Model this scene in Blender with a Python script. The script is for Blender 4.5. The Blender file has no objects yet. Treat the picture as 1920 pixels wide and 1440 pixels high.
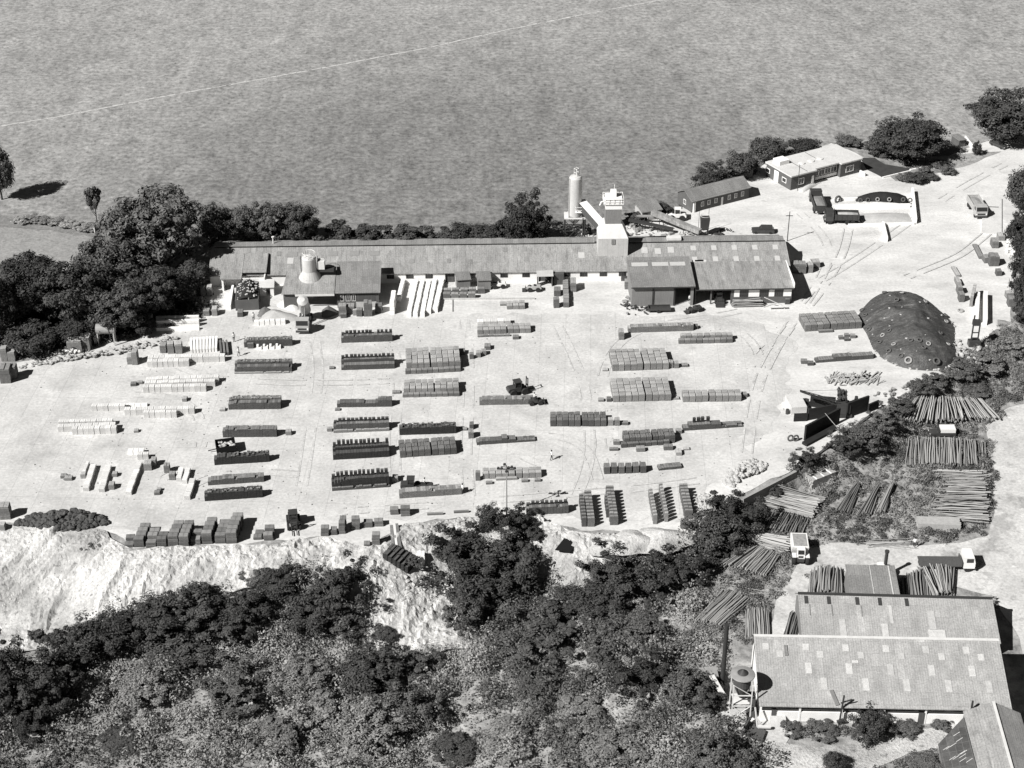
import bpy, math, random
import numpy as np
from mathutils import Vector, Matrix
from mathutils.geometry import delaunay_2d_cdt
random.seed(7); rng = np.random.default_rng(11)
R = math.radians
scene = bpy.context.scene
COL = scene.collection

# ------------------------------------------------------------------ camera, sky, sun, exposure
FPX, PITCH, SC0 = 3195.0, R(31.0), 10.7            # focal length in photo pixels, tilt, pixels per metre at the centre
CAMH = FPX * math.sin(PITCH) / SC0
CAMY = -CAMH / math.tan(PITCH)
cam = bpy.data.cameras.new('camera'); camo = bpy.data.objects.new('camera', cam); COL.objects.link(camo)
camo.location = (0, CAMY, CAMH); camo.rotation_euler = (math.pi / 2 - PITCH, 0, 0)
cam.sensor_width = 36; cam.lens = FPX / 1920 * 36; cam.clip_start = 1; cam.clip_end = 6000
scene.camera = camo
SUN_EL, SUN_AZ = R(41), R(36)
world = bpy.data.worlds.new('World'); scene.world = world; world.use_nodes = True
wn, wl = world.node_tree.nodes, world.node_tree.links
sky = wn.new('ShaderNodeTexSky'); sky.sky_type = 'NISHITA'; sky.sun_disc = False
sky.air_density = 0.3; sky.dust_density = 0.1; sky.sun_elevation = SUN_EL; sky.sun_rotation = math.atan2(-math.cos(SUN_AZ), -math.sin(SUN_AZ))
bw = wn.new('ShaderNodeRGBToBW'); wl.new(sky.outputs[0], bw.inputs[0])
wl.new(bw.outputs[0], wn['Background'].inputs[0]); wn['Background'].inputs[1].default_value = 0.05
sl = bpy.data.lights.new('sun', 'SUN'); sl.energy = 5.0; sl.angle = R(0.5); sl.color = (1, 0.99, 0.975)
so = bpy.data.objects.new('sun', sl); COL.objects.link(so); so.location = (-120, -120, 150)
so.rotation_euler = Vector((math.cos(SUN_EL) * math.cos(SUN_AZ), math.cos(SUN_EL) * math.sin(SUN_AZ), -math.sin(SUN_EL))).to_track_quat('-Z', 'Y').to_euler()
vs = scene.view_settings; vs.view_transform = 'Standard'; vs.look = 'None'; vs.exposure = 0.5; vs.gamma = 1
scene.cycles.max_bounces = 4; scene.cycles.diffuse_bounces = 2; scene.cycles.glossy_bounces = 2
scene.cycles.transparent_max_bounces = 4

# ------------------------------------------------------------------ pixels of the photograph -> places on the terrain
SP, CP = math.sin(PITCH), math.cos(PITCH)
def ray(px, py):
    u, v = px - 960.0, py - 720.0
    return np.array((u, FPX * CP - v * SP, -FPX * SP - v * CP))
def W(px, py, z=0.0):
    d = ray(px, py); t = (z - CAMH) / d[2]
    return np.array((d[0] * t, CAMY + d[1] * t, z))
EDGE_PX = [(-700, 990), (-60, 985), (60, 985), (200, 1000), (250, 1033), (450, 1026), (600, 1012), (690, 1030), (760, 988), (880, 972),
           (990, 972), (1090, 1000), (1290, 1004), (1380, 938), (1490, 884), (1570, 835), (1640, 775), (1775, 690), (1880, 605), (2000, 560), (2500, 520)]
EDGE = np.array([W(*p)[:2] for p in EDGE_PX])
def vn(x, y, seed=0):                                # value noise 0..1
    x = np.asarray(x, float); y = np.asarray(y, float)
    xi, yi = np.floor(x).astype(np.int64), np.floor(y).astype(np.int64)
    fx, fy = x - xi, y - yi; fx = fx * fx * (3 - 2 * fx); fy = fy * fy * (3 - 2 * fy)
    def h(a, b):
        n = (a * 374761393 + b * 668265263 + seed * 974711) & 0xffffffff
        n = ((n ^ (n >> 13)) * 1274126177) & 0xffffffff
        return ((n ^ (n >> 16)) & 0xffff) / 65535.0
    return (h(xi, yi) * (1 - fx) + h(xi + 1, yi) * fx) * (1 - fy) + (h(xi, yi + 1) * (1 - fx) + h(xi + 1, yi + 1) * fx) * fy
def fbm(x, y, o=4, seed=0):
    s = 0; a = 0.5; t = 0
    for i in range(o):
        s = s + a * vn(x * 2 ** i, y * 2 ** i, seed + i * 17); t += a; a *= 0.5
    return s / t
def H(x, y):
    x = np.atleast_1d(np.asarray(x, float)); y = np.atleast_1d(np.asarray(y, float))
    P = np.stack([x, y], -1)[:, None, :]
    a, b = EDGE[:-1][None], EDGE[1:][None]
    ab = b - a
    t = np.clip(((P - a) * ab).sum(-1) / (ab * ab).sum(-1), 0, 1)
    d = np.sqrt((((a + t[..., None] * ab) - P) ** 2).sum(-1)).min(1)
    ey = np.interp(x, EDGE[:, 0], EDGE[:, 1])
    drop = np.interp(x, [-20, 8, 26, 60], [8.0, 6.0, 3.0, 3.0])
    run = np.interp(x, [-20, 8, 26, 30, 47, 54], [17, 13, 5, 2.0, 2.0, 7])
    k = np.clip(d / run, 0, 1); k = k * k * (3 - 2 * k)
    return np.where(y < ey, -drop * k, 0.0)
def G(px, py):
    d = ray(px, py)
    if W(px, py)[1] > EDGE[:, 1].max() + 1: return W(px, py)
    zs = np.linspace(0.0, -12, 241); t = (zs - CAMH) / d[2]
    hh = H(d[0] * t, CAMY + d[1] * t)
    i = int(np.argmax(zs <= hh + 1e-6))
    if i == 0: return W(px, py)
    z0, z1 = zs[i - 1], zs[i]; g0, g1 = z0 - hh[i - 1], z1 - hh[i]
    z = z0 + (z1 - z0) * g0 / (g0 - g1)
    return W(px, py, z)
def spx(P): return FPX / ((P[1] - CAMY) * CP + (CAMH - P[2]) * SP)      # photo pixels per metre across at P
def ang(P): return math.atan2(CAMH - P[2], P[1] - CAMY)
def hm(n, P): return n / (spx(P) * math.cos(ang(P)))                    # photo pixels of height -> metres
def dm(n, P): return n / (spx(P) * math.sin(ang(P)))                    # photo pixels of depth -> metres
class Fr:                                                               # a frame on the ground: x from A to B, y away, z up
    def __init__(s, a, b):
        s.A, s.B = G(*a), G(*b); s.a, s.b = a, b
        v = s.B - s.A; s.L = math.hypot(v[0], v[1]); s.rz = math.atan2(v[1], v[0]); s.loc = tuple(s.A)
    def x(s, px): return (px - s.a[0]) / (s.b[0] - s.a[0]) * s.L
    def pt(s, x, y, z=0):
        c, q = math.cos(s.rz), math.sin(s.rz)
        return (s.A[0] + c * x - q * y, s.A[1] + q * x + c * y, s.A[2] + z)

# ------------------------------------------------------------------ materials: a monochrome place, so one value drives the colour
TINT = (1.0, 0.99, 0.968)
MATS = {}
def mat(name, v, var=0.15, sc=1.0, fine=0.1, fs=9.0, objr=0.0, rough=0.9, spec=0.15, brick=None, island=0.0, bump=0.0, stretch=None,
        metal=0.0, blotch=None, wave=None, top=None, zone=None):
    if name in MATS: return MATS[name]
    m = bpy.data.materials.new(name); m.use_nodes = True; MATS[name] = m
    n, l = m.node_tree.nodes, m.node_tree.links
    bs = n['Principled BSDF']; bs.inputs['Roughness'].default_value = rough; bs.inputs['Metallic'].default_value = metal
    bs.inputs['Specular IOR Level'].default_value = spec
    tc = n.new('ShaderNodeTexCoord'); vec = tc.outputs['Object']
    if stretch:
        mp = n.new('ShaderNodeMapping'); mp.inputs['Scale'].default_value = stretch; l.new(vec, mp.inputs[0]); svec = mp.outputs[0]
    else: svec = vec
    def math_(op, a, b, c=None):
        q = n.new('ShaderNodeMath'); q.operation = op
        for i, s in enumerate((a, b, c)):
            if s is None: continue
            if isinstance(s, (int, float)): q.inputs[i].default_value = s
            else: l.new(s, q.inputs[i])
        return q.outputs[0]
    def noise(vv, scale, det=4, ro=0.6):
        q = n.new('ShaderNodeTexNoise'); q.inputs['Scale'].default_value = scale; q.inputs['Detail'].default_value = det
        q.inputs['Roughness'].default_value = ro; l.new(vv, q.inputs['Vector']); return q.outputs['Fac']
    val = v
    def mul_noise(val, f, amp): return math_('MULTIPLY', math_('MULTIPLY_ADD', f, 4 * amp, 1 - 2 * amp), val)
    n1 = None
    if var: n1 = noise(svec, sc); val = mul_noise(val, n1, var)
    nf = None
    if fine: nf = noise(vec, fs, 3, 0.7); val = mul_noise(val, nf, fine)
    if objr:
        oi = n.new('ShaderNodeObjectInfo'); val = math_('MULTIPLY', math_('MULTIPLY_ADD', oi.outputs['Random'], 2 * objr, 1 - objr), val)
    if island:
        ge = n.new('ShaderNodeNewGeometry'); val = math_('MULTIPLY', math_('MULTIPLY_ADD', ge.outputs['Random Per Island'], 2 * island, 1 - island), val)
    for br in (brick if isinstance(brick, list) else [brick] if brick else []):   # (width, height, mortar, dark, lo, hi, offset, rotation)
        bv = vec
        mp = n.new('ShaderNodeMapping'); l.new(vec, mp.inputs[0])
        if len(br) > 7: mp.inputs['Rotation'].default_value = br[7]
        bv = mp.outputs[0]
        q = n.new('ShaderNodeTexBrick'); l.new(bv, q.inputs['Vector']); q.inputs['Scale'].default_value = 1
        q.inputs['Brick Width'].default_value = br[0]; q.inputs['Row Height'].default_value = br[1]
        q.inputs['Mortar Size'].default_value = br[2]; q.offset = br[6]; q.squash = 1
        q.inputs['Mortar Smooth'].default_value = 0.2
        q.inputs['Mortar'].default_value = (br[3],) * 3 + (1,); q.inputs['Color1'].default_value = (br[4],) * 3 + (1,); q.inputs['Color2'].default_value = (br[5],) * 3 + (1,)
        val = math_('MULTIPLY', q.outputs['Color'], val)
    if blotch:                                                  # (scale, threshold, softness, factor): stains with a shape of their own
        for b in (blotch if isinstance(blotch, list) else [blotch]):
            q = n.new('ShaderNodeMapRange'); l.new(noise(svec, b[0], 5, 0.62), q.inputs[0])
            q.inputs[1].default_value = b[1]; q.inputs[2].default_value = b[1] + b[2]; q.inputs[3].default_value = 1; q.inputs[4].default_value = b[3]
            val = math_('MULTIPLY', q.outputs[0], val)
    if top:                                                     # upward faces made paler by this factor, broken by noise
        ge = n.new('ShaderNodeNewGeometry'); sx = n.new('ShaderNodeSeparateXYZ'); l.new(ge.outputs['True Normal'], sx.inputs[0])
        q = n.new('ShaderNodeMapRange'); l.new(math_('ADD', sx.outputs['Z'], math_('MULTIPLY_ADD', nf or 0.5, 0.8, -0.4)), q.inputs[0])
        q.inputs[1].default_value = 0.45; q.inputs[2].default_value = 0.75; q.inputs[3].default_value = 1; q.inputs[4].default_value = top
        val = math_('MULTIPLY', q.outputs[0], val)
    if zone:                                                    # (centre, radii, factor): ground darkens softly towards the centre, broken by noise
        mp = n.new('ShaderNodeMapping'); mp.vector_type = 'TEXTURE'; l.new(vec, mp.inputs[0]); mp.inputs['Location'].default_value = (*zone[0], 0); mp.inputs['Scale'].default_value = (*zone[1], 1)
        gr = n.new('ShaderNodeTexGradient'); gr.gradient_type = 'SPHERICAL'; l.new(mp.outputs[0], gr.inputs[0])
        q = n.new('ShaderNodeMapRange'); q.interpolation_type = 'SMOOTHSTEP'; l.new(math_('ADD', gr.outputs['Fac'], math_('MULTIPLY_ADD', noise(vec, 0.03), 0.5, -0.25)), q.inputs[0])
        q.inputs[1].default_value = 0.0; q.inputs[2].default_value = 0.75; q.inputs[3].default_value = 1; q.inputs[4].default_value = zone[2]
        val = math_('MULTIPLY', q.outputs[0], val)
    sm = n.new('ShaderNodeVectorMath'); sm.operation = 'SCALE'; sm.inputs[0].default_value = TINT
    if isinstance(val, (int, float)): sm.inputs['Scale'].default_value = val
    else: l.new(val, sm.inputs['Scale'])
    l.new(sm.outputs[0], bs.inputs['Base Color'])
    hgt = None
    if wave:                                                    # corrugation along x
        q = n.new('ShaderNodeTexWave'); q.inputs['Scale'].default_value = wave; l.new(vec, q.inputs['Vector']); hgt = q.outputs['Fac']
    elif bump and (nf or n1): hgt = nf or n1
    if hgt:
        b = n.new('ShaderNodeBump'); b.inputs['Strength'].default_value = bump or 0.3; b.inputs['Distance'].default_value = 0.25 if not wave else 0.06
        l.new(hgt, b.inputs['Height']); l.new(b.outputs[0], bs.inputs['Normal'])
    return m

# ------------------------------------------------------------------ mesh helpers
def tag(o, label=None, cat=None, group=None, kind=None):
    for k, v in (('label', label), ('category', cat), ('group', group), ('kind', kind)):
        if v: o[k] = v
    return o
def link(o, parent=None):
    COL.objects.link(o)
    if parent is not None: o.parent = parent
    return o
def empty(name, label, cat, loc=(0, 0, 0), rz=0.0, group=None):
    o = bpy.data.objects.new(name, None); link(o); o.location = loc; o.rotation_euler = (0, 0, rz); o.empty_display_size = 0.5
    return tag(o, label, cat, group)
class MB:
    def __init__(s): s.v = []; s.f = []
    def add(s, vs_, fs_):
        k = len(s.v); s.v += [tuple(map(float, p)) for p in vs_]; s.f += [tuple(i + k for i in q) for q in fs_]; return s
    def hexa(s, p): return s.add(p, [(0, 3, 2, 1), (4, 5, 6, 7), (0, 1, 5, 4), (1, 2, 6, 5), (2, 3, 7, 6), (3, 0, 4, 7)])
    def box(s, x0, x1, y0, y1, z0, z1):
        return s.hexa([(x0, y0, z0), (x1, y0, z0), (x1, y1, z0), (x0, y1, z0), (x0, y0, z1), (x1, y0, z1), (x1, y1, z1), (x0, y1, z1)])
    def rbox(s, c, d, rz=0.0, tilt=0.0):
        m = Matrix.Translation(c) @ Matrix.Rotation(rz, 4, 'Z') @ Matrix.Rotation(tilt, 4, 'X')
        x, y, z = d[0] / 2, d[1] / 2, d[2] / 2
        return s.hexa([m @ Vector(q) for q in ((-x, -y, -z), (x, -y, -z), (x, y, -z), (-x, y, -z), (-x, -y, z), (x, -y, z), (x, y, z), (-x, y, z))])
    def tube(s, p, q, r, r2=None, n=10):
        p, q = Vector(p), Vector(q); r2 = r if r2 is None else r2
        d = (q - p).normalized(); u = d.orthogonal().normalized(); w = d.cross(u)
        vs_ = []
        for c, rr in ((p, r), (q, r2)):
            vs_ += [c + (u * math.cos(t) + w * math.sin(t)) * rr for t in (2 * math.pi * i / n for i in range(n))]
        fs_ = [(i, (i + 1) % n, n + (i + 1) % n, n + i) for i in range(n)] + [tuple(range(n))[::-1], tuple(range(n, 2 * n))]
        return s.add(vs_, fs_)
    def bar(s, p, q, w, h=None):                                # a rectangular bar between two points
        p, q = Vector(p), Vector(q); h = h or w
        d = (q - p).normalized(); up = Vector((0, 0, 1)) if abs(d.z) < 0.95 else Vector((0, 1, 0))
        a = d.cross(up).normalized() * (w / 2); b = a.cross(d).normalized() * (h / 2)
        return s.hexa([p - a - b, p + a - b, q + a - b, q - a - b, p - a + b, p + a + b, q + a + b, q - a + b])
    def lathe(s, prof, c=(0, 0, 0), n=24, axis='Z'):
        vs_ = []
        for r, z in prof:
            for i in range(n):
                t = 2 * math.pi * i / n
                p = (r * math.cos(t), r * math.sin(t), z)
                if axis == 'Y': p = (p[0], p[2], p[1])
                if axis == 'X': p = (p[2], p[0], p[1])
                vs_.append((p[0] + c[0], p[1] + c[1], p[2] + c[2]))
        m = len(prof); fs_ = []
        for j in range(m - 1):
            for i in range(n):
                fs_.append((j * n + i, j * n + (i + 1) % n, (j + 1) * n + (i + 1) % n, (j + 1) * n + i))
        fs_ += [tuple(range(n))[::-1], tuple(range((m - 1) * n, m * n))]
        return s.add(vs_, fs_)
    def torus(s, c, r, q, axis='Z', n=18, m=8):
        vs_ = []
        for i in range(n):
            t = 2 * math.pi * i / n
            for j in range(m):
                k = 2 * math.pi * j / m
                p = ((r + q * math.cos(k)) * math.cos(t), (r + q * math.cos(k)) * math.sin(t), q * math.sin(k))
                if axis == 'Y': p = (p[0], p[2], p[1])
                if axis == 'X': p = (p[2], p[0], p[1])
                vs_.append((p[0] + c[0], p[1] + c[1], p[2] + c[2]))
        return s.add(vs_, [(i * m + j, ((i + 1) % n) * m + j, ((i + 1) % n) * m + (j + 1) % m, i * m + (j + 1) % m) for i in range(n) for j in range(m)])
    def poly(s, pts, z0, z1):                                   # a prism over a plan outline
        n = len(pts); a = sum(pts[i][0] * pts[(i + 1) % n][1] - pts[(i + 1) % n][0] * pts[i][1] for i in range(n))
        if a < 0: pts = pts[::-1]
        z0f = z0 if callable(z0) else (lambda x, y: z0); z1f = z1 if callable(z1) else (lambda x, y: z1)
        vs_ = [(x, y, z0f(x, y)) for x, y in pts] + [(x, y, z1f(x, y)) for x, y in pts]
        return s.add(vs_, [tuple(range(n))[::-1], tuple(range(n, 2 * n))] + [(i, (i + 1) % n, n + (i + 1) % n, n + i) for i in range(n)])
    def rock(s, c, r, sq=0.7):
        vs_ = []; k = random.random() * 6
        ico = [(0, 0, 1), (.89, 0, .45), (.28, .85, .45), (-.72, .53, .45), (-.72, -.53, .45), (.28, -.85, .45), (.72, .53, -.45), (-.28, .85, -.45), (-.89, 0, -.45), (-.28, -.85, -.45), (.72, -.53, -.45), (0, 0, -1)]
        for x, y, z in ico:
            j = random.uniform(0.7, 1.2) * r
            vs_.append((c[0] + (x * math.cos(k) - y * math.sin(k)) * j, c[1] + (x * math.sin(k) + y * math.cos(k)) * j, c[2] + z * j * sq))
        return s.add(vs_, [(0, 1, 2), (0, 2, 3), (0, 3, 4), (0, 4, 5), (0, 5, 1), (1, 6, 2), (2, 7, 3), (3, 8, 4), (4, 9, 5), (5, 10, 1), (6, 7, 2), (7, 8, 3), (8, 9, 4), (9, 10, 5), (10, 6, 1), (11, 7, 6), (11, 8, 7), (11, 9, 8), (11, 10, 9), (11, 6, 10)])
    def mesh(s, name, m, smooth=False):
        me = bpy.data.meshes.new(name); me.from_pydata(s.v, [], s.f); me.materials.append(m)
        if smooth: me.polygons.foreach_set('use_smooth', [True] * len(me.polygons))
        me.update(); return me
    def build(s, name, m, parent=None, loc=None, rz=None, smooth=False):
        o = bpy.data.objects.new(name, s.mesh(name, m, smooth)); link(o, parent)
        if loc is not None: o.location = loc
        if rz is not None: o.rotation_euler = (0, 0, rz)
        return o
def B(*a): return MB().box(*a)
def one(name, mb, m, label, cat, loc=None, rz=None, group=None, smooth=False):
    return tag(mb.build(name, m, None, loc, rz, smooth), label, cat, group)
def tree_copy(o, loc, rz, label=None, group=None, scale=None):
    c = o.copy(); COL.objects.link(c); c.location = loc; c.rotation_euler = (0, 0, rz)
    if scale is not None: c.scale = scale
    if label: c['label'] = label
    if group: c['group'] = group
    for ch in o.children:
        d = ch.copy(); COL.objects.link(d); d.parent = c
        for g in ch.children:
            e = g.copy(); COL.objects.link(e); e.parent = d
    return c
def inside(poly, x, y):
    poly = np.asarray(poly); n = len(poly); r = np.zeros(np.shape(x), bool); j = n - 1
    for i in range(n):
        xi, yi = poly[i]; xj, yj = poly[j]
        c = ((yi > y) != (yj > y)) & (x < (xj - xi) * (y - yi) / (yj - yi + 1e-12) + xi); r ^= c; j = i
    return r
def wpoly(pp): return [tuple(G(*p)[:2]) for p in pp]
def wobble(pts, step, amp, seed):                               # a ragged natural outline
    out = []; n = len(pts)
    for i in range(n):
        a, b = np.array(pts[i]), np.array(pts[(i + 1) % n]); L = np.hypot(*(b - a)); k = max(1, int(L / step))
        nrm = np.array((-(b - a)[1], (b - a)[0])) / max(L, 1e-6)
        for j in range(k):
            p = a + (b - a) * j / k
            out.append(tuple(p + nrm * amp * 2 * (fbm(p[0] / 3.0, p[1] / 3.0, 3, seed)[()] - 0.5)))
    return out
def sheet(name, pp, m, up, grid, amp=0.8, step=1.5, seed=1, zf=None, kind='structure'):
    pts = wobble(wpoly(pp), step, amp, seed); P = np.array(pts)
    x0, y0 = P.min(0); x1, y1 = P.max(0)
    gx, gy = np.meshgrid(np.arange(x0, x1, grid), np.arange(y0, y1, grid)); gx = gx.ravel() + rng.uniform(-.2, .2, gx.size) * grid; gy = gy.ravel() + rng.uniform(-.2, .2, gy.size) * grid
    k = inside(pts, gx, gy)
    vin = [Vector(p) for p in pts] + [Vector((a, b)) for a, b in zip(gx[k], gy[k])]
    n = len(pts)
    r = delaunay_2d_cdt(vin, [(i, (i + 1) % n) for i in range(n)], [tuple(range(n))], 1, 1e-4)
    V = np.array([(v.x, v.y) for v in r[0]]); z = H(V[:, 0], V[:, 1]) + up
    if zf is not None: z = z + zf(V[:, 0], V[:, 1])
    me = bpy.data.meshes.new(name); me.from_pydata(np.column_stack([V, z]).tolist(), [], [tuple(f) for f in r[2]]); me.materials.append(m); me.update()
    o = bpy.data.objects.new(name, me); link(o); o['kind'] = kind; return o

# ------------------------------------------------------------------ terrain
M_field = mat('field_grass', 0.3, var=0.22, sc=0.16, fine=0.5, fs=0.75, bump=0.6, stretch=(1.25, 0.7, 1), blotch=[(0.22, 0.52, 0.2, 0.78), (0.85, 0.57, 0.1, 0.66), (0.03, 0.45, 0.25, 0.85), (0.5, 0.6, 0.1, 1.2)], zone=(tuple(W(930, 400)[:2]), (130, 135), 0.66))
M_conc = mat('yard_concrete', 0.52, var=0.18, sc=0.16, fine=0.2, fs=2.0, brick=[(4.6, 7.5, 0.035, 0.74, 0.97, 1.03, 0.0, (0, 0, R(2.2)))], blotch=[(0.06, 0.52, 0.12, 0.87), (0.5, 0.6, 0.06, 0.84), (0.22, 0.6, 0.05, 1.12)])
M_dust = mat('chalky_dust', 0.56, var=0.2, sc=0.14, fine=0.16, fs=1.8, blotch=[(0.2, 0.56, 0.12, 0.84), (0.05, 0.5, 0.2, 1.12), (0.6, 0.62, 0.06, 0.82)], stretch=(0.7, 1.4, 1))
M_chalk = mat('chalk_rubble', 0.5, var=0.22, sc=0.25, fine=0.32, fs=2.4, bump=0.8, blotch=[(0.3, 0.57, 0.08, 0.74), (1.3, 0.6, 0.05, 0.55), (0.08, 0.48, 0.15, 0.62)])
M_track = mat('track_dust', 0.5, var=0.22, sc=0.2, fine=0.25, fs=2.0, blotch=[(0.16, 0.56, 0.06, 0.72), (0.6, 0.6, 0.06, 0.78), (0.35, 0.62, 0.05, 1.2)])
def axis(lo, hi, flo, fhi, fine):
    a = list(np.arange(flo, fhi + fine, fine)); s = fine; p = flo
    while p > lo: s *= 1.35; p -= s; a.insert(0, p)
    s = fine; p = a[-1]
    while p < hi: s *= 1.35; p += s; a.append(p)
    return np.array(a)
ax, ay = axis(-2500, 2500, -110, 110, 1.5), axis(-1200, 4000, -80, 60, 1.5)
gx, gy = np.meshgrid(ax, ay); gz = H(gx.ravel(), gy.ravel()).reshape(gx.shape)
nx, ny = len(ax), len(ay)
idx = np.arange(nx * ny).reshape(ny, nx)
fc = np.stack([idx[:-1, :-1], idx[:-1, 1:], idx[1:, 1:], idx[1:, :-1]], -1).reshape(-1, 4)
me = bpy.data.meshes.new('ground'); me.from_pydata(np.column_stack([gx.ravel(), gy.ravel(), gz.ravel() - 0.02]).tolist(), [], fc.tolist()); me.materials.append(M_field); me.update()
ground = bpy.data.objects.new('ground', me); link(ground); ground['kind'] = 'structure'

sheet('dusty_yard', [(-60, 690), (60, 675), (170, 650), (290, 612), (380, 560), (400, 530), (1060, 448), (1160, 432), (1200, 402), (1275, 392), (1290, 372), (1400, 338), (1440, 300),
                     (1560, 268), (1620, 295), (1680, 340), (1790, 320), (1880, 284), (1990, 262), (2080, 300), (1905, 430), (1895, 610), (1860, 625), (1790, 690), (1730, 716),
                     (1640, 772), (1570, 832), (1490, 880), (1380, 934), (1290, 1000), (1090, 996), (990, 968), (880, 968), (760, 984), (690, 1026), (600, 1008), (450, 1022), (250, 1029), (200, 996), (60, 981), (-60, 981)],
      M_dust, 0.02, 4, amp=1.0)
sheet('verge', [(1760, 292), (1800, 282), (1860, 262), (1990, 240), (1990, 262), (1880, 284)], M_dust, 0.03, 4, amp=0.5)
sheet('concrete_yard', [(-50, 705), (130, 668), (330, 622), (420, 592), (640, 592), (1160, 588), (1400, 600), (1492, 640), (1480, 720), (1450, 800), (1385, 880), (1290, 960), (1090, 975), (870, 958), (700, 972), (440, 985), (230, 1000), (60, 960), (-50, 950)],
      M_conc, 0.04, 6, amp=2.6)
def rough(x, y):
    a = fbm(x / 4.0, y / 4.0, 3, 5); b = fbm(x / 1.1, y / 1.1, 3, 9); c = fbm((x - 0.5 * y) / 1.6, (x + y) / 14.0, 3, 21)
    d = fbm(x / .45, y / .45, 2, 33); q_ = x + 7 * fbm(x / 9, y / 9, 2, 13); g = fbm((q_ - 0.62 * y) / 1.3, (x + 1.6 * y) / 16.0, 3, 61); w = np.clip((x + 62) / 18, 0, 1); return 0.05 + (.15 + .5 * w) * a * np.clip((b - 0.35) * 2, 0, 1) + 1.25 * np.clip(g - 0.44, 0, 1) * (1.3 - .6 * w) * (.4 + 1.2 * a) + .5 * a * np.clip(d - .35, 0, 1) + .3 * np.clip(d - .4, 0, 1) * (.3 + .7 * w)
sheet('chalk_bank', [(-120, 985), (60, 983), (200, 999), (250, 1031), (450, 1024), (600, 1011), (690, 1029), (760, 987), (880, 975), (990, 973), (1090, 999), (1290, 1003), (1320, 975), (1345, 1000),
                     (1290, 1030), (1180, 1060), (1110, 1090), (1090, 1120), (1000, 1090), (920, 1020), (840, 1040), (860, 1110), (885, 1215), (800, 1235), (690, 1220), (640, 1130), (570, 1070), (480, 1110), (330, 1130), (150, 1190), (20, 1230), (-120, 1240)],
      M_chalk, 0.06, 0.42, amp=1.2, zf=rough)
sheet('dirt_track', [(1500, 1030), (1560, 1020), (1700, 1024), (1800, 1020), (1850, 1005), (1868, 960), (1862, 880), (1848, 800), (1890, 762), (1990, 740), (1990, 1240), (1925, 1240), (1895, 1170), (1860, 1120),
                     (1760, 1095), (1600, 1085), (1550, 1068), (1528, 1100), (1508, 1150), (1500, 1200), (1440, 1200), (1452, 1140), (1470, 1095), (1490, 1060)],
      M_track, 0.07, 2, amp=0.7)
sheet('footpath', [(1415, 1385), (1470, 1396), (1540, 1400), (1620, 1391), (1700, 1376), (1800, 1356), (1800, 1392), (1700, 1416), (1640, 1440), (1600, 1466), (1560, 1480), (1470, 1480), (1440, 1435)], M_chalk, 0.07, 2, amp=0.4)
sheet('gravel_apron', [(1345, 1320), (1420, 1335), (1500, 1350), (1470, 1395), (1400, 1400), (1360, 1370)], M_track, 0.06, 2, amp=0.6)
# worn footpath across the field, in broken lengths
mb = MB(); pts = [(-40, 243), (120, 217), (300, 182), (480, 150), (640, 121), (800, 90), (960, 54), (1100, 26), (1240, 0), (1330, -18)]
PW = [W(*p) for p in pts]; seg = []
for i in range(len(PW) - 1):
    k = max(2, int(np.hypot(*(PW[i + 1] - PW[i])[:2]) / 1.3))
    for j in range(k): seg.append(PW[i] + (PW[i + 1] - PW[i]) * j / k)
for i in range(len(seg) - 1):
    if random.random() < 0.04: continue
    a, b = seg[i], seg[i + 1]; d = (b - a)[:2] / np.hypot(*(b - a)[:2]); nn = np.array((-d[1], d[0])) * random.uniform(0.14, 0.36); o = np.array((0, random.uniform(-.14, .14)))
    mb.add([(*(a[:2] - nn + o), .012), (*(b[:2] - nn + o), .012), (*(b[:2] + nn + o), .012), (*(a[:2] + nn + o), .012)], [(0, 1, 2, 3)])
mb.build('field_path', mat('path_chalk', 0.5, var=0.25, sc=0.4))['kind'] = 'structure'

sheet('meadow', [(-80, 425), (20, 428), (100, 434), (175, 446), (230, 470), (190, 505), (100, 520), (0, 530), (-80, 530)], mat('meadow_grass', .27, var=.16, sc=.3, fine=.3, fs=1.5, bump=.4, blotch=(.5, .55, .15, .8)), 0.02, 3, amp=1.2)
sheet('lush_verge', [(-80, 402), (20, 404), (130, 412), (200, 430), (175, 444), (100, 432), (20, 426), (-80, 423)], mat('verge_grass', .2, var=.2, sc=.5, fine=.3, fs=2), 0.03, 2, amp=.5)
# wheel marks worn into the yard: arcs and straight runs between the stacks
mb = MB(); mk_n = [0]
def marks(pts, gap=1.7, w=.34):
    Q = np.array([W(*p)[:2] for p in pts]); t = np.linspace(0, 1, 60); k = np.linspace(0, 1, len(Q)); X = np.stack([np.interp(t, k, Q[:, i]) for i in (0, 1)], 1)
    for _ in range(60): X[1:-1] = .25 * X[:-2] + .5 * X[1:-1] + .25 * X[2:]
    T = np.gradient(X, axis=0); T /= np.linalg.norm(T, axis=1, keepdims=True); N_ = np.stack([-T[:, 1], T[:, 0]], 1)
    for s in (-gap / 2, gap / 2):
        mk_n[0] += 1; zz_ = .068 + .0022 * mk_n[0]
        for i in range(59):
            if fbm(X[i, 0] / 4, X[i, 1] / 4, 2, 5)[()] < .47: continue
            a, b = X[i] + N_[i] * s, X[i + 1] + N_[i + 1] * s
            mb.add([(*(a - N_[i] * w / 2), zz_), (*(b - N_[i + 1] * w / 2), zz_), (*(b + N_[i + 1] * w / 2), zz_), (*(a + N_[i] * w / 2), zz_)], [(0, 1, 2, 3)])
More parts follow.
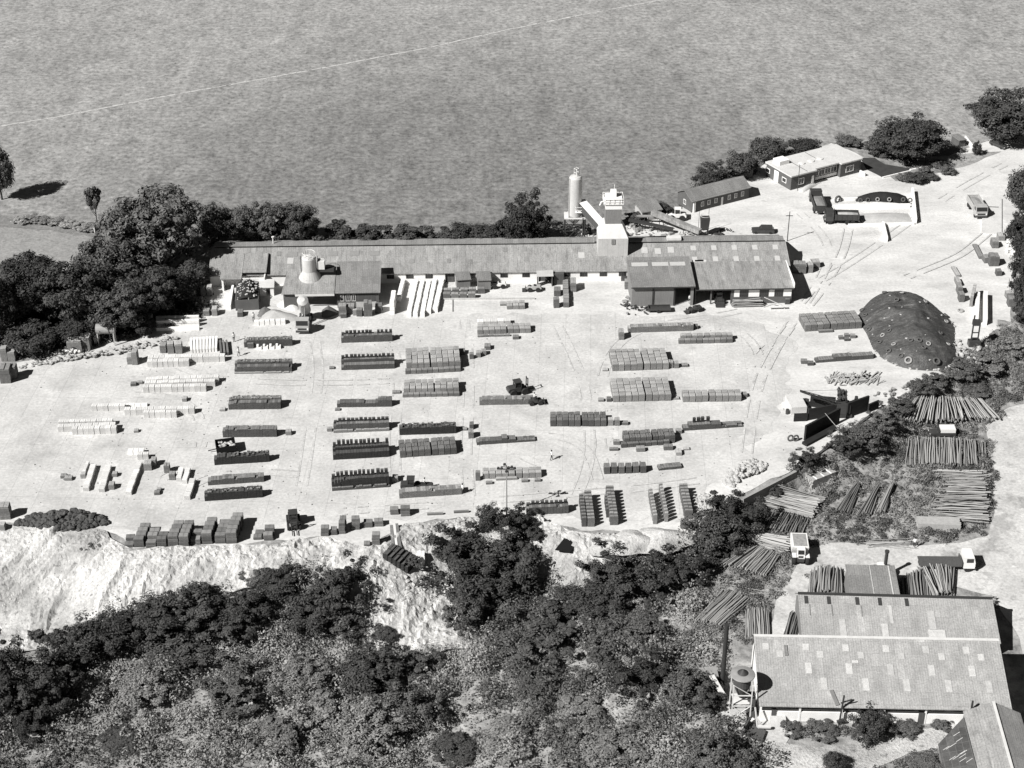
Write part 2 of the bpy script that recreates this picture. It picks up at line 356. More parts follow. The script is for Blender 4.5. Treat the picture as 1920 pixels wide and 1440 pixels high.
for q in ([(590, 640), (600, 700), (585, 780), (575, 860), (560, 940)], [(700, 625), (740, 650), (750, 720), (738, 800), (742, 930)], [(870, 600), (880, 680), (878, 760), (872, 860), (880, 930)], [(1040, 600), (1080, 680), (1100, 740), (1110, 860), (1080, 930)], [(1130, 880), (1110, 760), (1125, 640), (1180, 605), (1300, 600), (1450, 590), (1560, 520), (1680, 440), (1780, 350), (1900, 300)],
          [(1400, 850), (1410, 760), (1430, 680), (1480, 610), (1560, 500), (1560, 450), (1500, 400)], [(300, 900), (380, 860), (380, 780), (330, 740), (200, 740)], [(560, 890), (500, 885), (400, 890), (330, 925)], [(1010, 870), (960, 850), (1010, 810), (1100, 830), (1120, 900)], [(640, 960), (760, 950), (880, 945), (1000, 930), (1180, 920), (1320, 900)],
          [(250, 640), (350, 700), (430, 715), (620, 720), (730, 715)], [(1590, 430), (1580, 480), (1530, 560), (1470, 620), (1420, 720)], [(1350, 600), (1420, 640), (1430, 700), (1405, 720), (1400, 690), (1440, 650)], [(1860, 430), (1800, 480), (1700, 520)]): marks(q)
mb.build('wheel_marks', mat('worn_concrete', 0.485, var=0.2, sc=0.5, fine=0.3, fs=2.5))['kind'] = 'structure'
mb = MB()
for i in range(420):
    P = W(random.uniform(60, 1480), random.uniform(600, 960)); mb.rock((P[0], P[1], .07), random.uniform(.04, .16), .5)
mb.build('yard_litter', mat('grey_litter', .14, var=.2))['kind'] = 'stuff'

# ------------------------------------------------------------------ buildings
M_roof = mat('asbestos_roof', 0.3, var=0.14, sc=0.35, fine=0.3, fs=4.0, bump=.15, brick=[(1.05, 2.4, 0.03, 0.8, 0.93, 1.05, 0.0), (0.35, 40, 0.04, 0.88, 1, 1, 0)], stretch=(1.6, 0.35, 1), blotch=[(0.5, 0.58, 0.1, 1.25), (0.9, 0.5, 0.15, 0.74), (0.15, 0.5, 0.2, 0.85)])
M_roof_dark = mat('weathered_roof', 0.22, var=0.16, sc=0.4, fine=0.3, fs=4.0, bump=.15, brick=[(1.05, 2.2, 0.03, 0.8, 0.88, 1.1, 0.0), (0.35, 40, 0.04, 0.86, 1, 1, 0)], stretch=(1.4, 0.5, 1))
M_roof_shed = mat('sheet_roof', 0.34, var=0.14, sc=0.5, fine=0.32, fs=4.5, brick=[(1.1, 1.9, 0.03, 0.82, 0.9, 1.07, 0.0), (0.34, 40, 0.05, 0.85, 1, 1, 0)], stretch=(1.2, 0.6, 1), blotch=[(0.45, 0.55, 0.12, 1.2)])
M_white = mat('white_render', 0.78, var=0.08, sc=0.8, fine=0.08, fs=6, blotch=[(0.9, 0.63, 0.06, 0.7)])
M_wood = mat('dark_boarding', 0.085, var=0.2, sc=0.8, fine=0.15, fs=8, stretch=(6, 6, 0.6))
M_sheet = mat('grey_cladding', 0.2, var=0.15, sc=0.8, fine=0.15, fs=6, stretch=(7, 7, 0.6))
M_brick = mat('brown_brick', 0.11, var=0.12, sc=1.0, fine=0.2, fs=8)
M_black = mat('flat_black', 0.012, var=0, fine=0)
M_glass = mat('window_glass', 0.03, var=0, fine=0, rough=0.15, spec=0.5)
M_frame = mat('white_paint', 0.8, var=0.05, fine=0.0)
M_dark = mat('dark_metal', 0.045, var=0.15, sc=1.5, fine=0.1, rough=0.6, spec=0.3)
M_steel = mat('grey_steel', 0.28, var=0.15, sc=1.0, fine=0.1, rough=0.5, spec=0.4)
M_silo = mat('silo_metal', 0.5, var=0.16, sc=0.7, fine=0.1, fs=5, rough=0.45, spec=0.4, stretch=(1, 1, 0.35))
M_light = mat('pale_metal', 0.62, var=0.1, sc=1, fine=0.1)
M_felt = mat('roof_felt', 0.56, var=0.12, sc=0.5, fine=0.14, fs=4, blotch=[(0.5, 0.6, 0.1, 0.8)])
M_cem = mat('cement_dusted', 0.47, var=0.14, sc=0.6, fine=0.12, fs=5, brick=(1.05, 2.0, 0.03, 0.85, 0.92, 1.05, 0.0))
M_sky1 = mat('skylight_pale', 0.45, var=0.1, sc=3, fine=0.15, fs=8)
M_sky2 = mat('skylight_dull', 0.24, var=0.1, sc=3, fine=0.15, fs=8)
M_sky3 = mat('skylight_bright', 0.46, var=0.16, sc=2, fine=0.2, fs=8, objr=.12)

def slope(x0, x1, y0, z0, y1, z1, th=0.14):                     # a roof slope falling towards y0
    return MB().hexa([(x0, y0, z0), (x1, y0, z0), (x1, y1, z1), (x0, y1, z1), (x0, y0, z0 + th), (x1, y0, z0 + th), (x1, y1, z1 + th), (x0, y1, z1 + th)])
def patch(parent, name, m, rect, plane, up=0.03, th=0.03):      # a sheet lying on a slope: rect x0,x1 and two y; plane(y)->z
    x0, x1, y0, y1 = rect
    return slope(x0, x1, y0, plane(y0) + up, y1, plane(y1) + up, th).build(name, m, parent)
def window(parent, x0, x1, z0, z1, y=0.0, fr=0.08, name='window', mf=None, bars=1):
    w = MB()
    w.box(x0 - fr, x1 + fr, y - 0.05, y + 0.04, z0 - fr, z0); w.box(x0 - fr, x1 + fr, y - 0.05, y + 0.04, z1, z1 + fr)
    w.box(x0 - fr, x0, y - 0.05, y + 0.04, z0, z1); w.box(x1, x1 + fr, y - 0.05, y + 0.04, z0, z1)
    for i in range(bars): xx = x0 + (x1 - x0) * (i + 1) / (bars + 1); w.box(xx - 0.03, xx + 0.03, y - 0.04, y + 0.04, z0, z1)
    o = w.build(name, mf or M_frame, parent)
    B(x0, x1, y - 0.02, y + 0.02, z0, z1).build('pane', M_glass, o)
    return o
def walls_with_gaps(L, D, h, gaps, th=0.2, back=True, y0=0.0, x0=0.0):   # front wall with openings (x0,x1,height), side and back walls
    w = MB(); p = x0
    for a, b, hh in sorted(gaps):
        if a > p: w.box(p, a, y0, y0 + th, 0, h)
        if hh < h - 0.02: w.box(a, b, y0, y0 + th, hh, h)
        p = b
    if p < x0 + L: w.box(p, x0 + L, y0, y0 + th, 0, h)
    w.box(x0, x0 + th, y0 + th, D, 0, h); w.box(x0 + L - th, x0 + L, y0 + th, D, 0, h)
    if back: w.box(x0 + th, x0 + L - th, D - th, D, 0, h)
    return w

# --- the long block-making shed
F = Fr((395, 536), (1478, 523)); L = F.L
long_ = empty('block_works', 'very long low shed with grey sheet roof and white wall across the middle', 'shed', F.loc, F.rz)
EV, RI, HD = 2.35, 4.45, 7.3
gaps = [(F.x(833), F.x(851), 2.1), (F.x(1008), F.x(1036), 2.0)]
w = walls_with_gaps(L, 14.4, EV, gaps)
for xx in (0.02, L - 0.22): w.add([(xx, 0, EV), (xx, 14.4, EV), (xx, HD, RI), (xx + 0.2, 0, EV), (xx + 0.2, 14.4, EV), (xx + 0.2, HD, RI)], [(0, 2, 1), (3, 4, 5), (0, 3, 5, 2), (1, 2, 5, 4), (0, 1, 4, 3)])
w.build('wall', M_white, long_)
rf = slope(-0.3, L + 0.3, -0.35, EV - 0.1, HD, RI).build('roof', M_roof, long_)
m2 = MB().hexa([(-0.3, HD, RI), (L + 0.3, HD, RI), (L + 0.3, 14.8, EV - 0.1), (-0.3, 14.8, EV - 0.1), (-0.3, HD, RI + .14), (L + .3, HD, RI + .14), (L + .3, 14.8, EV + .04), (-.3, 14.8, EV + .04)])
m2.build('back_roof', M_roof, long_)
pl = lambda y: EV + 0.04 + (y + 0.35) * (RI + 0.1 - EV) / (HD + 0.35)
x1, x2 = F.x(1117), F.x(1174)
for a, b in ((0.2, x1 - 0.1), (x2 + 0.1, L - 0.1)):
    slope(a, b, HD - 0.25, RI + 0.42, HD + 1.3, RI + 0.62, 0.1).build('ridge_vent', M_roof_dark, long_)
    B(a, b, HD - 0.05, HD + 1.0, RI + 0.1, RI + 0.43).build('shadow_gap', M_black, long_)  # black strip painting the shadow gap under the raised ridge roof
for px in (731, 767, 803, 903 - 5, 948 - 5, 984, 1060, 1097 - 5, 1129, 1165): window(long_, F.x(px - 6.5), F.x(px + 6.5), 1.15, 1.9, -0.01, 0.05, mf=M_wood, bars=2)
window(long_, F.x(876), F.x(889), 1.1, 1.9, -0.01, 0.05, mf=M_wood, bars=2)
for px in (1303, 1342, 1381, 1420, 1459):
    for yy in (1.9, 5.0): patch(long_, 'skylight', M_sky1, (F.x(px - 5), F.x(px + 5), yy, yy + 1.3), pl)
for px in (546, 622, 662, 700): patch(long_, 'skylight', M_sky2, (F.x(px - 9), F.x(px + 9), 4.6, 5.9), pl)
for px, yy in ((520, 4.8), (565, 5.0), (771, 2.4), (840, 2.3), (946, 5.2), (983, 5.3), (985, 2.6), (1180 - 40, 5.1), (880, 2.0)): patch(long_, 'roof_sheet', M_sky2 if px % 2 else M_roof_dark, (F.x(px - 4), F.x(px + 4), yy, yy + 1.2), pl)
for px, yy in ((543, 2.6), (1090, 3.2), (1210, 4.4), (1235, 4.1), (1100 + 160, 4.4)): patch(long_, 'roof_sheet', M_sky1, (F.x(px - 6), F.x(px + 6), yy, yy + 1.6), pl)
for px in (833, 1008): B(F.x(px) + 0.1, F.x(px) + 1.7, 0.3, 0.36, 0, 2.0).build('door', M_wood, long_)
B(F.x(1254), F.x(1281), HD - 0.3, HD + 1.0, RI + 0.7, RI + 1.2).build('roof_box', M_light, long_)
v = MB(); v.tube((F.x(508), HD + 0.6, RI), (F.x(508), HD + 0.6, RI + 2.0), 0.12); v.lathe([(0.3, 0), (0.3, 0.12)], (F.x(508), HD + 0.6, RI + 2.0), 10); v.build('flue', M_light, long_)
# porch and lean-to sheds on the front of the long shed
def boxshed(pa, pb, h0, h1, dep, label, m, mr, name='lean_to_shed', front=None, gaps=()):
    f = Fr(pa, pb); e = empty(name, label, 'shed', f.loc, f.rz)
    walls_with_gaps(f.L, dep, h0, [(a * f.L, b * f.L, h) for a, b, h in gaps]).build('wall', m, e)
    slope(-0.15, f.L + 0.15, -0.25, h0, dep + 0.2, h1).build('roof', mr, e)
    return f, e
boxshed((857, 543), (882, 541), 2.0, 2.4, 2.2, 'small boxy brown store against the white wall of the long shed', M_sheet, M_roof_dark)
boxshed((896, 545), (920, 544), 2.2, 2.6, 2.6, 'taller blank grey box store beside the parked trucks at the long shed', M_sheet, M_roof_dark)
f = Fr((1007, 536), (1036, 535)); e = empty('porch', 'pale roofed porch over a dark doorway in the long shed', 'porch', f.loc, f.rz)
slope(-0.1, f.L + 0.1, -0.6, 2.25, 0.9, 2.75, 0.1).build('roof', M_cem, e)
B(0.05, 0.2, -0.5, 0.8, 0, 2.2).build('side_wall', M_wood, e); B(f.L - 0.2, f.L - 0.05, -0.5, 0.8, 0, 2.2).build('side_wall', M_wood, e)
B(f.L + 0.25, f.L + 2.2, 0.1, 1.3, 0, 2.3).build('side_store', M_wood, e)

# right-hand annexes
f = Fr((1184, 575), (1299, 573)); e = empty('workshop_annex', 'tall grey clad workshop with open bay in front of the long shed', 'shed', f.loc, f.rz)
g = [(f.x(1262), f.L - 0.55, 3.9)]
walls_with_gaps(f.L, 9.4, 4.35, g, back=True).build('wall', M_sheet, e)
slope(-0.25, f.L + 0.25, -0.5, 4.25, 9.9, 5.35).build('roof', M_roof_dark, e)
p2 = lambda y: 4.39 + (y + 0.5) * 1.1 / 10.4
for a, b in ((1189, 1220), (1228, 1259), (1262, 1291)): patch(e, 'roof_sheet', M_sky1, (f.x(a), f.x(b), 6.6, 7.9), p2)
B(f.x(1222), f.x(1225), -0.12, 0.0, 0, 4.2).build('door_post', M_dark, e); B(f.x(1263), f.x(1264.5), -0.1, 0.0, 0, 3.9).build('door_edge', M_dark, e)
B(-0.22, f.L + 0.2, -0.62, -0.5, 4.15, 4.35).build('gutter', M_dark, e)
f = Fr((1302, 571), (1483, 568)); e = empty('open_fronted_store', 'long lean-to with open bays at one end and white shuttered panels at the other', 'shed', f.loc, f.rz)
walls_with_gaps(f.L, 8.6, 3.45, [(0.2, f.x(1331), 3.1), (f.x(1333.5), f.x(1369), 3.1)]).build('wall', M_brick, e)
slope(-0.1, f.L + 0.25, -0.5, 3.35, 9.2, 4.25).build('roof', M_roof, e)
for a, b in ((1375, 1385), (1402, 1422), (1440, 1450), (1467, 1482)): B(f.x(a), f.x(b), -0.06, 0.02, 1.5, 2.95).build('panel', M_frame, e)
for a, b in ((1386, 1401), (1423, 1439), (1451, 1466)): window(e, f.x(a), f.x(b), 1.55, 2.9, -0.01, 0.06, mf=M_wood, bars=3)
B(0, f.L + 0.2, -0.62, -0.5, 3.25, 3.45).build('gutter', M_dark, e); B(f.L + 0.2, f.L + 0.32, -0.5, 9.2, 3.5, 4.5).build('verge_board', M_frame, e)
for a in (1307, 1402 - 90): B(f.x(a), f.x(a) + 2.2, 9.0, 9.6, 4.3, 4.6).build('roof_lantern', M_light, e)

# left-hand shed with the silo through its roof
f = Fr((533, 579), (711, 576)); e = empty('batching_shed', 'brown shed with dark open bay round the foot of the squat silo', 'shed', f.loc, f.rz)
walls_with_gaps(f.L, 9.0, 3.35, [(f.x(560), f.x(633), 3.1)]).build('wall', M_brick, e)
slope(f.x(630), f.L + 0.35, -0.5, 3.3, 9.3, 5.0).build('roof', M_roof_dark, e)
MB().hexa([(-0.3, -0.5, 3.3), (f.x(629), -0.9, 3.35), (f.x(629), 9.0, 5.0), (0.6, 8.6, 4.9), (-0.3, -0.5, 3.44), (f.x(629), -0.9, 3.49), (f.x(629), 9.0, 5.14), (0.6, 8.6, 5.04)]).build('front_roof', M_roof, e)
B(f.x(556), f.x(629), -1.0, -0.9, 3.1, 3.5).build('fascia', M_light, e)
for a, b in ((640, 645), (650, 657), (661, 667)): window(e, f.x(a), f.x(b), 1.5, 2.7, -0.01, 0.07)
B(f.x(669), f.x(704), -0.05, 0.02, 1.3, 3.0).build('dark_panel', M_wood, e)
B(f.x(668), f.x(706), -0.05, 0.02, 0.1, 1.25).build('block_plinth', M_cem, e)
f2 = Fr((584, 556), (600, 556))
s = empty('squat_silo', 'short fat cement silo standing up through the brown shed roof', 'silo', f2.loc, 0)
MB().lathe([(1.3, 0), (1.3, 4.8), (1.36, 4.82), (1.36, 8.3), (1.2, 8.6), (0.4, 8.9)], (0, 0, 0), 28).build('tank', M_silo, s, smooth=False)
MB().lathe([(2.3, 4.0), (2.1, 4.4), (1.45, 5.6), (1.4, 5.7)], (0, 0, 0), 24).build('skirt', M_cem, s)
r = MB(); r.torus((0, 0, 9.4), 1.2, 0.035, n=20, m=5)
for i in range(8): t = i * math.pi / 4; r.tube((1.25 * math.cos(t), 1.25 * math.sin(t), 8.5), (1.2 * math.cos(t), 1.2 * math.sin(t), 9.4), 0.03, n=5)
r.build('guard_rail', M_frame, s)
MB().tube((-1.55, -0.3, 4.5), (-1.55, -0.3, 8.8), 0.06, n=6).build('filler_pipe', M_dark, s); MB().tube((1.6, 0.2, 5), (1.6, 0.2, 8.6), 0.06, n=6).build('filler_pipe', M_dark, s)
B(1.5, 2.9, -0.4, 1.2, 6.0, 7.6).build('filter_box', M_light, s); B(1.6, 4.6, -0.3, 0.9, 5.4, 5.9).build('duct', M_dark, s)

f = Fr((417, 546), (498, 545)); e = empty('gabled_store', 'small pitched roof store with a dark open bay beside the big trees', 'shed', f.loc, f.rz)
walls_with_gaps(f.L, 7.0, 2.7, [(0.35, f.x(453), 2.6)]).build('wall', M_white, e)
slope(-0.2, f.x(455), -0.3, 2.65, 7.3, 4.3).build('roof', M_roof, e)
slope(f.x(455.6), f.L + 0.2, 1.6, 3.05, 7.3, 4.3).build('side_roof', M_roof, e)
MB().add([(f.L + .2, 1.6, 3.2), (f.L + .2, 7.3, 4.4), (f.L + .2, 9.6, 3.2)], [(0, 1, 2)]).build('gable', M_wood, e)
f, e = boxshed((488, 556), (514, 555), 1.9, 2.2, 2.4, 'small white hut with dark door behind the covered coal bay', M_white, M_felt, name='white_hut', gaps=((0.45, 0.75, 1.7),))
f, e = boxshed((395, 536), (418, 535), 2.1, 2.5, 3.0, 'low store half hidden under the big trees', M_white, M_roof_dark, gaps=((0.2, 0.7, 1.8),))

# --- mixing tower over the long shed
P = G(1146, 499); tw = empty('mixing_tower', 'white tower rising through the long shed roof with railed top platform', 'tower', tuple(P), F.rz)
z1, z2, z3, z4, z5 = 3.5, 7.3, 9.9, 13.0, 15.6
MB().box(-2.9, 2.9, -2.6, 2.2, z1, z2).build('lower_housing', M_cem, tw)
MB().hexa([(-2.9, -2.6, z2), (2.9, -2.6, z2), (2.9, 2.2, z2), (-2.9, 2.2, z2), (-1.7, -1.5, z3), (1.7, -1.5, z3), (1.7, 1.5, z3), (-1.7, 1.5, z3)]).build('hopper', M_light, tw)
B(-0.35, 0.35, -2.72, -2.6, z2 - 1.2, z2 - 0.1).build('chute_door', M_roof_dark, tw)
B(-1.55, 1.55, -1.4, 1.4, z3, z4).build('shaft', M_sheet, tw)
B(-1.6, 1.6, -1.45, 1.45, z4, z5 - 0.4).build('bin', M_frame, tw)
B(-0.6, 0.5, -0.6, 0.5, z5 - 0.4, z5 + 0.9).build('filter_unit', M_frame, tw)
B(-2.0, 1.9, -1.7, 1.7, z5 - 1.5, z5 - 1.4).build('platform', M_light, tw)
r = MB()
for zz in (z5 - 0.9, z5 - 0.35):
    for a, b in (((-1.95, -1.65), (1.85, -1.65)), ((1.85, -1.65), (1.85, 1.65)), ((1.85, 1.65), (-1.95, 1.65)), ((-1.95, 1.65), (-1.95, -1.65))): r.bar((*a, zz), (*b, zz), 0.07)
for i in range(5):
    for yy in (-1.65, 1.65): r.bar((-1.95 + i * 0.95, yy, z5 - 1.4), (-1.95 + i * 0.95, yy, z5 - 0.3), 0.07)
r.build('guard_rail', M_frame, tw)
r = MB(); r.tube((-1.6, -0.5, z5 - 1.3), (-2.4, -0.9, z5 - 1.2), 0.14, n=8); r.tube((-2.4, -.9, z5 - 1.2), (-2.7, -1.0, z5 - 1.9), 0.14, n=8); r.build('vent_pipe', M_frame, tw)
r = MB(); r.tube((0.2, 0.9, z5), (0.2, 0.9, z5 + 1.6), 0.05, n=6); r.build('mast', M_frame, tw)
# --- tall silo on its steel frame, and the covered conveyor between
P2 = G(1077, 448); s = empty('tall_silo', 'tall slim cement silo on a braced steel frame behind the long shed', 'silo', tuple(P2), 0)
MB().lathe([(0.35, 3.6), (1.28, 5.4), (1.3, 5.5), (1.3, 13.6), (1.1, 13.95), (0.3, 14.2)], (0, 0, 0), 28).build('tank', M_silo, s)
r = MB()
for a in (-2.0, 1.9):
    for b in (-1.5, 1.5): r.bar((a, b, 0), (a, b, 5.2), 0.24)
for a, b, c, d in ((-2, -1.5, 1.9, -1.5), (-2, 1.5, 1.9, 1.5)):
    r.bar((a, b, 0.3), (c, d, 4.7), 0.12); r.bar((a, b, 4.7), (c, d, 0.3), 0.12); r.bar((a, b, 2.5), (c, d, 2.5), 0.14)
for a in (-2.0, 1.9): r.bar((a, -1.5, 0.4), (a, 1.5, 4.6), 0.12); r.bar((a, -1.5, 4.6), (a, 1.5, .4), 0.12)
r.build('leg_frame', M_dark, s)
q = MB(); q.box(-2.2, -1.35, -1.7, 1.7, 5.2, 5.4); q.box(1.35, 2.1, -1.7, 1.7, 5.2, 5.4); q.box(-1.35, 1.35, -1.7, -1.35, 5.2, 5.4); q.build('platform', M_light, s)
r = MB()
for i in range(5): t = i * math.pi / 2; x, y = 0.15 + 0.5 * math.cos(t), 0.5 * math.sin(t); r.bar((x, y, 13.9), (x, y, 15.7), 0.07)
for zz in (14.8, 15.6):
    for i in range(4):
        t, u = i * math.pi / 2, (i + 1) * math.pi / 2; r.bar((.15 + .5 * math.cos(t), .5 * math.sin(t), zz), (.15 + .5 * math.cos(u), .5 * math.sin(u), zz), 0.06)
r.build('top_cage', M_frame, s)
r = MB()
for zz in (7.3, 7.9):
    for a, b in (((0.0, -1.9), (1.9, -1.9)), ((1.9, -1.9), (1.9, -0.6)), ((0, -1.9), (0, -1.3))): r.bar((*a, zz), (*b, zz), 0.07)
r.box(0, 1.9, -1.9, -1.2, 6.7, 6.8); r.build('side_platform', M_frame, s)
r = MB(); r.bar((-1.25, -0.7, 5.4), (-1.25, -0.7, 13.8), 0.12); r.build('ladder', M_light, s)
a = np.array(P2) + np.array((1.2, 0.6, 7.6)); b = np.array(P) + np.array((-1.4, 0.9, 8.9))
c = empty('conveyor_gallery', 'enclosed sloping conveyor between the tall silo and the white tower', 'conveyor', tuple(a), 0)
d = Vector(b - a); d.z -= 1.6
MB().bar((0, 0, 0), d, 1.5, 1.7).build('casing', M_wood, c); MB().bar(Vector((0, 0, 0.9)), d + Vector((0, 0, 0.9)), 1.7, 0.12).build('roof', M_frame, c)
for t in (0.15, 0.75):
    q = MB(); k = d * t; q.bar(k + Vector((-.3, -.5, -1)), (k.x - .3, k.y - .5, -a[2]), .14); q.bar(k + Vector((.3, .5, -1)), (k.x + .3, k.y + .5, -a[2]), .14); q.build('trestle', M_dark, c)

# --- brick hut and flat-roofed office behind
f = Fr((1297, 399), (1403, 372)); D = 5.4; e = empty('brick_hut', 'long narrow brick hut with pitched roof and small white windows', 'hut', f.loc, f.rz)
h, rg = 2.65, 4.1; w = walls_with_gaps(f.L, D, h, [])
for xx in (0.01, f.L - 0.21): w.add([(xx, 0, h), (xx, D, h), (xx, D / 2, rg), (xx + .2, 0, h), (xx + .2, D, h), (xx + .2, D / 2, rg)], [(0, 2, 1), (3, 4, 5), (0, 3, 5, 2), (1, 2, 5, 4)])
w.build('wall', M_brick, e)
slope(-0.3, f.L + 0.3, -0.35, h - 0.12, D / 2, rg, 0.1).build('roof', M_roof_dark, e)
MB().hexa([(-.3, D / 2, rg), (f.L + .3, D / 2, rg), (f.L + .3, D + .35, h - .12), (-.3, D + .35, h - .12), (-.3, D / 2, rg + .1), (f.L + .3, D / 2, rg + .1), (f.L + .3, D + .35, h - .02), (-.3, D + .35, h - .02)]).build('back_roof', M_roof_dark, e)
for px in (1316, 1328, 1341, 1366, 1378, 1391): window(e, f.x(px - 2), f.x(px + 2), 1.0, 1.9, -0.01, 0.1)
B(f.x(1351), f.x(1354.5), -0.05, 0.02, 0.05, 1.9).build('door', M_frame, e); B(0.2, 0.7, -0.3, -0.0, 0, 2.4).build('downpipe', M_frame, e)
o = window(e, -1.2, -0.5, 1.0, 1.9, 0, 0.1); o.rotation_euler = (0, 0, -math.pi / 2); o.location = (-0.01, D / 2 - 0.9 * 1, 0); 
o.location = (-0.01, D / 2 - 0.85, 0)

f = Fr((1482, 357), (1612, 323)); Lf = f.L; e = empty('flat_roofed_office', 'white flat-roofed brick office with long band of windows', 'office', f.loc, f.rz)
BL = G(1432, 331); c_, s_ = math.cos(-f.rz), math.sin(-f.rz); dd = BL - f.A; D = abs(s_ * dd[0] + c_ * dd[1]); h = 3.1
xa, xb = f.x(1527), f.x(1574)
wl_ = MB(); wl_.box(0, xa, 0, D, 0, h); wl_.box(xb, Lf, 0, D, 0, h); wl_.box(xa, xb, 1.2, D, 0, h); wl_.build('wall', M_brick, e)
MB().poly([(-.25, -.25), (xa + .1, -.25), (xa + .1, 0.5), (xb - .1, 0.5), (xb - .1, -.25), (Lf + .25, -.25), (Lf + .25, D + .25), (-.25, D + .25)], h + .002, h + .3).build('roof', M_felt, e)
B(xa + 0.02, xb - 0.02, 1.1, 1.197, 0.25, 0.95).build('white_panel', M_frame, e)
for i in range(4): k = (xb - xa - 0.3) / 4; window(e, xa + 0.22 + i * k, xa + 0.02 + (i + 1) * k, 1.25, 2.4, 1.17, 0.08)
window(e, f.x(1496), f.x(1505), 0.95, 2.2, -0.01, 0.12); window(e, f.x(1585), f.x(1598), 0.95, 2.2, -0.01, 0.12)
B(f.x(1520), f.x(1524), -0.05, 0.02, 0.05, 2.2).build('door', M_frame, e)
q = MB(); q.box(-0.03, 0.02, 4.4, 5.9, 0.1, 2.6); q.build('garage_door', M_frame, e)
for y0 in (1.6, 7.4): 
    q = MB(); q.box(-0.06, 0.0, y0, y0 + 1.5, 1.0, 2.1); w_ = q.build('window', M_frame, e); B(-0.09, -0.06, y0 + .15, y0 + 1.35, 1.15, 1.95).build('pane', M_glass, w_)
B(1.0, 3.6, D - 3.2, D - 0.8, h + .302, h + 1.25).build('chimney', M_frame, e)
for x in (6.0, 8.6, 11.0): MB().lathe([(0.75, h + .302), (0.7, h + .5), (0.2, h + .55)], (x, D * 0.48, 0), 14).build('roof_light', M_light, e)
B(4.4, 4.5, 0.2, D, h + .302, h + .34).build('roof_seam', M_dark, e); B(10.4, 10.5, D * .5, D, h + .302, h + .34).build('roof_seam', M_dark, e)
q = MB(); q.tube((1.2, -0.9, 0), (1.2, -0.9, 6.2), 0.07, n=6)
one('post', q, M_dark, 'thin dark post at the corner of the white office', 'post', f.loc, f.rz)
f, e = boxshed((1388, 338), (1411, 333), 2.2, 2.4, 3.2, 'square dark brick store at the end of the hut', M_brick, M_roof_dark, name='brick_store')
f, e = boxshed((1203, 416), (1240, 410), 2.1, 2.9, 3.6, 'little pitched hut among the conveyors behind the long shed', M_cem, M_roof_dark, name='small_hut', gaps=((0.05, 0.3, 1.8),))
f, e = boxshed((1797, 276), (1809, 274), 1.6, 1.7, 3.0, 'tiny dark gate shelter under the tree at the entrance', M_brick, M_roof_dark, name='shelter')

# --- sawmill sheds at the lower right
f = Fr((1503, 1222), (1868, 1232)); L = f.L; e = empty('upper_sawmill_shed', 'pale sheet-roofed shed behind the largest shed at the timber yard', 'shed', f.loc, f.rz)
D = 9.6; h, rg = 2.6, 4.6
walls_with_gaps(L, D, h, []).build('wall', M_sheet, e)
slope(-0.2, L + 0.2, -0.3, h, 7.2, rg).build('roof', M_roof_shed, e)
MB().hexa([(-.2, 7.2, rg), (L + .2, 7.2, rg), (L + .2, D + .3, h), (-.2, D + .3, h), (-.2, 7.2, rg + .14), (L + .2, 7.2, rg + .14), (L + .2, D + .3, h + .14), (-.2, D + .3, h + .14)]).build('back_roof', M_roof_dark, e)
B(-0.2, L + 0.2, 7.0, 7.5, rg + .16, rg + .26).build('ridge_cap', M_dark, e)
pq = lambda y: h + .15 + (y + .3) * (rg - h) / 7.5
for px in (1515, 1558, 1612, 1655, 1706): patch(e, 'vent', M_dark, (f.x(px - 3.5), f.x(px + 3.5), 5.5, 6.8), pq); 
for px in (1520, 1562, 1618): patch(e, 'stain', M_roof_dark, (f.x(px - 1), f.x(px + 1), 3.5, 5.4), pq)
for a, b, y0, y1 in ((1573, 1585, 0.1, 3.0), (1738, 1770, 0, 1.6), (1742, 1755, 1.7, 4.8), (1652, 1664, 0.2, 2.4), (1670, 1676, 2.5, 5.5)): patch(e, 'roof_sheet', M_sky3, (f.x(a), f.x(b), y0, y1), pq)
f = Fr((1593, 1149), (1683, 1151)); e = empty('lean_to_roof', 'small square grey roofed shed between pole stacks behind the sawmill', 'shed', f.loc, f.rz)
walls_with_gaps(f.L, 6.4, 2.6, []).build('wall', M_sheet, e)
slope(-.15, f.L + .15, -.2, 2.6, 6.6, 3.7).build('roof', M_roof_dark, e)
pq = lambda y: 2.75 + (y + .2) * 1.1 / 6.8
patch(e, 'roof_seam', M_sky3, (f.x(1636), f.x(1637.2), -0.1, 6.4), pq); patch(e, 'roof_seam', M_sky3, (f.x(1671), f.x(1673.5), 0.4, 6.4), pq)
f = Fr((1424, 1351), (1886, 1360)); L = f.L; e = empty('sawmill_shed', 'largest sawmill shed with many pale roof lights and a white front wall', 'shed', f.loc, f.rz)
D = 12.0; h, rg, RY = 2.9, 6.2, 10.0
q = MB(); q.box(0, L, 0, .2, 0, 1.65); q.box(0, .2, .2, D, 0, h); q.box(L - .2, L, .2, D, 0, h); q.box(.2, L - .2, D - .2, D, 0, h)
for xx in (0.01, L - .21): q.add([(xx, 0, h), (xx, D, h), (xx, RY, rg), (xx + .2, 0, h), (xx + .2, D, h), (xx + .2, RY, rg)], [(0, 2, 1), (3, 4, 5), (0, 3, 5, 2), (1, 2, 5, 4)])
q.build('wall', M_white, e)
B(.2, L - .2, .3, .4, 1.65, h).build('window_band', M_glass, e)
for px in (1498, 1576, 1655, 1733, 1812): B(f.x(px) - .12, f.x(px) + .12, -.05, .15, 0.02, h - .02).build('post', M_frame, e)
B(-.2, L + .2, -.32, -.1, h - .18, h).build('fascia', M_frame, e)
slope(-.3, L + .3, -.5, h + .002, RY, rg).build('roof', M_roof_shed, e)
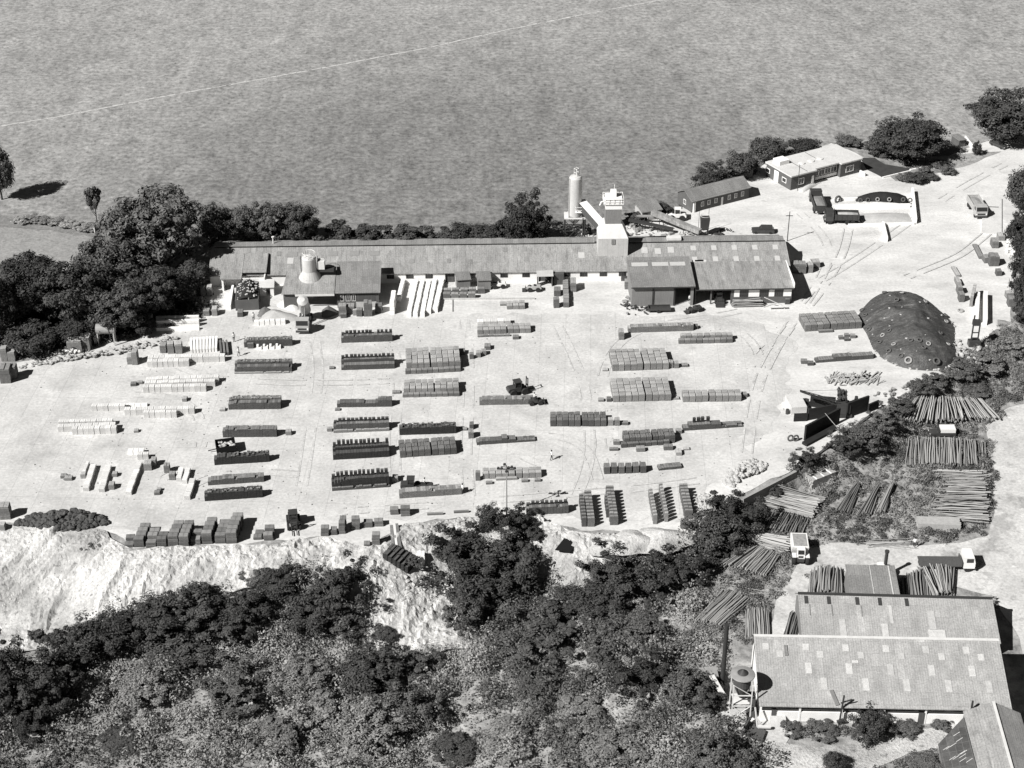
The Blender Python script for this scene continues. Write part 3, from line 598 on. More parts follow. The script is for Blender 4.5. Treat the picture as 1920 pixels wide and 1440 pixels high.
MB().hexa([(-.3, RY, rg), (L + .3, RY, rg), (L + .3, D + .3, h), (-.3, D + .3, h), (-.3, RY, rg + .14), (L + .3, RY, rg + .14), (L + .3, D + .3, h + .14), (-.3, D + .3, h + .14)]).build('back_roof', M_roof_shed, e)
B(-.3, L + .3, RY - .15, RY + .35, rg + .145, rg + .2).build('ridge_cap', M_light, e)
pq = lambda y: h + .145 + (y + .5) * (rg - h) / (RY + .5)
for i, px in enumerate((1441, 1518, 1594, 1671, 1747, 1824)): patch(e, 'roof_light', M_sky3, (f.x(px - 6), f.x(px + 6), 7.9 - i * .02, 8.9), pq)
for px in (1467, 1544, 1621, 1698, 1775, 1850): patch(e, 'roof_light', M_sky3, (f.x(px - 6), f.x(px + 6), 6.8, 7.8), pq)
for px in (1519, 1596, 1674, 1752, 1828): patch(e, 'roof_light', M_sky3, (f.x(px - 6), f.x(px + 6), 4.4, 6.0), pq)
for px in (1545, 1624, 1701, 1779, 1855): patch(e, 'roof_light', M_sky3, (f.x(px - 6), f.x(px + 6), 2.0, 3.8), pq)
patch(e, 'roof_vent', M_roof_dark, (f.x(1476), f.x(1482), 7.0, 8.6), pq, .05, .1); patch(e, 'roof_sheet', M_sky3, (f.x(1603), f.x(1615), 6.1, 6.5), pq)
q = MB(); q.bar((f.x(1557), 1.9, pq(1.9) + .12), (f.x(1566), -.3, pq(-.3) + .12), .5, .12); q.build('roof_board', M_sheet, e)
for a, b, t in ((1445, 1454, 1.9), (1720, 1732, 1.9)): B(f.x(a), f.x(b), -.07, -.0, 0.02, t).build('door', M_wood, e)
q = MB(); a = f.x(1572); q.bar((a, -.6, 0), (a + .2, -.6, 5.2), .2); q.bar((a - .1, -.6, 3.9), (a + 1.4, -.3, 4.3), .14); q.bar((a - .3, -.65, .6), (a + .5, -.65, 1.0), .35)
one('pole', q, M_dark, 'crooked black pole leaning at the eave of the largest sawmill shed', 'pole', f.loc, f.rz)
q = MB(); a = f.x(1814); q.bar((a, -.5, 1.4), (a, -.5, 4.6), .22); q.bar((a - .3, -.5, 2.0), (a + .4, -.5, 3.2), .2)
one('pole', q, M_dark, 'short black post at the eave beside the ridge-end roof', 'post', f.loc, f.rz)
q = MB(); q.bar((-.4, -2.0, 0), (-.9, -1, 3.2), .16); q.bar((-.5, -2.2, 0.9), (1.2, -2.2, 0.9), .3); one('trough', q, M_light, 'pale trough on props at the corner of the largest sawmill shed', 'trough', f.loc, f.rz)
q = Fr((1446, 1370), (1476, 1370)); one('ramp', MB().hexa([(0, 0, 0), (2.2, -.3, 0), (2.2, 2.2, 0), (0, 2.2, 0), (.1, 0, .2), (2.1, -.2, .2), (2.1, 2.2, 1.1), (0, 2.2, 1.1)]), M_cem, 'pale concrete ramp to the dark doorway of the sawmill shed', 'ramp', q.loc, q.rz)
# gable-ended shed at the corner of the picture, ridge running away from the camera
P = G(1862, 1465); e = empty('corner_shed', 'ridge-roofed shed at the bottom corner with a lower dark lean-to', 'shed', tuple(P), R(-3))
h, rg, D0, D1, XL, XR, XW = 3.1, 4.9, -7, 9.6, -2.6, 4.9, 1.1
MB().box(XL + .1, XR - .2, D0 + .2, D1 - .2, 0, h - .02).build('wall', M_sheet, e)
MB().hexa([(XL, D0, h), (XW, D0, rg), (XW, D1, rg), (XL, D1, h), (XL, D0, h + .12), (XW, D0, rg + .12), (XW, D1, rg + .12), (XL, D1, h + .12)]).build('roof', M_roof, e)
MB().hexa([(XW, D0, rg), (XR, D0, h), (XR, D1, h), (XW, D1, rg), (XW, D0, rg + .12), (XR, D0, h + .12), (XR, D1, h + .12), (XW, D1, rg + .12)]).build('back_roof', M_roof_shed, e)  # slope facing away from the sun, coloured paler to lift its shading
MB().add([(XL + .1, D1 - .3, h), (XR - .1, D1 - .3, h), (XW, D1 - .3, rg)], [(0, 1, 2)]).build('gable', M_sheet, e)
B(XW - .15, XW + .2, D0, D1, rg + .1, rg + .2).build('ridge_cap', M_light, e)
MB().hexa([(XL - 3.9, D0, 1.7), (XL, D0, 2.8), (XL, D1 - .8, 2.8), (XL - 3.9, D1 - 5.0, 1.7), (XL - 3.9, D0, 1.8), (XL, D0, 2.9), (XL, D1 - .8, 2.9), (XL - 3.9, D1 - 5.0, 1.8)]).build('lean_to_roof', mat('mossy_roof', 0.09, var=.2, sc=.6, fine=.25, fs=4, brick=(0.9, 1.4, .05, 1.3, .8, 1.2, 0)), e)
B(XL - 3.7, XL + .08, D0 + .2, D1 - 5.4, 0, 1.68).build('lean_to_wall', M_sheet, e)
q = MB()
for i in range(26):
    x, y = XL - 3.9 + random.uniform(.3, 2.8), random.uniform(-6, 7); z = 1.83 + (x - XL + 3.9) * 1.1 / 3.9
    if y > 4.0 + (x - XL + 3.9) * .9: continue
    q.add([(x, y, z), (x + .9, y + .55, z + .26), (x + .88, y + .64, z + .26), (x - .02, y + .08, z)], [(0, 1, 2, 3)])
o = q.build('white_streak', M_sky3, e)

# chimney, dust drum on its tower, chute
P = G(1354, 1283); one('chimney_stack', MB().lathe([(.34, 0), (.3, 10.2), (.36, 10.25), (.36, 10.5)], n=14), mat('rusted_iron', .04, var=.2), 'tall thin black chimney beside the drum tower', 'chimney', tuple(P))
P = G(1386, 1340); e = empty('cyclone_tower', 'round capped drum on a braced tower at the end of the sawmill', 'tower', tuple(P))
q = MB()
for a in (-1.25, 1.25):
    for b in (-1.2, 1.2): q.bar((a, b, 0), (a, b, 6.2), .14)
for zz in (2.6, 4.4): 
    for b in (-1.2, 1.2): q.bar((-1.25, b, zz), (1.25, b, zz), .12)
for b in (-1.2, 1.2): q.bar((-1.25, b, .3), (1.25, b, 2.6), .09); q.bar((-1.25, b, 2.6), (1.25, b, .3), .09); q.bar((1.25, b, 4.4), (-1.25, b, 6.2), .09)
q.build('leg_frame', M_light, e)
MB().lathe([(.3, 3.2), (1.0, 4.9), (1.2, 5.5), (1.2, 7.0)], n=20).build('drum', mat('rusty_drum', .07, var=.2), e)
MB().lathe([(1.62, 7.0), (1.66, 7.1), (1.62, 7.2), (.9, 7.35)], n=24).build('drum_rim', M_steel, e); MB().lathe([(.75, 7.36), (.2, 7.8), (.02, 7.95)], n=16).build('cap', M_dark, e)
B(-1.1, 1.1, -1.0, 1.0, 2.7, 2.8).build('platform', M_light, e); B(.9, 1.9, -.6, .6, .05, 3.6).build('side_box', M_wood, e)
q = MB(); q.box(-1.2, 1.1, -1.6, .7, .02, .5); q.box(-.3, .7, -1.9, -.6, .5, 1.1); q.build('hopper', M_cem, e)
a, b = G(1368, 1330), G(1330, 1290); q = MB(); q.bar(a + np.array((-.2, 0, .9)), b + np.array((.2, 0, 2.2)), .7, .25); o = one('chute', q, M_light, 'straight pale conveyor chute sloping up beside the chimney', 'chute')
P = G(1328, 1279); e = empty('plank_hut', 'tiny dark plank hut in the scrub by the chimney', 'hut', tuple(P), R(5)); B(-1.1, 1.0, -.7, .8, 0, 1.5).build('wall', M_wood, e); slope(-1.3, 1.2, -.9, 1.5, 1.0, 1.8).build('roof', M_steel, e)
q = Fr((1388, 1376), (1430, 1390)); one('concrete_pit', MB().poly([(0, 0), (3.2, -.4), (3.0, 1.6), (.2, 2.4)], 0, .5).box(.3, .6, .2, 2.0, .5, 1.4), M_wood, 'dark timber sided pit below the drum tower', 'pit', q.loc, q.rz)

# retaining walls at the yard edge
M_cwall = mat('old_concrete', .3, var=.16, sc=.5, fine=.14, fs=4)
def wall_line(pa, pb, h, th, label, m=M_cwall, name='wall', cat='wall', base=0.0):
    a, b = W(*pa), W(*pb); q = MB(); d = b - a; L = math.hypot(d[0], d[1])
    q.box(0, L, -th / 2, th / 2, base, h)
    return one(name, q, m, label, cat, tuple(a), math.atan2(d[1], d[0]))
wall_line((1392, 938), (1492, 886), .35, .5, 'grey retaining wall dropping to the timber yard below the boulders', M_cwall, 'retaining_wall', 'wall', -3.2)
wall_line((1492, 884), (1640, 774), .25, .4, 'low dark retaining wall along the bushes under the timber bays', M_wood, 'retaining_wall', 'wall', -2.2)
wall_line((830, 562), (1003, 561), .3, .3, 'long low white kerb wall in front of the packs by the long shed', M_cem, 'kerb_wall')
wall_line((848, 563), (848, 585), .2, .18, 'short thin kerb running towards the camera from the white kerb wall', M_cem, 'kerb_wall')

# ------------------------------------------------------------------ block stacks, packs and other goods in the yard
BRK = [(0.45, 0.24, 0.03, 0.6, 0.85, 1.12, 0.5, (R(90), 0, 0))]
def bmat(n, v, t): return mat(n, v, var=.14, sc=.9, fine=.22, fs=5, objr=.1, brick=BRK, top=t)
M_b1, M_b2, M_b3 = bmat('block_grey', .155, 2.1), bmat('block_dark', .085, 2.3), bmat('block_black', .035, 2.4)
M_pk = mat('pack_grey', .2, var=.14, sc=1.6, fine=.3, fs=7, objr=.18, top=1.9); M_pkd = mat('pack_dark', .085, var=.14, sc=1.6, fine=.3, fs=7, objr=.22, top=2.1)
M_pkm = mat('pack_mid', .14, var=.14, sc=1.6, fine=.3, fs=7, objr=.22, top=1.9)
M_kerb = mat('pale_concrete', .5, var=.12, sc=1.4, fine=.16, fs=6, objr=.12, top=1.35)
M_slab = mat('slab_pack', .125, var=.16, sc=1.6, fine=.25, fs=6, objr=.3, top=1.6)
M_wht = mat('fresh_white_concrete', .80, var=.07, sc=1.5, fine=.08, fs=6, objr=.06)

def pack_mesh(name, m, nl, nc, jit):                            # a unit pack of block layers, one closed box per layer
    q = MB()
    for i in range(nl):
        j = lambda: random.uniform(-jit, jit)
        a, b, c, d = -.5 + abs(j()), .5 - abs(j()), -.5 + abs(j()), .5 - abs(j())
        q.box(a, b, c, d, i / nl + .004, (i + 1) / nl - (.012 if i < nl - 1 else random.uniform(0, .05)))
    for i in range(nc):                                         # loose tops of the last course
        a = -.46 + i * .92 / nc; q.box(a + .012, a + .92 / nc - .012, -.45, .45, .96, 1.0 + random.uniform(.0, .07 if nl != 2 else .02))
    return q.mesh(name, m)
PACKS = {}
def pack(kind, m):
    if (kind, m.name) not in PACKS:
        PACKS[kind, m.name] = [pack_mesh(kind, m, *dict(block_pack=(5, 5, .03), kerb_pack=(2, 3, .02), slab_pack=(3, 2, .03), block_crate=(3, 2, .04))[kind]) for _ in range(3)]
    return random.choice(PACKS[kind, m.name])
def put_pack(kind, m, loc, rz, d, label, group=None, cat=None):
    o = bpy.data.objects.new(kind, pack(kind, m)); link(o); o.location = loc; o.rotation_euler = (0, 0, rz); o.scale = d
    return tag(o, label, cat or kind.replace('_', ' '), group)
def grid(a, b, nx, ny, h, dep, kind, m, label, split=None, y0=0.0, hj=.04, base=0.0, skip=0.0, cell=.95):
    f = Fr(a, b); w = f.L / nx; d = dep / ny
    for i in range(nx):
        for j in range(ny):
            if random.random() < skip: continue
            x = (i + .5) * w + (0.18 if split and i >= split else 0) + random.uniform(-.03, .03)
            hh = h * (1 + random.uniform(-hj, hj))
            put_pack(kind, m, f.pt(x, y0 + (j + .5) * d + random.uniform(-.04, .04), base), f.rz + random.uniform(-.015, .015), (w * cell, d * cell, hh), label, group=label[:60])
    return f
def single(px, py, w, h, d, kind, m, label, group=None, rz=None):       # px, py: front bottom middle; sizes in photo pixels across / up / away
    P = G(px, py); ww, hh, dd = w / spx(P), max(.25, hm(h, P)), dm(d, P)
    return put_pack(kind, m, (P[0], P[1] + dd / 2, P[2]), R(2) + random.uniform(-.06, .06) if rz is None else rz, (ww, dd, hh), label, group)

block_me = [B(-.22, .22, -.22, .22, 0, .44).mesh('concrete_block', m) for m in (M_b1, M_b2, M_b3)]
ROWS = [   # BL, BR, front height px, back extra px, top: comb / lumpy / flat / step, tone, label
    ((640, 643.5), (736, 640.4), 13, 0, 'comb', 1, 'toothed grey block row, topmost in the third column from the trees'),
    ((640, 694.6), (740, 691.5), 9.5, 5.5, 'comb', 1, 'two-step toothed block row just below the topmost toothed row'),
    ((632, 764.4), (735, 763), 9, 0, 'rise', 1, 'low plain block row that steps up at its right end'),
    ((625.6, 810), (730, 806), 14, 0, 'comb', 1, 'toothed block row with a thin pale ledge along its foot'),
    ((624.6, 863), (730.4, 857), 12, 5, 'combtall', 2, 'black toothed block row with tall teeth and a broken ledge'),
    ((622.5, 918.5), (730.4, 911), 18, 0, 'combtall', 2, 'tallest black toothed block row, beside the front loader'),
    ((458, 652), (548.5, 648.8), 13, 0, 'crumbs', 1, 'grey block row with white rubble blocks set along its front'),
    ((440, 699.4), (547.5, 697.7), 11, 4, 'crumbs', 1, 'grey block row with a pale pebbly top and ragged left end'),
    ((428.8, 768.5), (526.7, 767.5), 13, 2, 'crumbs', 1, 'grey block row with a crumbly edge and a flat pallet off its left end'),
    ((418, 820.6), (519.4, 819.6), 15, 0, 'flat', 1, 'smooth grey block row with one small pale pack off its right end'),
    ((402.3, 872.7), (505.8, 866.5), 14, 0, 'lumpy', 2, 'black block row right below the tipped skip trailer'),
    ((390.2, 910.8), (495.4, 904), 10, 0, 'dent', 1, 'low grey block row with a dented top, second from the bottom of its column'),
    ((384, 940.4), (493, 933), 14, 0, 'lumpy', 2, 'dark block row with white crumbs on top, lowest of its column'),
    ((749, 816.5), (855.4, 813), 14, 0, 'lumpy', 2, 'dark block row with a sloping board sticking up from its top'),
    ((749, 935.4), (865.8, 927.5), 12, 0, 'flat', 0, 'grey block row with a man standing at its right end'),
    ((899, 760.2), (1000, 758.7), 11, 0, 'flat', 0, 'smooth grey block row with the small dumper at its right end'),
    ((894, 835), (1004, 828), 6, 0, 'stairs', 1, 'very low stepped block row tailing off to the right'),
    ((1178, 624.8), (1300, 620.6), 11, 0, 'flat', 0, 'long smooth grey block row nearest the workshop annex'),
    ((1281, 808.5), (1392.5, 801), 7, 0, 'taper', 1, 'dark block row that tapers away to the right with a few teeth'),
    ((1530, 681), (1637.5, 673), 6, 0, 'stairs2', 1, 'low stepped block row pointing at the foot of the sheeted mound'),
    ((987, 966), (1066, 963), 14, 0, 'comb', 1, 'short toothed block row at the yard edge by the lamp mast'),
    ((1235, 883), (1278, 879), 5, 0, 'flat', 1, 'short low block row beside the six dark crates'),
]
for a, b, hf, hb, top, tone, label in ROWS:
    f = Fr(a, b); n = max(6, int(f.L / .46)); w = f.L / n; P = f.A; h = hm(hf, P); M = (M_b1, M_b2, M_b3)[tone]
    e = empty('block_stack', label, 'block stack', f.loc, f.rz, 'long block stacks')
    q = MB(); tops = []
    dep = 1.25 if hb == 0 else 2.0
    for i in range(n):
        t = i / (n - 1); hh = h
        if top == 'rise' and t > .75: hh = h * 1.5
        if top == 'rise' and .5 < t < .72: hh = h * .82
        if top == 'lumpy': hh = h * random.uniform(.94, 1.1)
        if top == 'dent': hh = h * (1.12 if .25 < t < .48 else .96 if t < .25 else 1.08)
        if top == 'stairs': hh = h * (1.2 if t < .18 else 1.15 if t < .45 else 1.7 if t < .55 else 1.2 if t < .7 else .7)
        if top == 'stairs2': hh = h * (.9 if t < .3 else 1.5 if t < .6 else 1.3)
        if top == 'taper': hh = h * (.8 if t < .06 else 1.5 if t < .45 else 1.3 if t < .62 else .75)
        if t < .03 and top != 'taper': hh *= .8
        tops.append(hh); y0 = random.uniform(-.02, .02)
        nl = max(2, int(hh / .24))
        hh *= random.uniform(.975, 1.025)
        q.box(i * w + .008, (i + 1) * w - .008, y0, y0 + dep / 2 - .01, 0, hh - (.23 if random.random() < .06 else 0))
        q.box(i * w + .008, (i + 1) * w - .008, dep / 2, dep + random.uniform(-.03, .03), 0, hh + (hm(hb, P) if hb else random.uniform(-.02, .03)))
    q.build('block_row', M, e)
    led = {2: 0, 3: .35, 5: .32, 7: .22}.get(ROWS.index((a, b, hf, hb, top, tone, label)))
    if led:
        q = MB()
        for i in range(n):
            q.box(i * w + .004, (i + 1) * w - .004, -.42, -.03, 0, led * h * (random.uniform(.9, 1.1) if random.random() > .12 else .5))
        q.build('front_course', M_pkm if tone < 2 else M_b2, e)
    if top.startswith('comb') or top == 'taper':
        k = 13 if f.L > 8 else 9
        sc = hm(5.0 if top == 'comb' else 8.5, P) / .44
        for i in range(k):
            t = (i + .5 + random.uniform(-.12, .12)) / k
            if random.random() < .05: continue
            if top == 'taper' and not .18 < t < .5: continue
            o = bpy.data.objects.new('concrete_block', block_me[min(2, tone + 1)]); link(o); hb_ = hm(hb, P) if hb else 0
            o.location = f.pt(t * f.L, dep - .3, tops[int(t * n)] + hb_ + .01); o.rotation_euler = (0, 0, f.rz + random.uniform(-.05, .05)); o.scale = (random.uniform(1.0, 1.3), 1.0, sc * random.uniform(.85, 1.1))
            tag(o, 'block set on end along the ' + ' '.join(label.replace(',', '').split()[:10]), 'concrete block', 'teeth of ' + label[:45])
    if top in ('crumbs', 'lumpy'):
        q = MB()
        for i in range(26): q.rbox((random.uniform(.2, f.L - .2), random.uniform(.1, dep - .1) if hb == 0 else random.uniform(dep / 2, dep), max(tops) * .98 + (hm(hb, P) if hb else 0) + .08), (random.uniform(.2, .4), .22, .18), random.uniform(-.3, .3))
        s = q.build('top_crumbs', M_pk if top == 'crumbs' else M_pkm, e); s['kind'] = 'stuff'
    if top == 'flat' and f.L > 8:                               # a short gap block half way along
        B(f.L * .47, f.L * .5, .1, .5, h, h + .18).build('loose_block', M, e)

# broad stacks made of many packs
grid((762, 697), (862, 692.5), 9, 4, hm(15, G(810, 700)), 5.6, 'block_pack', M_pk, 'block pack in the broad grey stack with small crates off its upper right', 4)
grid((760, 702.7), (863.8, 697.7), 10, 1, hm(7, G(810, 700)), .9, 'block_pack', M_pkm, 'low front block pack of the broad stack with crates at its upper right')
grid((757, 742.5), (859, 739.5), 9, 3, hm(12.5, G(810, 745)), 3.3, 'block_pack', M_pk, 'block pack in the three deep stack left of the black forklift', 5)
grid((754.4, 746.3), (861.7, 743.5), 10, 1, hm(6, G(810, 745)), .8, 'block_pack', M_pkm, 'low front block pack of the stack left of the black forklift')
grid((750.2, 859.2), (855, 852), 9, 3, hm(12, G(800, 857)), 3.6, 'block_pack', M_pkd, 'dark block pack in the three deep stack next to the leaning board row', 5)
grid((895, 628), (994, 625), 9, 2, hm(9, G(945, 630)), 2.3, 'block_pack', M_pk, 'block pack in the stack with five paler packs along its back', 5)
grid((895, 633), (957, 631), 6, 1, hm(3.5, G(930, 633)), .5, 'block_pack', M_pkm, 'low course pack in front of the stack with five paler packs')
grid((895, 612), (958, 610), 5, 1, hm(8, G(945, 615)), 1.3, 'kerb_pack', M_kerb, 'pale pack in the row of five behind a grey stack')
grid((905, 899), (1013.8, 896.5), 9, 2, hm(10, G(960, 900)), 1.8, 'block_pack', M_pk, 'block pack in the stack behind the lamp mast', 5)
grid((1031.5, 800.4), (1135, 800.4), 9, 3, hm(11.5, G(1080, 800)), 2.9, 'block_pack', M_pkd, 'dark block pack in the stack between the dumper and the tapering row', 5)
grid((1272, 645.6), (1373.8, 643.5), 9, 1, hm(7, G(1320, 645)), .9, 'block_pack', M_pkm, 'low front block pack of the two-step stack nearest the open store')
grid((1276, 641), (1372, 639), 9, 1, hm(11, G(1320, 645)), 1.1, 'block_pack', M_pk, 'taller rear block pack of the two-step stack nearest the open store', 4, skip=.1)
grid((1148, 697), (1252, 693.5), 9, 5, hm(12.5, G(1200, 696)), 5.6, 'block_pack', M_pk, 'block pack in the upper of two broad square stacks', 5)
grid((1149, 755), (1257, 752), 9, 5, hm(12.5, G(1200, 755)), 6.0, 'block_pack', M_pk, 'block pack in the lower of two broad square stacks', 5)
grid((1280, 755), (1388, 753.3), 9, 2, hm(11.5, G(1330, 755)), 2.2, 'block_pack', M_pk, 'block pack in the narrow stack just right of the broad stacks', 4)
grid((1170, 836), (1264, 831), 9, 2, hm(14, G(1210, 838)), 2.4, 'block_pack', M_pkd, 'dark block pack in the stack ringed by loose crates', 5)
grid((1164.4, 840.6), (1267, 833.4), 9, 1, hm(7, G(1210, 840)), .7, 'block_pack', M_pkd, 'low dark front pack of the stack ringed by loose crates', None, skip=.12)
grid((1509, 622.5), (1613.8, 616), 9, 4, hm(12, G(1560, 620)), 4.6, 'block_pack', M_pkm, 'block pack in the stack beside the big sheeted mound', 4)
grid((1131.7, 890.4), (1213, 888), 6, 1, hm(12, G(1170, 890)), 1.7, 'block_crate', M_pkd, 'dark crate in the row of six at the front of the yard', None, cell=.84)

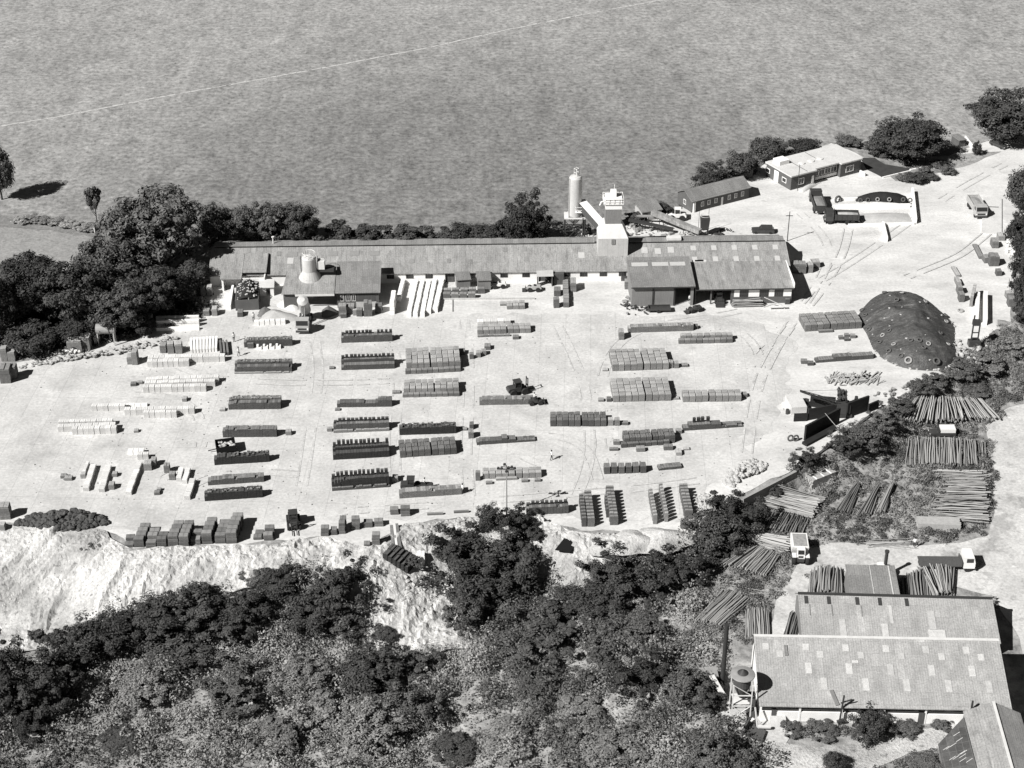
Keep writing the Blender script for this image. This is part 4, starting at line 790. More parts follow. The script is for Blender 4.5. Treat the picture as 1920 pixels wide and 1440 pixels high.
# single packs and crates, each set down by itself
SINGLES = [
    (866, 666, 12, 7, 7, 1, 'first small crate off the upper right of the broad stack'), (884, 674, 8, 9, 5, 2, 'dark crate lowest in the trail of crates off the broad stack'),
    (897, 671, 9, 9, 6, 0, 'pale crate in the middle of the trail of crates'), (907, 667, 9, 8, 6, 1, 'grey crate second from the end of the trail of crates'), (914, 657, 12, 7, 7, 1, 'last crate of the trail, farthest from the broad stack'),
    (967, 637, 12, 5, 5, 1, 'small crate at the right foot of the stack with paler packs'), (743, 739, 16, 3, 5, 1, 'flat pack lying left of the forklift stack'),
    (417, 772, 11, 4, 5, 0, 'flat pallet load off the left end of a crumbly row'), (541, 817, 11, 7, 6, 0, 'small pale pack off the right end of the smooth row'),
    (622, 693, 10, 3, 4, 1, 'small flat slab lying left of the two-step toothed row'), (633, 771, 10, 3, 4, 1, 'small flat crate at the left foot of the low plain row'), (618, 810, 10, 6, 4, 0, 'pale open crate touching a toothed row on its left'),
    (741, 905, 11, 9, 7, 1, 'round topped grey heap pack at the end of the tallest toothed row'), (868, 808, 16, 3, 5, 1, 'flat grey pack at the end of the dark row near the tall crate pair'),
    (884, 806, 8, 9, 7, 2, 'tall dark crate standing behind a paler one'), (883, 823, 10, 12, 8, 1, 'paler upright crate in front of a dark one'),
    (896, 902, 9, 15, 5, 1, 'upright pale ended pack at the left end of the lamp mast stack'), (917, 909, 13, 4, 4, 1, 'small crate in front of the left end of the lamp mast stack'),
    (984, 905, 13, 4, 4, 1, 'small crate in front of the lamp mast stack, right of the mast'), (1008, 904, 12, 4, 4, 1, 'last small crate at the right of the lamp mast stack'), (950, 901, 42, 4, 4, 0, 'low pale course of blocks right beside the mast'),
    (1145, 799, 10, 11, 6, 0, 'first pale pack off the end of the dark stack'), (1157, 799, 10, 11, 6, 0, 'second pale pack off the end of the dark stack'), (1172, 798, 12, 5, 5, 1, 'low pack farthest off the end of the dark stack'),
    (1165, 638, 10, 14, 9, 1, 'upright dark pack at the left end of the longest smooth row'), (1303, 618, 12, 6, 5, 2, 'dark lumpy crate at the right end of the longest smooth row'),
    (1257, 691, 11, 11, 6, 1, 'brown upright pack touching the upper broad stack'), (1268, 691, 9, 9, 6, 0, 'second pack beside the upper broad stack'), (1284, 689, 12, 4, 5, 1, 'low pack ending the trail off the upper broad stack'),
    (1135, 697, 11, 3, 5, 0, 'small flat pack left of the upper broad stack'), (1127, 754, 11, 4, 5, 0, 'pale open crate left of the lower broad stack'), (1142, 754, 9, 5, 6, 2, 'dark crate touching the lower broad stack'), (1267, 750, 13, 3, 5, 0, 'pale flat pack between the lower broad stack and its neighbour'),
    (1396, 746, 10, 6, 6, 1, 'small crate at the right end of the narrow stack'), (1151, 846, 17, 4, 4, 2, 'flat dark crate left below the ringed stack'), (1156, 835, 12, 7, 5, 1, 'crate touching the left end of the ringed stack'),
    (1201, 848, 17, 7, 6, 1, 'squat crate in front of the ringed stack, nearer its left'), (1253, 845, 18, 7, 6, 2, 'squat dark crate in front of the ringed stack, nearer its right'), (1273, 855, 11, 6, 9, 0, 'pale crate lowest at the right of the ringed stack'), (1287, 845, 12, 3, 5, 0, 'flat pale crate right of the ringed stack'), (1273, 814, 11, 6, 6, 1, 'crate behind the right end of the ringed stack'),
    (1577, 637, 9, 5, 4, 1, 'first of a cluster of little crates below the mound stack'), (1588, 633, 9, 5, 4, 1, 'rear crate in the cluster below the mound stack'), (1599, 635, 10, 6, 4, 1, 'right crate in the cluster below the mound stack'), (1588, 640, 10, 4, 4, 2, 'front crate in the cluster below the mound stack'), (1548, 624, 28, 4, 3, 1, 'long low course at the foot of the mound stack'),
    (1508, 683, 12, 6, 5, 1, 'small crate at the left end of the stepped row'), (1520, 686, 12, 5, 5, 2, 'dark tilted crate by the left end of the stepped row'),
    (470, 654, 12, 9, 3, 2, 'dark box standing against the row with white rubble blocks'),
    (243, 684, 10, 13, 9, 0, 'pallet of stones, left of two behind the pale rows'), (253, 685, 11, 22, 9, 0, 'taller pallet of stones, right of two behind the pale rows'),
    (306, 663, 12, 14, 8, 1, 'left pallet of three behind the pale rows'), (320, 664, 12, 17, 8, 0, 'middle pallet of three behind the pale rows'), (335, 664, 13, 17, 8, 0, 'right pallet of three beside the white beams'),
    (250, 725, 11, 5, 5, 2, 'dark box with a white top left of the pale rows'), (262, 721, 11, 4, 4, 1, 'grey flat box left of the pale rows'), (346, 754, 9, 6, 6, 0, 'lone small pale block between two groups of pale rows'),
    (255, 812, 9, 4, 5, 0, 'lone white stone on the open concrete'), (119, 898, 12, 5, 6, 1, 'left low pile in the pair at the far left of the cross rows'), (128, 902, 15, 5, 6, 0, 'right low pile in the pair at the far left of the cross rows'), (156, 898, 10, 8, 6, 0, 'small pile touching the leftmost cross row'),
    (215, 895, 10, 6, 6, 0, 'small pale pile between two cross rows, upper'), (209, 919, 11, 9, 8, 0, 'pale cube between two cross rows, lower'), (294, 929, 11, 5, 6, 1, 'little broken pile standing alone below the cross rows'), (298, 922, 8, 5, 4, 0, 'white crumb pile behind the lone broken pile'),
    (277, 883, 15, 12, 9, 0, 'tumbled pale stones right of the longest cross row'), (288, 876, 10, 12, 8, 0, 'upper pile of tumbled stones right of the longest cross row'), (313, 888, 11, 14, 7, 1, 'grey pack at the left of the short cross rows'), (323, 901, 12, 11, 7, 1, 'table like pack beside the short cross rows'),
    (10, 720, 20, 26, 14, 1, 'tall brown stack at the left edge of the yard'), (24, 712, 14, 22, 10, 1, 'second tall stack at the left edge of the yard'), (9, 975, 20, 22, 12, 1, 'stack of slabs at the lower left edge of the yard'), (3, 998, 14, 12, 8, 0, 'pale pack below the slab stack at the lower left edge'),
    (8, 678, 12, 22, 8, 0, 'pale upright pack at the far left under the trees'), (22, 678, 14, 16, 8, 0, 'pale rounded pack next to the far left one under the trees'), (70, 668, 18, 6, 6, 0, 'flat white pack lying alone under the trees'), (88, 667, 10, 7, 5, 0, 'small white pack beside the flat one under the trees'),
    (140, 662, 28, 20, 10, 0, 'big pile of pale bagged stone against the trees'), (160, 658, 20, 22, 10, 0, 'squarer half of the big pale pile against the trees'), (279, 616, 14, 21, 8, 1, 'upright crate beside the long horizontal beams'), 
    (337, 568, 10, 17, 6, 1, 'brown pack in the shade of the big tree'), (361, 572, 11, 22, 8, 0, 'pale upright pack outside the shade of the big tree'), (374, 572, 12, 10, 6, 0, 'low pale pack right of the upright one near the big tree'), (368, 553, 10, 14, 6, 1, 'upright brown pack near the low store'), (381, 556, 9, 15, 7, 0, 'left of two tall white packs by the low store'), (393, 556, 10, 16, 7, 0, 'right of two tall white packs by the low store'),
    (402, 593, 10, 12, 8, 0, 'white cube alone on the yard below the low store'), (387, 593, 12, 9, 7, 1, 'crumbly crate left of the lone white cube'), (450, 595, 11, 8, 8, 2, 'dark box below the covered coal bay'),
    (642, 594, 15, 18, 8, 1, 'left crate in front of the brown shed'), (657, 590, 16, 14, 8, 1, 'second crate in front of the brown shed'), (644, 597, 12, 7, 4, 2, 'low crate in the corner in front of the brown shed'), (674, 594, 11, 12, 6, 2, 'dark crate in the middle of the shed front row'), (690, 594, 16, 24, 8, 1, 'tallest crate in front of the brown shed'), (710, 588, 14, 13, 8, 2, 'dark broken crate at the corner of the brown shed'),
    (666, 592, 9, 10, 6, 0, 'paler narrow crate between larger ones at the brown shed'),
    (1075, 548, 11, 16, 12, 1, 'upright pack by the porch with a dark flank'), (1043, 578, 11, 16, 6, 1, 'front left pack of the pair rows near the porch'), (1045, 556, 13, 10, 9, 2, 'dark packs left behind the front left pack near the porch'), (1176, 543, 10, 14, 7, 1, 'brown pack at the corner of the workshop annex'), (1172, 527, 16, 9, 5, 2, 'dark slotted crate under the end window of the white wall'),
    (1491, 513, 13, 17, 8, 1, 'left bin standing in the shadow of the gable'), (1504, 514, 14, 17, 8, 1, 'right bin standing in the shadow of the gable'), (1519, 512, 10, 14, 7, 0, 'white crate at the edge of the gable shadow'), (1530, 503, 14, 11, 7, 0, 'jumble of pale boxes at the tip of the gable shadow'),
    (1476, 571, 9, 9, 5, 2, 'dark drum at the end of the open store'), 
    (1850, 494, 11, 10, 8, 1, 'first brown stack by the dark trees on the road edge'), (1864, 500, 18, 18, 9, 1, 'largest brown stack by the dark trees on the road edge'), (1840, 486, 9, 4, 26, 1, 'long low stack leftmost by the dark trees'), (1866, 466, 12, 12, 9, 1, 'jumbled stack between slab and trees'), (1878, 452, 12, 9, 8, 0, 'pale tumbled stack behind the jumbled one'),
    (1803, 567, 10, 14, 8, 1, 'end pack of the pale row leading to the two white walls'), (1800, 553, 9, 13, 9, 1, 'second pack from the end of the pale row by the white walls'), (1798, 538, 8, 8, 12, 0, 'pale pack in the middle of the row by the white walls'), (1796, 520, 8, 4, 18, 0, 'farthest low pack of the pale row by the white walls'),
    (1898, 576, 15, 14, 8, 1, 'brown crate under the dark trees at the right edge'), (1893, 560, 14, 10, 6, 0, 'pale crate under the dark trees at the right edge'), (1873, 518, 10, 9, 6, 2, 'small dark tent shaped box by the dark trees'),
    (790, 1063, 14, 20, 10, 3, 'white topped box standing above the scrub'),
]
SM = (M_pk, M_pkm, M_pkd, M_wht)
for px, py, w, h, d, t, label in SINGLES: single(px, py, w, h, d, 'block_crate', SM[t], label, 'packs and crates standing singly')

# pale kerb packs in rows
grid((276, 690), (355, 688), 8, 1, hm(11, G(300, 690)), 1.3, 'kerb_pack', M_kerb, 'pale pack in the front row of the upper pale pair')
grid((278, 682.5), (422, 679), 14, 1, hm(11, G(300, 682)), 1.2, 'kerb_pack', M_kerb, 'pale pack in the rear row of the upper pale pair', cell=.97)
grid((269, 737.5), (387.5, 735), 11, 1, hm(11, G(300, 737)), 1.1, 'kerb_pack', M_kerb, 'pale pack in the front row of the three pale rows')
grid((272, 730), (404, 726), 12, 1, hm(11, G(300, 730)), 1.1, 'kerb_pack', M_kerb, 'pale pack in the middle row of the three pale rows', cell=.97)
grid((274, 723), (411, 719), 13, 1, hm(11, G(300, 723)), 1.1, 'kerb_pack', M_kerb, 'pale pack in the rear row of the three pale rows', cell=.97)
grid((234, 780), (365, 777), 12, 1, hm(11, G(300, 780)), 1.1, 'kerb_pack', M_kerb, 'pale pack in the long middle row of the staggered pale rows', cell=.97)
grid((270, 784.5), (332, 784), 6, 1, hm(11, G(300, 784)), .9, 'kerb_pack', M_kerb, 'pale pack in the short front row of the staggered pale rows')
grid((172, 772), (235, 771), 6, 1, hm(10, G(200, 772)), 1.0, 'kerb_pack', M_kerb, 'pale pack in the left end row of the staggered pale rows')
grid((206, 764), (276, 763), 6, 1, hm(4, G(240, 764)), .7, 'kerb_pack', M_wht, 'low white pack behind the staggered pale rows', cell=.97)
grid((136, 816), (219, 814), 8, 1, hm(11, G(180, 816)), 1.1, 'kerb_pack', M_kerb, 'pale pack in the front row of the leftmost pale group')
grid((109, 811), (217, 807), 10, 1, hm(10, G(160, 810)), 1.1, 'kerb_pack', M_kerb, 'pale pack in the middle row of the leftmost pale group', cell=.97)
grid((110, 802), (212, 799), 10, 1, hm(10, G(160, 802)), 1.0, 'kerb_pack', M_kerb, 'pale pack in the rear row of the leftmost pale group', cell=.95)
grid((240, 854), (270, 853), 3, 1, hm(7, G(250, 854)), 1.0, 'kerb_pack', M_wht, 'white pack in the three behind the longest cross row')
grid((258, 863), (279, 862), 2, 1, hm(10, G(270, 863)), .9, 'kerb_pack', M_kerb, 'pale pack of the two in front of three white ones')
grid((477, 612), (536, 609), 6, 1, hm(8, G(500, 611)), 1.0, 'kerb_pack', M_wht, 'white pack in the row of six below the sand heap', cell=.9)
def cross(fa, fb, back, n, h, kind, m, label, cell=.97):        # a row running away: front-left, front-right, back-left pixel
    a, b, c = G(*fa), G(*fb), G(*back); v = c - a; L = math.hypot(v[0], v[1]); rz = math.atan2(v[1], v[0]); w = math.hypot(*(b - a)[:2]); d = v[:2] / L; nn = np.array((d[1], -d[0]))
    for i in range(n):
        p = a[:2] + d * L * (i + .5) / n + nn * (w / 2 + random.uniform(-.04, .04))
        put_pack(kind, m, (p[0], p[1], a[2]), rz, (L / n * cell, w, hm(h, a) * random.uniform(.97, 1.03)), label, label[:60])
cross((156, 922), (167, 922), (171, 876), 7, 7, 'kerb_pack', M_kerb, 'pale pack in the leftmost row running away from the camera')
cross((154, 893), (160, 893), (163, 872), 4, 7, 'kerb_pack', M_kerb, 'pale pack in the short row just behind the leftmost cross row')
cross((186, 924), (197, 924), (199, 878), 7, 7, 'kerb_pack', M_kerb, 'pale pack in the second row running away from the camera')
cross((236, 929), (247, 929), (257, 872), 8, 7, 'kerb_pack', M_kerb, 'pale pack in the longest row running away from the camera')
cross((331, 904), (341, 904), (336, 884), 3, 8, 'kerb_pack', M_kerb, 'pale pack in the first short cross row')
cross((341, 908), (351, 907), (349, 884), 3, 8, 'kerb_pack', M_kerb, 'pale pack in the second short cross row')
cross((346, 938), (357, 938), (357, 904), 4, 8, 'kerb_pack', M_kerb, 'pale pack in the third short cross row, nearest the block rows')
for i, (fa, fb, bk) in enumerate((((762, 595), (771, 595), (776, 532)), ((774, 595), (783, 595), (788, 532)), ((787, 595), (796, 595), (800, 532)), ((799, 589), (808, 589), (811, 530)), ((811, 586), (821, 586), (824, 530)))):
    cross(fa, fb, bk, 9, 8, 'slab_pack', M_wht, 'white slab pack in the %s of five long rows against the long shed' % ('first', 'second', 'third', 'fourth', 'fifth')[i], .96)
cross((744, 566), (752, 566), (752, 532), 5, 9, 'slab_pack', M_wht, 'white slab pack in the single row beside the brown shed corner')
cross((731, 590), (740, 590), (735, 566), 3, 22, 'slab_pack', M_wht, 'tall white slab pack in front of the single row at the shed corner')
grid((830, 562), (892, 561), 4, 1, hm(10, G(860, 562)), 1.0, 'block_crate', M_pkm, 'grey crate in the front row near the box stores', cell=.92)
grid((831, 553), (910, 551), 5, 1, hm(9, G(860, 553)), 1.0, 'block_crate', M_pkm, 'grey crate in the rear row near the box stores', cell=.92)
grid((950, 581), (985, 580), 3, 2, hm(7, G(960, 581)), 2.2, 'block_crate', M_pk, 'grey pack in the cluster of six under the white kerb wall')
single(943, 574, 12, 4, 5, 'block_crate', M_pk, 'flat pack left of the cluster of six under the white kerb wall')
cross((1056, 577), (1067, 577), (1055, 532), 5, 9, 'block_crate', M_pkm, 'brown pack in the row running out from beside the porch')

# white beams
def beams(specs, name, m, w, h, label, cat):
    for a, b, z in specs:
        A, Bp = G(*a), G(*b); q = MB(); q.bar(Vector((0, 0, h / 2)), Vector(Bp - A) + Vector((0, 0, h / 2)), w, h); one(name, q, m, label, cat, (A[0], A[1], A[2] + z), group=label[:60])
beams([((359.5 + i * 5.7, 663 - i * .4), (358.5 + i * 6.0, 640 - i * .4), 0) for i in range(9)], 'concrete_beam', M_wht, .42, .8, 'white beam in the closely set rank of nine', 'beam')
beams([((415 + i * 6.3, 667), (413 + i * 6, 643), 0) for i in range(3)], 'concrete_beam', M_pkd, .36, .7, 'dark beam beside the rank of nine white beams', 'beam')
beams([((294, 620 - j * 7), (374, 618 - j * 7), k * .75) for j in range(3) for k in range(2 if j else 1)], 'concrete_beam', M_wht, .55, .65, 'long white beam stacked lengthwise near the shaded trees', 'beam')
for i, (a, b) in enumerate((((1829, 608), (1832, 560)), ((1846, 610), (1846, 558)))): beams([(a, b, 0)], 'precast_wall', M_wht, .75, 1.5, ('left', 'right')[i] + ' one of two long white walls by the hoist frame', 'precast wall')
cross((1817, 575), (1823, 575), (1822, 552), 3, 20, 'slab_pack', M_pk, 'slab pack pressed against the two long white walls')

# slab stacks along the yard edge: each pack of a stack is its own thing
def slabstack(px, py, w, layers, deep, label, lh=.52, d=1.1, m=M_slab, broken=.0):
    P = G(px, py); P[2] = max(P[2], -.05); ww = w / spx(P)
    for i in range(deep):
        for k in range(layers - (1 if i == 0 and random.random() < broken else 0)):
            put_pack('slab_pack', m, (P[0] + i * .1 + random.uniform(-.05, .05), P[1] + d * (i + .5), max(0, P[2]) + .02 + k * lh), R(3) + random.uniform(-.03, .03), (ww, d * .95, lh * .88), label, label[:60])
for px, py, w, ly, dp, lb in ((241, 1027, 17, 2, 2, 'slab pack in the low stack starting the long edge row'), (261, 1027, 19, 3, 4, 'slab pack in the second stack of the long edge row'), (283, 1028, 19, 3, 3, 'slab pack in the third stack of the long edge row'), (303, 1027, 18, 3, 2, 'slab pack in the dark topped fourth stack of the edge row'),
                              (325, 1027, 19, 4, 4, 'slab pack in the fifth stack of the long edge row'), (345, 1027, 18, 4, 4, 'slab pack in the sixth stack of the long edge row'), (367, 1022, 18, 3, 2, 'slab pack in the seventh stack, set back in shadow'), (388, 1021, 19, 4, 4, 'slab pack in the eighth stack of the long edge row'),
                              (413, 1020, 20, 3, 4, 'slab pack in the ninth stack with broken top'), (434, 1020, 20, 4, 5, 'slab pack in the tallest stack ending the long edge row'), (483, 1013, 16, 1, 2, 'slab pack in the low heap beyond the long edge row'), (503, 1014, 18, 3, 2, 'slab pack in the isolated stack beyond the long edge row'),
                              (609, 1006, 15, 4, 1, 'slab pack in the leaning column right of the tall machine'), (626, 1004, 11, 2, 1, 'slab pack in the short column right of the leaning one'), (641, 1002, 12, 4, 2, 'slab pack in the slim column third from the tall machine'), (667, 994, 15, 4, 1, 'slab pack in the square column above the chalk track'),
                              (690, 990, 17, 3, 1, 'slab pack in the broad column beside the square one'), (710, 988, 17, 3, 1, 'slab pack in the last column before the long leaning beams'), (705, 1024, 15, 5, 1, 'slab pack in the pale column standing below the edge'), (688, 1026, 12, 2, 1, 'slab pack in the dark stub left of the pale column'),
                              (760, 969, 18, 4, 1, 'slab pack in the column left of the bushes'), (739, 966, 16, 2, 1, 'slab pack in the low stub left of that bush column')):
    slabstack(px, py, w, ly, dp, lb, broken=.3)
for px, py, w, dp, lb, m in ((1095, 989, 9, 8, 'crate in the narrow left half of the first striped ladder stack', M_pkd), (1108, 989, 14, 9, 'crate in the wide right half of the first striped ladder stack', M_pkm), (1140, 972, 7, 5, 'crate in the narrow half of the second striped ladder stack', M_pkd), (1151, 986, 16, 10, 'crate in the wide half of the second striped ladder stack', M_pkm),
                             (1291, 975, 16, 9, 'crate in the striped ladder stack by the white boulders', M_pkm), (1228, 984, 8, 9, 'crate in the left of two thin pale ladder rows', M_pk), (1249, 980, 7, 10, 'crate in the right of two thin pale ladder rows', M_pk)):
    P = G(px, py); P[2] = 0.05
    for i in range(dp): put_pack('block_crate', m, (P[0] - i * .03, P[1] + .35 + i * .88, .06), R(1), (w / spx(P), .45, 1.6), lb, lb[:60])
single(1284, 992, 15, 13, 8, 'block_crate', M_pkm, 'squat grey crate in front of the striped stack by the boulders')

# dark steel crates and long beams tumbling down the bank
for j in range(2):
    for i in range(6):
        P = G(727 + i * 7.6 + j * 9, 1047 + i * 4.6 - j * 10)
        put_pack('block_crate', M_b3, (P[0], P[1], P[2] + .1), R(-28), (.85, 1.5, 1.1), 'black crate in the double rank stepping down the bank', 'black crates stepping down the bank')
for i, (a, b) in enumerate((((737, 1035), (734, 990)), ((744, 1037), (739, 988)), ((751, 1036), (744, 987)))):
    A, Bp = G(*a), G(*b); q = MB(); q.bar(Vector((0, 0, .5)), Vector(Bp - A) + Vector((0, 0, .35)), .45, .5); one('timber_beam', q, M_slab if i != 1 else M_light, 'long beam lying down the bank above the black crates', 'beam', tuple(A), group='beams lying down the bank')
q = MB().hexa([(-1.6, -1.2, 0), (.8, -1.5, 0), (1.8, 1.6, .1), (-.5, 1.8, .1), (-1.6, -1.2, .15), (.8, -1.5, .15), (1.8, 1.6, .3), (-.5, 1.8, .3)])
P = G(1062, 1030); one('steel_plate', q, M_black, 'black rectangular sheet lying on the white chalk', 'sheet', (P[0], P[1], P[2] + .55), R(-8))
for i, (px, py, w) in enumerate(((816, 966, 30), (865, 962, 28), (700 - 60, 1010, 0))):
    if w: P = G(px, py); one('timber_beam', MB().bar((-w / 24, 0, .2), (w / 24, .2, .2), .35, .3), M_slab, ('dark beam lying at the yard edge beside the bush column', 'thin rail lying at the yard edge near the mast bushes')[i], 'beam', (P[0], P[1], .05))

# white rubble bits before the row
for i, px in enumerate((486, 498, 510, 522)):
    P = G(px, 655 - i * .4); q = MB(); q.box(-.45, .45, -.2, .4, 0, .5 + .15 * (i % 2)); q.box(-.42, -.05, -.2, .3, .62, .95); one('white_block', q, M_wht, 'broken white block in front of a grey row, by the mixer lorry', 'block', tuple(P), group='broken white blocks before a grey row')

# boulders, heaps, rubble
def rubble(name, pts, n, r0, r1, m, label, pile=0.0, kind='stuff'):
    poly = wpoly(pts); Pp = np.array(poly); c = Pp.mean(0); q = MB(); k = 0
    while k < n:
        x, y = random.uniform(*sorted((Pp[:, 0].min(), Pp[:, 0].max()))), random.uniform(Pp[:, 1].min(), Pp[:, 1].max())
        if not inside(poly, np.array([x]), np.array([y]))[0]: continue
        r = random.uniform(r0, r1); t = math.hypot(x - c[0], y - c[1]) / (np.ptp(Pp[:, 0]) / 2 + .1); z = H(x, y)[0] + pile * max(0, 1 - t) * random.uniform(.3, 1)
        q.rock((x, y, z + r * .3), r); k += 1
    o = q.build(name, m); o['kind'] = kind; tag(o, label, 'rubble'); return o
M_bld = mat('white_boulder', .42, var=.14, sc=.8, fine=.12, fs=5)
rubble('rubble', [(1352, 905), (1375, 882), (1405, 862), (1440, 870), (1428, 885), (1395, 900), (1372, 915)], 260, .2, .5, M_bld, 'white boulders heaped above the retaining wall', 1.0)
rubble('rubble', [(1298, 975), (1300, 930), (1335, 925), (1345, 940), (1325, 970)], 160, .2, .5, M_bld, 'white boulders heaped beside the striped ladder stack', .8)
rubble('rubble', [(1190, 1040), (1290, 1005), (1330, 1000), (1290, 1030), (1215, 1060)], 110, .2, .5, M_bld, 'white stones below the yard edge under the crate', .2)
rubble('rubble', [(90, 668), (130, 650), (160, 655), (150, 664)], 60, .25, .55, M_kerb, 'pale stones against the shaded trees at the yard corner', .8)
rubble('rubble', [(30, 685), (172, 664), (225, 654), (260, 646), (330, 630), (335, 638), (250, 660), (180, 672), (40, 692)], 120, .15, .6, M_pk, 'mixed stones and blocks along the foot of the shaded trees', .5)
rubble('rubble', [(700, 1090), (790, 1080), (830, 1130), (800, 1160), (740, 1120)], 60, .2, .5, M_bld, 'broken stone on the white track below the crates', .2)
rubble('rubble', [(780, 985), (880, 975), (920, 990), (860, 1010), (790, 1005)], 130, .2, .55, M_pk, 'grey rubble on the bank left of the mast bushes', .3)
rubble('rubble', [(1845, 690), (1780, 690), (1760, 660), (1790, 640), (1850, 650)], 60, .25, .6, M_bld, 'white rocks at the foot of the hoist frame', .4)
rubble('rubble', [(780, 1100), (805, 1080), (812, 1095), (790, 1115)], 40, .25, .5, M_bld, 'pale stones beside the white topped box', .4)
rubble('rubble', [(1620, 745), (1650, 735), (1730, 715), (1720, 725), (1660, 748)], 24, .25, .5, M_pkm, 'scattered stones between the bays and the mound', .1)
rubble('rubble', [(1880, 440), (1905, 430), (1912, 480), (1890, 480)], 40, .3, .7, M_kerb, 'pale tumbled stones under the dark roadside trees', .6)
rubble('chalk_stones', [(-80, 1010), (60, 1000), (250, 1045), (450, 1040), (640, 1030), (640, 1110), (480, 1100), (330, 1125), (150, 1180), (-80, 1230)], 1500, .08, .26, M_bld, 'loose chalk stones all over the white slope', 0)
rubble('chalk_stones', [(700, 1090), (840, 1100), (880, 1210), (800, 1230), (690, 1215)], 500, .1, .3, M_bld, 'loose chalk stones on the white track', 0)
rubble('chalk_stones', [(1000, 1000), (1290, 1010), (1180, 1058), (1090, 1115), (1010, 1080)], 700, .1, .3, M_bld, 'loose chalk stones in the hollow round the black sheet', 0)
M_soil = mat('dug_soil', .075, var=.25, sc=.8, fine=.3, fs=3)
rubble('soil_heap', [(22, 985), (60, 968), (100, 964), (150, 962), (195, 972), (205, 982), (165, 995), (110, 1000), (60, 990)], 520, .12, .65, M_soil, 'dark dug soil tipped along the lower left yard edge', 1.0)
rubble('soil_heap', [(125, 1028), (165, 1018), (190, 1025), (170, 1036)], 60, .2, .5, M_soil, 'small dark spill of soil on the chalk slope', .2)
M_sand = mat('sand', .42, var=.12, sc=.8, fine=.14, fs=5)
def heap(px, py, r, h, m, label, name='sand_heap', sx=1.0):
    P = G(px, py); q = MB(); n, k = 22, 7; vs_ = []
    for j in range(k + 1):
        t = j / k
        for i in range(n):
            a = 2 * math.pi * i / n; rr = r * (1 - t) * (1 + .18 * math.sin(3 * a + px)) * (1 + .1 * random.random()); vs_.append((rr * math.cos(a) * sx, rr * math.sin(a), h * (t ** .85) * (1 + .04 * random.random()) - .03))
    q.add(vs_, [(j * n + i, j * n + (i + 1) % n, (j + 1) * n + (i + 1) % n, (j + 1) * n + i) for j in range(k) for i in range(n)])
    return one(name, q, m, label, 'heap', tuple(P), smooth=True)
heap(517, 596, 2.9, 1.5, M_sand, 'broad pale sand heap behind the row of six white packs', sx=1.25); heap(498, 588, 1.6, 1.5, mat('grit', .14, var=.2), 'darker grit heap next to the pale sand heap', 'grit_heap')
heap(617, 588, 1.6, 1.7, mat('wet_sand', .12, var=.2), 'dark wet sand heap in the bay doorway', 'grit_heap'); heap(545, 572, 2.2, 1.8, M_dust, 'white powder heap against the brown shed wall', 'powder_heap')
for i, (px, py, r, h) in enumerate(((1190, 1018, 3.2, 1.6), (1245, 1012, 3.2, 1.7), (1140, 1025, 2.4, 1.0))): heap(px, py, r, h, M_chalk, ('chalk heap below the yard edge, middle of three', 'chalk heap below the yard edge nearest the boulders', 'lowest chalk heap, below the second striped stack')[i], 'chalk_heap', 1.4)

# the covered coal bay by the gabled store
f = Fr((442, 583), (486, 581)); e = empty('aggregate_bay', 'walled bay with a dark sheeted heap weighted with white stones', 'bay', f.loc, f.rz)
q = MB(); q.box(0, f.L, 0, .2, 0, 2.2); q.box(0, .2, .2, 8.0, 0, 2.0); q.box(f.L - .2, f.L, .2, 7.5, 0, 2.0); q.box(.2, f.L - .2, 7.8, 8.0, 0, 2.0); q.build('wall', M_brick, e)
q = MB(); n = 10
hp = lambda i, j: 1.9 + 1.5 * math.sin(math.pi * min(.97, i / n + .03)) * (0.45 + .55 * math.sin(math.pi * min(1, j / n))) + random.uniform(0, .1)
q.add([(.2 + (f.L - .4) * i / n, .2 + 7.5 * j / n, hp(i, j)) for j in range(n + 1) for i in range(n + 1)], [(j * (n + 1) + i, j * (n + 1) + i + 1, (j + 1) * (n + 1) + i + 1, (j + 1) * (n + 1) + i) for j in range(n) for i in range(n)])
q.build('cover_sheet', mat('black_sheet', .03, var=.2), e)
q = MB()
for i in range(90): x, y = random.uniform(.4, f.L - .4), random.uniform(.4, 7.4); q.rock((x, y, hp(int(n * x / f.L), int(n * y / 7.7)) + .06), random.uniform(.12, .26), .5)
s = q.build('weight_stones', M_bld, e); s['kind'] = 'stuff'
q = MB().hexa([(-1.6, .5, 0), (-.9, .5, 0), (-.5, 7, 0), (-.9, 7, 0), (-1.6, .5, 1.0), (-.9, .5, 1.0), (-.5, 7, 1.9), (-.9, 7, 1.9)]); q.build('ramp', M_wht, e)

# ------------------------------------------------------------------ people: one continuous skinned body each
M_shirt = mat('white_shirt', .7, var=.1, fine=0); M_trous = mat('dark_trousers', .05, var=.1, fine=0); M_skin = mat('skin', .34, var=.05, fine=0); M_hair = mat('dark_hair', .02, var=0, fine=0)
def body(name, J, E, RAD):
    me = bpy.data.meshes.new(name); me.from_pydata([J[k] for k in J], [(list(J).index(a), list(J).index(b)) for a, b in E], []); o = bpy.data.objects.new('tmp', me); COL.objects.link(o)
    sk = o.modifiers.new('Skin', 'SKIN'); ss = o.modifiers.new('Sub', 'SUBSURF'); ss.levels = 1; ss.render_levels = 1
    for i, k in enumerate(J):
        r = RAD.get(k, RAD.get(k.rstrip('LR0123456789'), .05)); d = me.skin_vertices[0].data[i]; d.radius = r if isinstance(r, tuple) else (r, r); d.use_root = (k == 'pelvis')
    dg = bpy.context.evaluated_depsgraph_get(); m2 = bpy.data.meshes.new_from_object(o.evaluated_get(dg)); bpy.data.objects.remove(o)
    m2.name = name; m2.materials.clear()
    for m in (M_shirt, M_trous, M_skin): m2.materials.append(m)
    return m2
